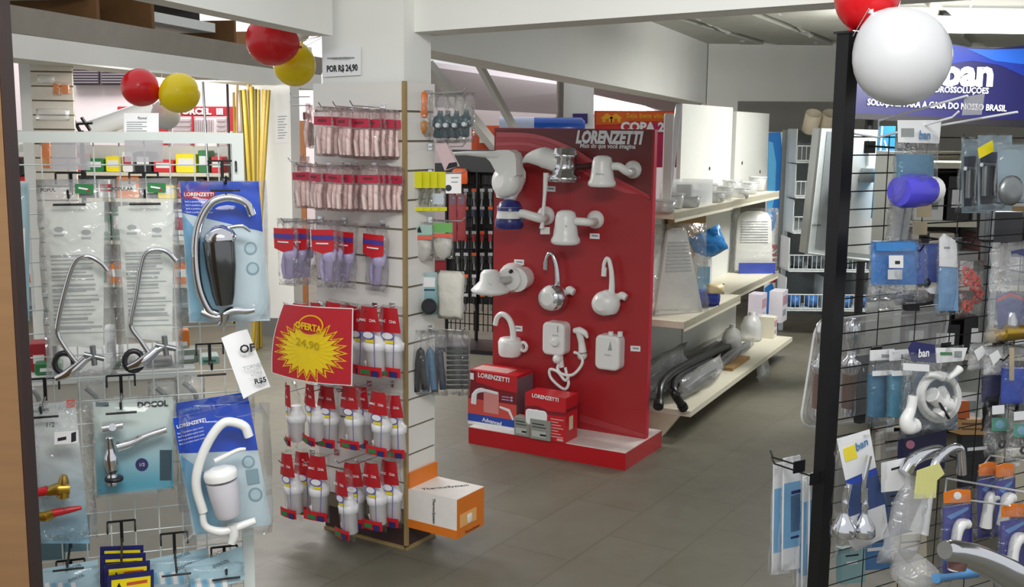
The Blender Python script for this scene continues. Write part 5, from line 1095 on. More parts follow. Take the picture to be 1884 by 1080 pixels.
for k, (x, y) in enumerate(((1688, 376), (1680, 408))): it = rg('beige_tag', x + 10, y, .02 + .004 * k, ['upper', 'lower'][k] + ' beige tag beside the clear bag of grey tubes', 'tag', 'beige tags'); it.card(rect(x, y, x + 26, y + 24), 0, .002, [mat('beige_tag', 'b8a98a', .6)])
# dark blister packs with yellow sticker
for k, (x0, y0, x1, y1) in enumerate(((1770, 252, 1822, 392), (1800, 245, 1862, 388), (1836, 262, 1900, 372))):
    it = rg('accessory_blister', (x0 + x1) / 2, y0, .1 + .07 * k, ['frosted blister of dark bars farthest back under the banner', 'frosted blister with yellow sticker and chrome bar', 'blister with round chrome holder at the frame edge'][k], 'blister pack')
    it.card(rect(x0, y0 + 4, x1, y1), .012, .0015, [mat('frost_card', '8ea2ac', .5), mat('slate_print', '2c3344', .4)], [(rect(x0 + 4, y0 + 36, x1 - 6, y1 - 12, -2), 1)] if k < 2 else [])
    it.bag(x0, y0, x1, y1, .06, CLR2, 210 + k, wr=.04, name='blister')
    if k < 2:
        for j in range(2): it.tube([(x0 + 14 + 20 * j, y0 + 60), (x0 + 12 + 20 * j, y1 - 28)], 4, -.01, STEEL, 'bar', 8, False)
        it.tube([(x0 + 6, y0 + 58), (x1 - 8, y0 + 60)], 2.5, -.01, CHROME, 'rail', 8, False)
    else: it.lathe([(14, 0), (17, 3), (17, 6), (13, 9), (6, 9)], 1854, 350, -.02, (-.2, -1, 0), STEEL, 'ring_holder', 18)
    if k == 1: it.card([(1799, 273), (1826, 258), (1829, 278), (1802, 292)], -.04, .001, [YEL], name='sticker')
# blue film packs
BF1 = mat('film_blue_a', '2a76c0', .35, var=.12); BF2 = mat('film_blue_b', '2450ae', .35, var=.12)
for k, (x0, y0, x1, y1, m) in enumerate(((1696, 446, 1730, 556, BF2), (1660, 448, 1704, 560, BF2), (1606, 442, 1690, 552, BF1))):
    it = rg('film_pack', (x0 + x1) / 2, y0, .05 + .04 * k, ['violet-blue crinkled pack with two black knobs', 'deep blue pack wedged behind the labelled blue one', 'bright blue pack with white barcode label'][k], 'pack')
    it.card(rect(x0 + 3, y0 + 2, x1 - 3, y0 + 74 if k != 2 else y0 + 82), 0, .012, [m], name='film'); it.bag(x0 - 6, y0, x1 + 6, y1, .05, CLR, 220 + k)
    if k == 2: 
        mb = MB(); it.prism(mb, rect(1636, 470, 1662, 493), -.027, -.026); it.prism(mb, rect(1634, 496, 1660, 514), -.027, -.026, 1); it.prism(mb, rect(1647, 480, 1656, 486), -.0275, -.027, 2); mb.build('label', [PAPER, mat('label_grey', 'c3c8cc', .5), INK], it.t); it.card(rect(1612, 446, 1684, 462), -.012, .001, [mat('film_sky', '2f7fc4', .25)], name='header')
    if k == 0:
        for j in range(2): it.lathe([(5, 0), (6, 3), (3, 6)], 1690 + 12 * j, 520, -.02, (0, -1, 0), BLKP, 'knob', 10)
        it.card([(1700, 532), (1726, 526), (1732, 542), (1712, 540)], -.03, .001, [PAPER], name='tag'); 
it = rg('dark_clip', 1680, 556, .03, 'black clip holding clear film under the blue packs', 'clip'); it.card(rect(1668, 558, 1692, 572), 0, .012, [BLKP]); it.bag(1594, 548, 1660, 570, .04, CLRH, 228); 
it = rg('sachet', 1746, 428, .11, 'white headed light blue sachet between the blue and red bags', 'sachet')
it.card([(1730, 440), (1738, 430), (1760, 444), (1762, 492), (1730, 490)], -.003, .004, [PAPER, INKG], [(rect(1737, 454, 1748, 458), 1)], 'header'); it.card(rect(1732, 490, 1763, 572), 0, .01, [mat('sachet_blue', '6d9ac4', .4, var=.1)], name='body'); it.bag(1728, 432, 1766, 582, .035, CLR, 230)
it = rg('seal_bag', 1786, 482, .09, 'clear bag of red rubber seals', 'bagged seals'); it.bag(1764, 480, 1812, 584, .05, CLR, 231); mb = MB(); rnd = random.Random(4)
for j in range(16):
    c_ = it.p(rnd.uniform(1770, 1804), rnd.uniform(492, 566), rnd.uniform(-.01, .01)); rj = .012
    mb.tube([c_ + Vector((rj * math.cos(a), rnd.uniform(-.002, .002), rj * math.sin(a))) for a in [2 * math.pi * q / 10 for q in range(11)]], .004, 5)
mb.build('red_seals', mat('seal_red', 'c2493a', .5), it.t)
it = rg('fitting_bag', 1862, 448, .16, 'clear navy printed bag with brass fitting at the frame edge', 'bagged fitting')
it.bag(1826, 446, 1900, 630, .06, CLRH, 232); it.card([(1836, 545), (1860, 535), (1890, 548), (1890, 606), (1838, 606)], .0, .004, [mat('navy_film', '2e3f8a', .4), mat('film_red', 'b43a3a', .4)], [([(1836, 548), (1860, 538), (1890, 550), (1890, 556), (1860, 545), (1836, 555)], 1)], 'print'); it.card([(1862, 462), (1890, 456), (1890, 474), (1860, 472)], -.01, .002, [NAVY], name='header'); it.tube([(1842, 612, 0), (1862, 610, 0), (1886, 610, 0)], [9, 11, 9], 0, BRASS, 'fitting', 10); it.lathe([(7, 0), (8, 10), (4, 20)], 1858, 606, 0, (0, 0, 1), CHROME, 'nozzle', 10)
for k in range(2):
    it = rg('chrome_tube', 1818 + 12 * k, 300 + 140 * k, -.03, ['upper', 'lower'][k] + ' chrome tube standing behind the grid', 'tube', 'chrome tubes behind the grid'); it.tube([(1818 - 3 * k, 385 + 60 * k, 0), (1814 - 4 * k, 440 + 170 * k, 0)], 8 - 2 * k, 0, STEEL, 'tube', 12, False)
it = rg('black_pack', 1850, 390, -.04, 'black box behind the grid below the frosted blisters', 'box'); it.card(rect(1828, 390, 1882, 446), 0, .06, [BLKP])
# big clear blister behind the post
it = rg('tap_set_blister', 1580, 572, -.14, 'large rounded clear blister with chrome taps behind the black post', 'blister pack')
def rr_px(x0, y0, x1, y1, r, sk): 
    o = []
    for cx, cy, a0 in ((x1 - r, y0 + r, -90), (x1 - r, y1 - r, 0), (x0 + r, y1 - r, 90), (x0 + r, y0 + r, 180)):
        for j in range(5): a = R(a0 + 90 * j / 4); o.append((cx + r * math.cos(a), cy + r * math.sin(a) - sk * (cx - x0)))
    return o
BIG = clear('big_blister', haze=.12, gloss=.45, rough=.05, bump=.05, scale=6)
it.card([(a + (b - 690) * -.16 + 8, b) for a, b in rr_px(1478, 592, 1720, 790, 26, .14)], .02, .003, [BIG], name='back_sheet')
a = [(a + (b - 690) * -.16 + 8, b) for a, b in rr_px(1486, 600, 1712, 782, 22, .14)]; mb = MB(); n = len(a)
v = [it.p(x, y, .02) for x, y in a] + [it.p(x + (4 if x < 1600 else -4), y + (4 if y < 690 else -4), -.05) for x, y in a]; mb.add(v, [(j, (j + 1) % n, n + (j + 1) % n, n + j) for j in range(n)] + [tuple(range(2 * n - 1, n - 1, -1))]); mb.build('dome', BIG, it.t)
rim = [it.p(x, y, .015) for x, y in [(a_ + (b - 690) * -.16 + 8, b) for a_, b in rr_px(1478, 592, 1720, 790, 26, .14)]]; MB().tube(rim + [rim[0]], .004, 6).build('rim', clear('rim_clear', haze=.45, gloss=.5, bump=.05), it.t)
for x in (1506, 1560): 
    it.lathe([(9, 0), (10, 6), (8, 50), (12, 62), (13, 68), (6, 74), (5, 92), (9, 96), (9, 118), (3, 124)], x, 768 - (x - 1506) * .1, -.01, (0, 0, 1), CHROME, 'tap', 14)
    it.lathe([(8.5, 0), (9, 44)], x, 750, -.012, (0, 0, 1), mat('copper_brown', '7a5238', .35, .6), 'copper_sleeve', 12)
it.card([(1600, 640), (1706, 622), (1704, 760), (1596, 775)], .012, .002, [mat('grey_insert', '8b8d87', .5)], name='insert')
# teal bags, hose set
for k, x in enumerate((1604, 1640)):
    it = rg('teal_bag', x + 20, 640, .06 + .03 * k, ['teal cloth bag nearest the post', 'teal cloth bag beside the coiled hose'][k], 'bagged cloth', )
    it.card(rect(x - 2, 645, x + 42, 664, -3), -.004, .003, [PAPER, INKG], [(rect(x + 18, 652, x + 34, 658), 1)], 'header'); it.card(rect(x + 2, 690, x + 36, 768, 0), 0, .02, [mat('teal_cloth_%d' % k, ['2f6f92', '3f8aa6'][k], .4, var=.2, scale=40)], name='cloth'); it.bag(x - 3, 645, x + 42, 784, .05, CLR, 240 + k); it.card(rect(x + 2, 683, x + 38, 692, -2), -.02, .002, [PAPER], name='band')
it = rg('hose_set', 1722, 640, .15, 'clear bag with coiled white shower hose and handset', 'bagged hose')
it.card([(1672, 641), (1680, 628), (1720, 634), (1722, 668), (1678, 664)], -.004, .003, [NAVY], name='header'); it.text('ban', 1700, 650, 14, WINK, -.008, bold=.02, rot=R(2)); it.card([(1722, 640), (1780, 640), (1772, 664), (1724, 668)], -.003, .002, [PAPER, INKG, GREEN], [(rect(1756, 646, 1770, 658), 1), (rect(1730, 648, 1752, 654), 2)], 'leaflet')
it.bag(1664, 642, 1772, 798, .06, CLR, 245); it.card(rect(1662, 668, 1710, 681, 3), -.03, .001, [PAPER], name='label'); it.card(rect(1682, 684, 1762, 790), .024, .002, [mat('slate_back', '6d7d8c', .5)], name='backing')
mb = MB(); pts = []
for j in range(60):
    a = 2 * math.pi * j / 22; rr_ = 34 + 5 * math.sin(j * .9) * 0 + (j / 22 - 1.3) * 3; pts.append(it.p(1728 + rr_ * math.cos(a), 730 + rr_ * 1.18 * math.sin(a), -.012 + .006 * (j / 22)))
mb.tube(pts, .0085, 8).build('hose', PLW, it.t); it.tube([(1742, 698, -.02), (1758, 686, -.02), (1766, 678, -.02)], [3, 4, 5], 0, PLW, 'hose_end', 10)
it.tube([(1706, 690, -.02), (1720, 690, -.02), (1734, 696, -.02)], [3, 4, 4], 0, PLW, 'hose_end', 10)
it.tube([(1680, 728, -.015), (1676, 752, -.015), (1668, 772, -.015), (1672, 784, -.015), (1684, 782, -.015)], [6, 6, 8, 10, 9], 0, PLW, 'handset', 12)
it.tube([(1714, 726, -.015), (1726, 738, -.015), (1744, 744, -.015)], [10, 8, 9], 0, PLW, 'bracket', 10); it.tube([(1732, 715, -.015), (1738, 735, -.015), (1724, 764, -.015)], [5, 7, 8], 0, PLW, 'bracket', 10); it.tube([(1726, 738, -.03), (1746, 770, -.03)], 2, 0, BLKP, 'screw', 6, False)
# right hand middle bits
for k, (x, y) in enumerate(((1800, 640), (1828, 648))):
    it = rg('screw_bag', x, y, .14 + .03 * k, 'small grey bag with white tag, %s of the pair' % ['left', 'right'][k], 'bagged part', 'small grey bags'); it.bag(x - 16, y - 10, x + 18, y + 42, .03, CLRH, 250 + k); it.card([(x - 8, y + 6), (x + 8, y - 4), (x + 14, y + 10), (x, y + 24)], -.018, .001, [PAPER], name='tag')
for k, (x, lb) in enumerate(((1832, 'dark blue pack behind the grey bags'), (1868, 'royal blue pack with clear top at the frame edge'))):
    it = rg('blue_pack', x, 640, .12 + .05 * k, lb, 'pack'); it.card(rect(x - 18, 690 - 12 * k, x + 22, 742), 0, .015, [[NAVY, BLUE][k]], name='film'); it.bag(x - 20, 634, x + 24, 748, .04, CLR, 254 + k)
    if k: it.card(rect(x - 10, 640, x - 2, 700), -.012, .002, [mat('beige_tag', 'b8a98a', .6)], name='strip')
it = rg('orange_box', 1790, 736, -.1, 'orange and brown boxes stacked behind the black grid', 'box'); it.card(rect(1766, 738, 1784, 770), 0, .04, [mat('rust_orange', 'b85a24', .5)], name='orange_side'); it.card(rect(1768, 772, 1816, 800), 0, .05, [mat('tan_box', 'b08a5a', .6), mat('brown_line', '6d4a2c', .6)], [(rect(1770, 778, 1814, 782), 1), (rect(1770, 788, 1814, 791), 1)], 'box')
it = rg('black_bag', 1825, 728, .12, 'crumpled black bag beside the teal bottle bags', 'bag'); it.bag(1812, 728, 1850, 790, .05, mat('black_film', '111214', .35, bump=.3), 260)
for k, (x, y) in enumerate(((1840, 745), (1880, 756))):
    it = rg('green_label_bag', x, y, .16 + .03 * k, ['clear bag with green label and black ring', 'clear bag with green label cut by the frame edge'][k], 'bagged part'); it.bag(x - 24, y, x + 26, y + 90, .05, CLR, 262 + k); it.card(rect(x - 14, y + 2, x + 8, y + 18, -2), -.024, .001, [PAPER], name='tag'); it.card(rect(x - 14, y + 24, x + 18, y + 48), -.004, .003, [mat('sea_green', '4d9c86', .4), LBLUE], [(circ(x, y + 36, 8), 1)], 'label'); q = it.p(x + 4, y + 72, -.01); MB().tube([(q.x + .014 * math.cos(a), q.y, q.z + .01 * math.sin(a)) for a in [2 * math.pi * j / 14 for j in range(15)]], .004, 6).build('ring', BLKP, it.t)
# white tap card
it = rg('shower_tap_pack', 1585, 796, .17, 'white card pack with yellow sticker and two chrome shower heads', 'tap pack')
c = [(1545, 812), (1602, 792), (1640, 1000), (1572, 1012)]
it.card([(1540, 808), (1600, 790), (1612, 860), (1556, 884)], .0, .0015, [PAPER], name='header'); it.card([(1556, 884), (1612, 862), (1634, 940), (1560, 950)], .004, .0015, [mat('navy_card', '2e4a80', .4), BLUE], [([(1556, 884), (1612, 860), (1615, 872), (1559, 896)], 1)], 'middle'); it.card([(1536, 962), (1628, 928), (1636, 986), (1574, 1014)], .002, .0015, [PAPER], name='footer')
it.text('ban', 1586, 818, 16, mat('ink_blue', '4a7fae', .5), -.003, rot=R(-16), bold=.02); it.card([(1552, 826), (1572, 818), (1578, 842), (1556, 850)], -.002, .001, [YEL], name='sticker')
for x, y0 in ((1551, 890), (1587, 838)):
    yb = 986; it.lathe([(14, 0), (16, 3), (15, 12), (9, 22), (5, 28), (4, 36), (6, 38), (4, 44), (3, 60), (4, 64)], x, yb, -.02, (0, 0, 1), CHROME, 'shower_head', 16)
    it.tube([(x, yb - 62), (x + 2, y0 + 50), (x + 12, y0)], [3, 3.5, 4], -.02, CHROME, 'arm', 10)
it.bag(1538, 800, 1640, 1015, .05, CLR2, 270, wr=.05, name='blister')
# sachets on the back hooks left of the post
BLS = mat('sachet_sky', '7db4dc', .4, var=.06); 
for k, (x, y0, y1, off) in enumerate(((1458, 838, 1050, -.13), (1440, 848, 1058, -.17), (1506, 868, 1090, -.06), (1494, 872, 1100, -.1), (1486, 870, 1095, -.14))):
    it = rg('blue_sachet', x, y0, off, 'tall white and sky blue sachet left of the black post, %s from the front' % ['fourth', 'rearmost', 'first', 'second', 'third'][k], 'sachet', 'tall blue sachets behind the post'); w2 = 15
    mb = MB(); it.prism(mb, [(x - w2, y0 + 6), (x + w2, y0), (x + w2 - 2, y1 - 4), (x - w2 - 3, y1)], 0, .006, 0); it.prism(mb, [(x - w2, y0 + 52), (x + w2, y0 + 46), (x + w2 - 2, y1 - 46), (x - w2 - 2, y1 - 40)], -.001, 0, 1); it.prism(mb, [(x - 2, y0 + 66), (x + w2, y0 + 62), (x + w2, y0 + 68), (x - 2, y0 + 72)], -.0016, -.001, 2); it.prism(mb, [(x - 3, y1 - 62), (x + w2 - 2, y1 - 66), (x + w2 - 2, y1 - 62), (x - 3, y1 - 58)], -.0016, -.001, 2); mb.build('card', [PAPER, BLS, NAVY], it.t)
    if k == 0: it.card([(x - 3, y0 + 75), (x + w2 - 1, y0 + 70), (x + w2 - 1, y1 - 75), (x - 3, y1 - 70)], -.0012, .0002, [mat('slate_blue', '4c6f90', .45)], name='print')
    it.bag(x - w2 - 3, y0, x + w2 + 2, y1, .016, CLR2, 280 + k, y=-.002, wr=.3)
# navy card and chrome arcs
it = rg('navy_pack', 1700, 790, .08, 'dark navy pack with pink ring behind chrome arches', 'pack'); it.card([(1664, 794), (1742, 786), (1738, 862), (1660, 868)], 0, .02, [mat('deep_navy', '1d1f45', .45), mat('pink_ring', 'c07a90', .5)], [(circ(1675, 818, 8), 1)]); 
it = rg('chrome_spout', 1700, 830, .2, 'chrome spout arching over the cream leaflet', 'spout'); it.tube([(1664, 870), (1680, 846), (1704, 834), (1728, 830), (1736, 842)], [8, 8, 8, 8, 7], 0, CHROME, 'tube', 12); it.card([(1622, 852), (1668, 842), (1676, 900), (1622, 906)], .02, .002, [PAPER, INK], [([(1640, 862), (1662, 856), (1662, 860), (1640, 866)], 1)], 'leaflet')
it = rg('chrome_spout', 1740, 825, .24, 'chrome spout with jointed nozzle tied to the pale yellow tag', 'spout'); it.tube([(1712, 870), (1726, 844), (1748, 826), (1764, 824), (1768, 838), (1769, 872)], [5, 5, 5, 5, 5.5, 6], 0, CHROME, 'tube', 12)
it = rg('tagged_bag', 1700, 856, .26, 'long clear bag knotted with pale yellow tag', 'bag'); it.card([(1688, 866), (1728, 852), (1738, 872), (1724, 884), (1722, 916), (1682, 918)], -.02, .002, [mat('pale_yellow', 'd9d78a', .6)], name='tag')
o = it.bag(1650, 876, 1724, 1034, .07, CLRH, 290, taper=.45); o.rotation_euler.y = R(14); it.tube([(1716, 886, -.01), (1704, 930, -.01), (1690, 980, -.01)], [3, 7, 12], 0, clear('clear_tube', haze=.4, gloss=.4), 'tube', 10)
# blue packs with orange headers on white hooks
for k, (x0, y0, x1, y1, off, lb) in enumerate(((1800, 850, 1838, 990, .17, 'blue pack with orange header farther back on the white hook'), (1832, 852, 1868, 986, .2, 'blue pack with orange header hanging middle on the white hook'), (1736, 900, 1788, 1068, .3, 'front blue pack with orange header and white handle'), (1842, 926, 1892, 1090, .36, 'blue pack with orange header at the frame corner'))):
    it = rg('orange_header_pack', (x0 + x1) / 2, y0, off, lb, 'pack'); w_ = x1 - x0
    it.card([(x0 + 2, y0 + 6), (x0 + w_ * .5, y0), (x1 - 2, y0 + 2), (x1 - 2, y0 + 24), (x0 + 2, y0 + 26)], -.004, .003, [ORA, PAPER], [(circ(x0 + w_ * .5, y0 + 12, 7), 1)] if k == 2 else [], 'header'); it.card([(x0, y0 + 34), (x1, y0 + 26), (x1, y1 - 4), (x0, y1)], .0, .003, [mat('royal_card', '2b2f8c', .35), mat('sky_mark', '5a8cc8', .4)], [([(x0 + 6, y0 + 50), (x1 - 6, y0 + 32), (x1 - 6, y0 + 38), (x0 + 14, y0 + 56)], 1)]); it.bag(x0, y0, x1, y1, .05, CLR, 300 + k)
    it.tube([(x0 + w_ * .35, y1 - 20, -.015), (x0 + w_ * .45, y0 + 90, -.015), (x0 + w_ * .6, y0 + 66, -.015), (x0 + w_ * .85, y0 + 64, -.015)], [7, 6, 7, 6], 0, PLW, 'handle', 10)
it = rg('price_hook', 1740, 888, .01, 'white double wire hook with the orange headed packs', 'hook'); MB().tube([it.p(1738, 915, -.0), it.p(1742, 880, 0), it.p(1900, 908, -.42)], .003, 6).tube([it.p(1738, 915), it.p(1858, 930, -.38)], .003, 6).tube([it.p(1800, 868, 0), it.p(1822, 838, 0), it.p(1900, 850, -.25)], .003, 6).build('wire', WWIRE, it.t)
# big chrome tap at the corner
it = rg('chrome_tap', 1800, 1010, .5, 'big chrome tap spout at the bottom corner', 'tap'); it.tube([(1738, 1012, 0), (1752, 1014, .0), (1790, 1024, 0), (1830, 1042, 0), (1868, 1064, 0), (1900, 1092, 0.02), (1920, 1120, .14), (1916, 1132, .3), (1910, 1140, .495)], [10, 13, 15, 17, 19, 22, 22, 20, 18], 0, CHROME, 'spout', 16); it.lathe([(10, 0), (11, 12), (9, 20)], 1760, 1046, 0, (.1, 0, 1), mat('dull_copper', '8c6a66', .3, .7), 'aerator', 14)
it = rg('blue_tool', 1770, 1055, .4, 'light blue plastic wrench below the chrome tap', 'wrench'); it.tube([(1722, 1064, 0), (1740, 1062, 0), (1770, 1058, 0), (1792, 1050, 0)], [6, 4, 4, 9], 0, mat('tool_blue', '5f9ad0', .4), 'wrench', 8)
it = rg('clear_cup', 1666, 1040, .3, 'clear plastic cup lying among packs at the rack bottom', 'cup'); it.lathe([(22, 0), (26, 6), (28, 30), (27, 30), (20, 6)], 1668, 1072, 0, (.3, -.4, 1), CLRH, 'cup', 16)
# packs behind the lower grid
for k, (x0, y0, x1, y1, m, lb) in enumerate(((1548, 1010, 1592, 1075, mat('seafoam', '8fb5b8', .5), 'seafoam card behind the grid near the post foot'), (1586, 985, 1640, 1050, mat('mid_blue', '4d7cae', .45), 'mid blue card behind the lower black grid'), (1630, 900, 1668, 985, mat('dusk_blue', '51617f', .45), 'dusky blue printed card behind the black grid'), (1620, 800, 1664, 850, mat('bone', 'b7b3a4', .6), 'bone coloured pack behind the grid above the leaflet'), (1650, 985, 1705, 1090, mat('cream_pack', 'c5bda6', .6), 'cream carton behind the lower black grid'), (1580, 655, 1602, 780, mat('dark_pack', '33363b', .5), 'dark narrow pack behind the grid left of the teal bags'), (1770, 800, 1830, 900, mat('dark_case', '202127', .4), 'black case with white marks behind the grid'), (1842, 830, 1890, 930, mat('cream_pack', 'c5bda6', .6), 'cream box edge behind the grid at the frame edge'))):
    it = rg('card_pack', (x0 + x1) / 2, y0, -.05 - .012 * k, lb, 'card pack'); it.card(rect(x0, y0, x1, y1, -4), 0, .02, [m, INK, PAPER], [(rect(x0 + 8, y0 + 12, x1 - 12, y0 + 15, -3), 1), (rect(x0 + 10, y0 + 24, x1 - 14, y0 + 30, -3), 2)])
# ================================================================== background, left: shop beyond the rack
def box_thing(name, lb, cat, p, sx, sy, sz, m, group=None, yaw=0, part='body'):
    t = thing(name, lb, cat, p, yaw, group); MB().box(-sx / 2, sx / 2, -sy / 2, sy / 2, 0, sz).build(part, m, t); return t
# slatted strip on a post with a few bags
LS = Frame(D(98, 200, 6.2), 10); x0, z0 = LS.loc(66, 330); x1, z1 = LS.loc(131, 106)
t = thing('slatwall_strip', 'cream slatted strip on the wall above the rack by the wood panel', 'display', LS.o, LS.yaw); mb = MB(); z = z1; mb.box(x0, x1, .01, .03, 0, z1, 1)
while z > .1: mb.box(x0, x1, 0, .012, z - .075, z - .004); z -= .08
mb.build('slats', [mat('slat_cream', 'd6d0c2', .5), GROOVE], t)
struct(MB().box(D(24, 200, 6.3).x, D(64, 200, 6.3).x, 6.4, 6.6, 0, 1.98).build('wall_column_left', WHITE))
for k, (x, y, w_, h_, m, lb) in enumerate(((103, 150, 9, 26, ORA, 'small clear bag with one orange part on the slatted strip'), (119, 152, 13, 22, ORA, 'small clear bag with orange plug on the slatted strip'), (85, 138, 26, 16, CLRH, 'pale empty bag on the slatted strip, upper'), (96, 200, 56, 22, CLRH, 'pale wide bag low on the slatted strip'), (84, 258, 14, 52, ORA, 'orange blister seen through the rack below its rail'))):
    it = It(LS, x, y, .03, 'hanging_bag', lb, 'bag'); it.bag(x - w_ / 2 - 3, y, x + w_ / 2 + 3, y + h_, .03, CLR if m == ORA else CLRH, 400 + k)
    if m == ORA: it.card(rect(x - w_ / 2, y + 4, x + w_ / 2, y + h_ - 3), 0, .01, [ORA, mat('amber', 'c98a3a', .5)], [(rect(x - w_ / 3, y + h_ * .6, x + w_ / 3, y + h_ - 5), 1)], 'part')
it = It(Frame((0, 9.15, 0), 0), 30, 290, 0, 'black_bin', 'black plastic bin behind the rack top by the wood panel', 'bin'); it.card([(14, 292), (36, 290), (42, 300), (42, 323), (14, 323)], 0, .1, [BLKP], name='bin')
# louvred vent panels high on the far wall
WB = Frame((0, 12.5, 0), 0)
for k, (a, b) in enumerate(((131, 182), (184, 240))):
    it = It(WB, (a + b) / 2, 116, .03, 'louvre_vent', ['left dark louvre vent under the mezzanine beam', 'right dark louvre vent under the mezzanine beam'][k], 'vent'); mb = MB(); it.prism(mb, rect(a, 112, b, 156), .01, .125)
    for j in range(8): it.prism(mb, rect(a + 2, 115 + 5 * j, b - 2, 118 + 5 * j), -.01, .01, 1)
    mb.build('louvres', [mat('louvre_dark', '4b454b', .6), mat('louvre', '6d666c', .6)], it.t)
# red sign band with white lettering, on the far shop front
REDS = mat('sign_red', 'b02a34', .5)
it = It(WB, 320, 196, .04, 'shop_sign', 'long red sign band with white letters on the far wall', 'sign'); it.card(rect(216, 196, 424, 214), 0, .05, [REDS], name='board')
it.text('III  INC     FORCEL  III', 330, 205, 15, WINK, -.012, bold=.05, sx=1.15)
for k, x in enumerate((296, 424)):
    it = It(WB, x, 196, .06, 'red_frame_post', ['red post of the far shop front behind the balloons', 'red post of the far shop front beside the rods'][k], 'post', 'red posts of the far shop front'); p = it.p(x, 330); MB().box(-.03, .05, 0, .05, -it.o.z, 0).build('post', REDS, it.t)
it = It(WB, 370, 216, .03, 'louvred_cabinet', 'white louvred cabinet with red edging under the sign', 'cabinet'); mb = MB(); it.prism(mb, rect(316, 216, 416, 440), 0, .05)
for j in range(9): it.prism(mb, rect(318, 219 + 9 * j, 350, 223 + 9 * j), -.02, 0, 1); it.prism(mb, rect(398, 219 + 9 * j, 414, 223 + 9 * j), -.02, 0, 1)
for j in range(9): it.prism(mb, rect(358 + 4 * j, 220, 360 + 4 * j, 250), -.02, 0, 1)
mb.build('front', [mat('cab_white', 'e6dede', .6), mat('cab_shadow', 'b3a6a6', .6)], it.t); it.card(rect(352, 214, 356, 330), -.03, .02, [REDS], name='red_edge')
# white tube roll
a, b = D(168, 238, 9.3), D(284, 198, 9.3); t = thing('white_roll', 'thick white roll slanting behind the rack under the balloons', 'roll', a); MB().tube([(0, 0, 0), b - a], .08, 14).build('roll', PLW, t)
MB().lathe([(.03, 0), (.03, .002)], b - a, (b - a).normalized(), 12).build('core', mat('cardboard', '9c7c50', .8), t)
# dark easel-like frame
t = thing('wire_stand', 'dark crossed wire stand behind the rack beside the white roll', 'stand', Vector((D(150, 330, 7.6).x, 7.6, 0))); p = lambda x, y: D(x, y, 7.6) - Vector((D(150, 330, 7.6).x, 7.6, 0))
MB().tube([p(134, 218), p(152, 250)], .012, 5).tube([p(150, 216), p(166, 240)], .012, 5).tube([p(138, 228), p(170, 226)], .012, 5).tube([p(150, 240), Vector((0, 0, .01))], .015, 5).build('wire', BLK, t)
# shelving with red, white, yellow goods behind the rack, far
t = thing('goods_shelf', 'white shelf unit crowded with red and yellow packs behind the rack', 'shelving', (D(260, 300, 9.2).x, 9.2, 0)); sx0, sx1 = D(5, 300, 9.2).x - t.location.x, D(425, 300, 9.2).x - t.location.x
MB().box(sx0, sx1, .3, .33, 0, 1.42).build('back_panel', PNL, t)
for z in (.25, .62, .98, 1.2, 1.54): MB().box(sx0, sx1, 0, .3, z - .03, z).build('shelf', CRM, t)
for x in (sx0, sx1): MB().box(x - .02, x + .02, 0, .33, 0, 1.55).build('upright', WMET, t)
rnd = random.Random(12); pal = [('red', mat('signal_red2', 'cf2a30', .4)), ('white', PLW), ('red', mat('signal_red2', 'cf2a30', .4)), ('yellow', YEL), ('orange', ORA), ('white', PLW), ('dark', BLKP), ('green', GREEN)]
n = 0
for z, zl in ((1.2, 'top'), (.98, 'second'), (.62, 'third'), (.25, 'lowest')):
    x = sx0 + .08; k = 0
    while x < sx1 - .1:
        w_ = rnd.uniform(.09, .2); h_ = rnd.uniform(.1, .19) if z > .9 else rnd.uniform(.14, .28); cn, m = rnd.choice(pal)
        o = thing('goods_box', '%s pack on the %s far shelf, %s from the wood panel' % (cn, zl, (NTH + ORD_N)[k]), 'pack', (t.location.x + x + w_ / 2, 9.2 + .12, z), 0, 'goods on the far shelf')
        mb = MB(); mb.rbox(-w_ / 2 + .005, w_ / 2 - .005, -.09, .09, .001, h_, .012); mb.box(-w_ * .35, w_ * .35, -.0925, -.09, h_ * .35, h_ * .75, 1); mb.build('body', [m, PLW if cn != 'white' else REDS], o); x += w_ + .01; k += 1
# yellow rods leaning by the column
RY = mat('rod_yellow', 'a48c1c', .5, var=.15, scale=5); RT = mat('rod_tan', 'b59655', .6, var=.2); RB = mat('rod_brown', '5d5330', .6)
for k, (xa, ya, xb, m, c_) in enumerate(((456, 136, 478, RT, 'tall tan'), (442, 166, 462, RB, 'dark'), (449, 165, 470, RY, 'yellow'), (463, 160, 487, RY, 'yellow'), (470, 164, 480, RB, 'dark'), (476, 165, 484, RY, 'yellow'), (484, 165, 490, RY, 'yellow'), (489, 166, 493, RT, 'tan'), (495, 166, 497, RY, 'yellow'), (437, 150, 430, RT, 'thin tan'), (430, 170, 436, RY, 'thin yellow'), (418, 148, 428, BLK, 'thin black'), (373, 143, 392, STEEL, 'thin grey'))):
    d_ = 8.15 - .03 * k if k < 9 else 9.0; a = D(xa, ya, d_ + .0); b = D(xb, 596, d_ - .15); b = G(xb, 640, 0); b = D(min(xb, 474), 500, d_ - .2); dr = (b - a); b = a + dr * (a.z / (a.z - b.z))
    t = thing('rod', '%s rod leaning beside the white column, %s from the column' % (c_, (NTH + ['eleventh', 'twelfth', 'thirteenth'])[12 - k] if k != 12 else 'farthest from it'), 'rod', b, 0, 'rods leaning by the column')
    MB().tube([(0, 0, .002), a - b], (.018 if k in (2, 3, 7) else .012) if k < 9 else .01, 8).build('shaft', m, t)
    if k in (2, 3): MB().tube([(a - b) * .2, (a - b) * .27], .0185, 8).tube([(a - b) * .55, (a - b) * .6], .0185, 8).build('mark', RB, t)
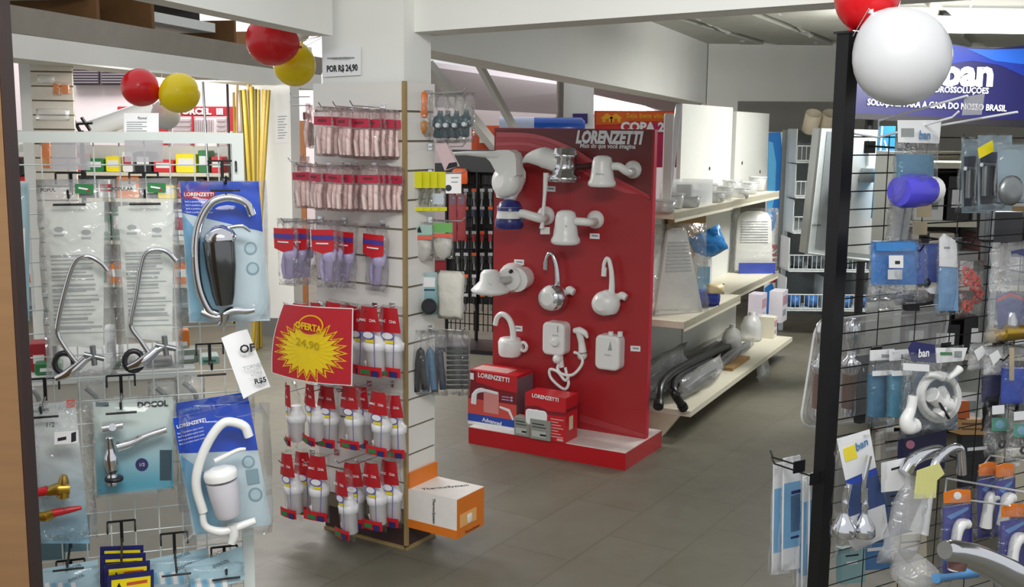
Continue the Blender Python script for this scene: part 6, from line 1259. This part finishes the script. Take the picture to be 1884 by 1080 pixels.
# notice on the column
cf = Frame((D(500, 300, g0.y).x, g0.y, 0), 0); it = It(cf, 520, 204, .001, 'paper_notice', 'narrow printed notice taped to the white column beside the rods', 'notice'); mb = MB(); it.prism(mb, [(509, 206), (532, 203), (530, 262), (506, 264)], -.001, 0)
for j in range(9): it.prism(mb, rect(511, 214 + 5 * j, 528 - (j % 3) * 3, 215.5 + 5 * j, -1), -.0015, -.001, 1)
mb.build('sheet', [PAPER, INKG], it.t)
# between column and pillar
for k, (x0, x1, y0, y1, m, lb) in enumerate(((544, 560, 222, 268, mat('tan_board', 'b97a4a', .6), 'tan board leaning in the gap left of the pillar'), (536, 543, 210, 300, mat('magenta', 'a02a55', .5), 'magenta upright strip in the gap beside the column'))):
    p0, p1 = D(x0, 600, 9.6), D(x1, y0, 9.6); t = thing('board', lb, 'board', (p0.x, 9.6, 0)); MB().box(0, p1.x - p0.x, 0, .05, 0, p1.z).build('panel', m, t)
# ---- centre back: black stand of tools between pillar and display
TS = Frame((D(870, 500, 8.0).x, 8.0, 0), -18)
ts = thing('tool_stand', 'black wire stand of hanging tools behind the slatwall pillar', 'rack', TS.o, TS.yaw); xa, zt3 = TS.loc(822, 290); xb = TS.loc(935, 300)[0]
mb = MB()
for x in (xa, (xa + xb) / 2, xb): mb.tube([(x, 0, 0), (x, 0, zt3)], .014, 6)
mb.build('frame', BLK, ts); g = MB(); z = .15
while z < zt3: g.tube([(xa, .0, z), (xb, .0, z)], .004, 4); z += .08
for k in range(14): g.tube([(xa + (xb - xa) * k / 13, 0, .1), (xa + (xb - xa) * k / 13, 0, zt3)], .004, 4)
g.build('wire_grid', BLK, ts); MB().box(xa - .1, xb + .1, -.35, .05, 0.0, .03).build('base', BLK, ts); MB().box(xa, xb, -.02, .02, zt3 - .1, zt3 + .06).build('header', BLKP, ts)
MB().box(xa - .02, xb + .02, .03, .05, .3, zt3).build('back_panel', mat('stand_back', '2a2829', .6), ts)
tools = [(312, 'orange', [mat('bright_orange', 'd8581c', .45)]), (352, 'steel', [STEEL]), (385, 'blue handled', [mat('tool_navy', '39465f', .45)]), (430, 'red', [mat('tool_red', 'a02428', .45)]), (470, 'dark', [mat('tool_dark', '4a4a4c', .45)]), (510, 'grey', [mat('tool_grey', '77777a', .45)]), (545, 'black', [BLKP])]
for r_, (y, c_, ms) in enumerate(tools):
    for k in range(5 if r_ else 1):
        x = 842 + k * (15 if r_ else 34); it = It(TS, x, y, .06, 'hand_tool', '%s hand tool on the black stand, %s in its row' % (c_, NTH[k]), 'tool', '%s tools on the black stand' % c_)
        if r_ == 0: it.lathe([(14, 0), (15, 6), (14, 22), (9, 26)], x + 4, y + 26, 0, (0, 0, 1), ms[0], 'case', 12, squash=.5)
        else:
            it.tube([(x, y), (x, y + 14)], 3.2, 0, ms[0], 'handle', 8, False); it.tube([(x, y + 14), (x + (-1) ** k, y + 27)], [1.6, 2.4], 0, STEEL, 'blade', 6, False)
            it.card(rect(x - 4, y - 5, x + 4, y + 1), -.01, .002, [mat('dull_tag', 'a9a9ac', .6) if (k + r_) % 3 else mat('bright_orange', 'e8641c', .45)], name='tag')
for k, (x0, x1, y0, y1, c_) in enumerate(((826, 840, 358, 444, 'narrow'), (842, 856, 358, 442, 'wide'))):
    it = It(TS, x0 + 7, y0, .3, 'red_blister', '%s dark red blister strip beside the tool stand' % c_, 'blister pack'); it.card(rect(x0, y0, x1, y1), 0, .01, [DRED, mat('violet_grey', '5a4a5c', .5)], [(rect(x0 + 2, y0 + 2, x1 - 2, y0 + 18), 1)]); it.bag(x0 - 1, y0 - 2, x1 + 2, y1 + 2, .04, CLR2, 440 + k, wr=.03, name='blister')
it = It(TS, 835, 322, .32, 'white_pack', 'white printed card with black ring beside the yellow headed bags', 'card pack'); it.card(rect(820, 320, 848, 356), 0, .01, [PAPER, INK, INKG], [(circ(825, 346, 6), 1), (rect(830, 326, 844, 328), 2), (rect(830, 334, 842, 336), 2)])
# orange locker, dark shelf, blue drum behind the board
p = D(893, 300, 10.5); t = box_thing('orange_cabinet', 'orange panelled cabinet behind the display board\'s left shoulder', 'cabinet', (p.x + .05, 10.6, 0), .36, .4, D(893, 231, 10.5).z, mat('cabinet_orange', 'd4582c', .5)); zc_ = D(893, 231, 10.5).z
mb = MB(); 
for j in range(4): mb.box(-.13, .13, -.215, -.2, zc_ - .12 - .3 * j - .15, zc_ - .06 - .3 * j)
mb.build('panel', mat('cabinet_orange2', 'c04a22', .5), t)
for k, (x0, x1, y0, y1, m, lb) in enumerate(((800, 900, 300, 318, BLKP, 'black shelf band behind the big angled shower'), (826, 880, 318, 334, mat('grey_band', '8a8a8a', .5), 'grey carton band under the black shelf'), (858, 892, 318, 332, mat('coral_red', 'd04a34', .5), 'coral carton under the black shelf band'), (800, 912, 334, 352, BLKP, 'lower black shelf band above the tools'))):
    it = It(TS, (x0 + x1) / 2, y0, -.12 - .02 * k, 'shelf_band', lb, 'shelf'); it.card(rect(x0, y0, x1, y1), 0, .1, [m])
p = D(1022, 232, 10.2); t = thing('blue_canister', 'glossy blue canister lying behind the display board top', 'canister', (p.x, 10.2, p.z - .12)); MB().tube([(-.48, 0, .1), (-.45, 0, .1), (.24, 0, .1), (.27, 0, .1)], [.07, .1, .1, .07], 16).build('body', mat('canister_blue', '2456b8', .2), t); MB().tube([(-.52, 0, .1), (-.2, 0, .1)], .101, 16).build('pale_band', mat('canister_pale', 'b9c4de', .3), t)
struct(MB().box(p.x - .7, p.x + .9, 10.05, 10.4, p.z - .16, p.z - .12).box(p.x - .6, p.x - .5, 10.1, 10.3, 0, p.z - .16).box(p.x + .7, p.x + .8, 10.1, 10.3, 0, p.z - .16).build('trim_shelf', CRM))
it = It(Frame((0, 10.99, 0), 0), 1067, 209, .01, 'violet_plate', 'small violet plate on the white rear column', 'plate'); it.card(rect(1054, 209, 1081, 227), 0, .02, [mat('plate_violet', '3b2a6c', .5)])
# welcome banner
BN = Frame((D(1170, 230, 11.2).x, 11.2, 0), 0)
it = It(BN, 1170, 203, 0, 'welcome_banner', 'red and orange welcome banner hung behind the display board', 'banner'); ZB = mat('banner_red', 'd0281e', .5); ZO = mat('banner_orange', 'e0661c', .5); ZY = mat('banner_yellow', 'f0b020', .5); ZP = mat('banner_pink', 'c02458', .5)
mb = MB(); it.prism(mb, rect(1094, 204, 1250, 308), 0, .02, 0); it.prism(mb, rect(1096, 206, 1250, 223), -.003, 0, 1); it.prism(mb, rect(1200, 226, 1250, 306), -.003, 0, 3); it.prism(mb, [(1096, 206), (1150, 206), (1152, 228), (1096, 230)], -.006, -.003, 1)
for cx in (1117, 1133): it.prism(mb, [(cx - 13, 218), (cx, 208), (cx + 12, 217), (cx + 9, 218), (cx + 9, 225), (cx + 3, 225), (cx + 3, 219), (cx - 3, 219), (cx - 3, 225), (cx - 9, 225), (cx - 9, 218)], -.01, -.006, 2)
mb.build('sheet', [ZB, ZO, ZY, ZP], it.t); it.text('Seja bem vindo', 1152, 213, 13, ZY, -.012, al='LEFT', bold=.02); it.text('COPA 20', 1142, 234, 23, WINK, -.012, al='LEFT', bold=.05)
it.card(rect(1218, 210, 1240, 258), -.05, .02, [PLW], name='white_flap') if False else None
# ---- right back: banner, basket rack, cabinets, pipes
BB = Frame((D(1740, 140, 7.6).x, 7.6, 0), 0)
it = It(BB, 1740, 82, 0, 'brand_banner', 'blue banner with white lettering behind the white balloon', 'banner'); BD = mat('banner_navy', '15144c', .4); BM = mat('banner_blue', '122c88', .4); BLT = mat('banner_light', '1e58ba', .4)
mb = MB(); top = [(1570, 88), (1640, 84), (1700, 80), (1748, 80), (1790, 88), (1830, 89), (1884, 84), (1990, 84)]; low = [(1990, 232), (1570, 210)]
it.prism(mb, top + low, 0, .03, 0); it.prism(mb, [(1748, 82), (1790, 90), (1830, 91), (1990, 86), (1990, 150), (1884, 140), (1840, 120), (1790, 112), (1740, 118)], -.004, 0, 1); it.prism(mb, [(1780, 90), (1830, 91), (1990, 86), (1990, 112), (1880, 118), (1830, 112)], -.008, -.004, 2)
mb.build('panel', [BD, BM, BLT], it.t); it.text('ban', 1782, 136, 66, WINK, -.016, bold=.045); it.text('HIDROSSOLUÇÕES', 1763, 166, 15, WINK, -.016, bold=.02, sx=.88, rot=R(1)); it.text('SOLUÇÕES PARA A CASA DO NOSSO BRASIL', 1724, 194, 16, WINK, -.016, bold=.02, sx=.8, rot=R(2)); it.card([(1560, 208), (1990, 226), (1990, 240), (1560, 218)], -.01, .05, [mat('banner_rail', '17151c', .5)], name='rail')
MB().tube([it.p(1600, 215, .1), Vector((it.p(1600, 215, .1).x, .1, -it.o.z))], .03, 8).build('leg', BLK, it.t); MB().tube([it.p(1950, 230, .1), Vector((it.p(1950, 230, .1).x, .1, -it.o.z))], .03, 8).build('leg', BLK, it.t)
# blue wave stand with red lettering
SB = Frame((D(1428, 400, 8.75).x, 8.75, 0), 8); it = It(SB, 1428, 242, 0, 'banner_stand', 'tall blue wave banner stand with red lettering at the shelf end', 'banner stand')
WV = mat('wave_blue', '1f78c8', .4); WV2 = mat('wave_sky', '5fb4e6', .4)
pts = [it.p(1413, 243), it.p(1446, 243), it.p(1441, 582), it.p(1408, 582)]; mb = MB(); it.prism(mb, [(1413, 243), (1446, 243), (1440, 640), (1406, 640)], 0, .03, 0); it.prism(mb, [(1414, 244), (1436, 243), (1441, 300), (1436, 370), (1424, 420), (1410, 440)], -.003, 0, 1); it.prism(mb, [(1414, 260), (1422, 262), (1428, 300), (1426, 360), (1411, 425)], -.006, -.003, 2); it.prism(mb, [(1407, 530), (1420, 520), (1430, 545), (1438, 590), (1436, 640), (1407, 640)], -.003, 0, 1); it.prism(mb, rect(1415, 450, 1433, 520), -.003, 0, 3)
mb.build('panel', [PLW, WV, WV2, REDS], it.t); it.text('STIRA', 1424, 485, 21, WINK, -.005, rot=R(90), bold=.03)
# white wire basket rack
BK = Frame((D(1510, 400, 8.4).x, 8.4, 0), 0); WB2 = mat('basket_white', 'cfd6d6', .4); it0 = thing('basket_rack', 'white rack of wire baskets full of fittings at the right back', 'rack', BK.o, 0)
bx0 = BK.loc(1448, 500)[0]; bx1 = BK.loc(1640, 500)[0]
MB().box(bx0, bx1, .34, .36, .12, BK.loc(1500, 240)[1]).build('back_panel', mat('rack_grey', '7c8080', .5), it0)
for x in (bx0 + .05, (bx0 + bx1) / 2, bx1): MB().box(x - .015, x + .015, .3, .34, 0, BK.loc(1500, 240)[1]).build('upright', WB2, it0)
for x0_, x1_, yb in ((1466, 1640, 300), (1464, 1640, 365), (1460, 1640, 430), (1452, 1640, 500), (1446, 1640, 572)):
    a, z = BK.loc(x0_, yb); b = BK.loc(x1_, yb)[0]; h_ = .16; mb = MB(); mb.box(a, b, 0, .32, z, z + .012); mb.tube([(a, 0, z + .13), (b, 0, z + .13)], .005, 5); mb.tube([(a, 0, z + .02), (b, 0, z + .02)], .005, 5)
    k = a
    while k < b: mb.tube([(k, 0, z), (k, 0, z + .13)], .0025, 4); k += .035
    k = a
    while k < b: mb.prism([(k, z + .01), (k + .006, z + .01), (k + .006, z + .26), (k, z + .26)], .04, .32); k += .3
    mb.build('basket', WB2, it0)
    if yb > 490:
        rnd = random.Random(yb); k = a + .05; j = 0
        while k < b - .08 and j < 6:
            o = thing('fitting_bag', ('blue' if yb > 550 else 'dark') + ' bagged fitting in the %s basket, %s from the aisle' % ('lowest' if yb > 550 else 'second lowest', NTH[j]), 'bagged fitting', (BK.o.x + k + .05, 8.4 + .14, z + .013), 0, 'fittings in the baskets'); MB().pillow(.1, .1, .12, j, 5, 5, wr=.4).build('bag', mat('bag_blue', '3f74b4', .4) if yb > 550 else mat('bag_dark', '4a5058', .4), o).location = (0, 0, .1); k += .135; j += 1
# PVC pipes standing on top
PV = mat('pvc_cream', 'cbbfa8', .5, var=.08)
for k, x in enumerate((1490, 1521, 1552)):
    q = BK.hit(x, 236, -.16); t = thing('pvc_pipe', 'cream pipe end resting on the basket rack, %s' % ['leftmost of three', 'middle of three', 'nearest the black post'][k], 'pipe', (q.x, q.y, BK.loc(1500, 240)[1]), 0, 'cream pipes on the basket rack'); r_ = .062; mb = MB(); mb.lathe([(r_, 0), (r_, .16), (r_ - .006, .16), (r_ - .006, .002)], n=18); mb.build('pipe', PV, t); t.rotation_euler.x = R(35)
# tall wrapped cabinets / doors in front of the basket rack
CF = Frame(D(1530, 400, 6.6), 20); GLS = mat('mirror_grey', '9aa4a8', .25, .2, var=.1)
it = It(CF, 1530, 236, 0, 'mirror_cabinet', 'tall white mirror cabinet in clear wrap behind the black post', 'cabinet')
mb = MB(); it.prism(mb, [(1510, 236), (1640, 240), (1620, 480), (1484, 466)], 0, .08, 0); it.prism(mb, [(1522, 242), (1540, 242), (1518, 460), (1500, 458)], -.002, 0, 1); mb.build('body', [mat('cab_panel', 'ccd3d4', .35), GLS], it.t)
it.card([(1556, 244), (1630, 246), (1614, 470), (1538, 462)], -.012, .012, [mat('cab_panel2', 'd6dbda', .3)], name='door'); it.tube([(1510, 236), (1484, 466), (1620, 482)], 3, -.01, mat('edge_clear', 'c9d0d0', .15), 'edge', 8, False); it.text('Madesim', 1500, 414, 6, INK, -.004)
it.lathe([(19, 0), (21, 3), (14, 6), (3, 8)], 1544, 360, -.02, (0, -1, 0), STEEL, 'round_knob', 18); it.tube([(1598, 258, -.02), (1597, 305, -.02)], 2.5, 0, PLW, 'rod', 8, False); it.lathe([(13, 0), (15, 4), (10, 22)], 1595, 335, -.03, (0, 0, 1), mat('grey_cup', '8f9a9c', .3), 'cup', 14)
it = It(CF, 1625, 232, .12, 'sky_blue_board', 'bright sky blue panel with white edge seen through the grid', 'board'); it.card([(1622, 232), (1648, 232), (1642, 402), (1608, 402)], 0, .03, [mat('panel_sky', '3fa4d8', .4), WINK], [([(1626, 258), (1629, 258), (1648, 330), (1645, 334)], 1), ([(1622, 232), (1625, 232), (1612, 402), (1608, 402)], 1)])
# shelving behind the right grid, with cartons
t = thing('store_shelf', 'cream store shelving seen through the black grid', 'shelving', (D(1790, 500, 5.6).x, 5.6, 0)); a, b = D(1655, 500, 5.6).x - t.location.x, D(2000, 500, 5.6).x - t.location.x
MB().box(a, b, .4, .43, 0, 1.5).build('back_panel', mat('store_back', '67635b', .6), t)
for z in (.08, .45, .82, 1.15, 1.45): MB().box(a, b, 0, .4, z - .03, z).build('shelf', CRM, t)
for x in (a, (a + b) / 2, b): MB().box(x - .02, x + .02, -.01, .42, 0, 1.5).build('upright', WMET, t)
rnd = random.Random(9); pal = [('grey', mat('sh_grey', '9a9a98', .5)), ('white', PLW), ('black', BLKP), ('cream', CREAM), ('rose', mat('sh_rose', 'b98d8d', .5)), ('tan', mat('sh_tan', 'b59a70', .6)), ('steel', STEEL)]
for z, zl in ((1.15, 'top'), (.82, 'second'), (.45, 'third'), (.08, 'lowest')):
    x = a + .06; k = 0
    while x < b - .16:
        w_ = rnd.uniform(.1, .24); h_ = rnd.uniform(.14, .27); cn, m = rnd.choice(pal)
        o = thing('store_box', '%s carton on the %s store shelf, %s from its left end' % (cn, zl, (NTH + ORD_N)[k]), 'box', (t.location.x + x + w_ / 2, 5.6 + .16, z), 0, 'cartons on the store shelving')
        mb = MB(); mb.box(-w_ / 2 + .005, w_ / 2 - .005, -.12, .12, .001, h_); mb.box(-w_ * .3, w_ * .3, -.122, -.12, h_ * .3, h_ * .7, 1); mb.build('body', [m, WINK if cn not in ('white', 'cream') else INKG], o); x += w_ + .01; k += 1
# ================================================================== printed details belong to the part they are printed on
PRINTED = {'lettering', 'print_mark', 'front_print', 'side_print', 'top_print', 'printed_shower', 'printed_marks', 'printed_heater', 'printed_lines', 'print_block', 'wave_graphic', 'dark_field', 'edge_band', 'starburst', 'starburst_rim', 'starburst_gap', 'bag_outline', 'sticker', 'side_label', 'side_wave', 'printed_lamp', 'print_panel', 'screw_hole', 'edge_strip', 'core', 'louvre', 'aerator', 'handle_neck', 'pipe_stub', 'valve_knob', 'button'}
HOSTS = ('board', 'print', 'header', 'card', 'sheet', 'panel', 'back_panel', 'tap_body', 'wall_body', 'body', 'shower_head', 'side', 'roll', 'white_band', 'leaflet')
stem = lambda o: o.name.split('.')[0]
for root in [o for o in S.objects if o.parent is None and o.type == 'EMPTY']:
    kids = list(root.children); host = None
    for h in HOSTS:
        c = [k for k in kids if stem(k) == h and k.matrix_basis == Matrix()]
        if c: host = c[0]; break
    if host:
        for k in kids:
            if k is not host and stem(k) in PRINTED: k.parent = host
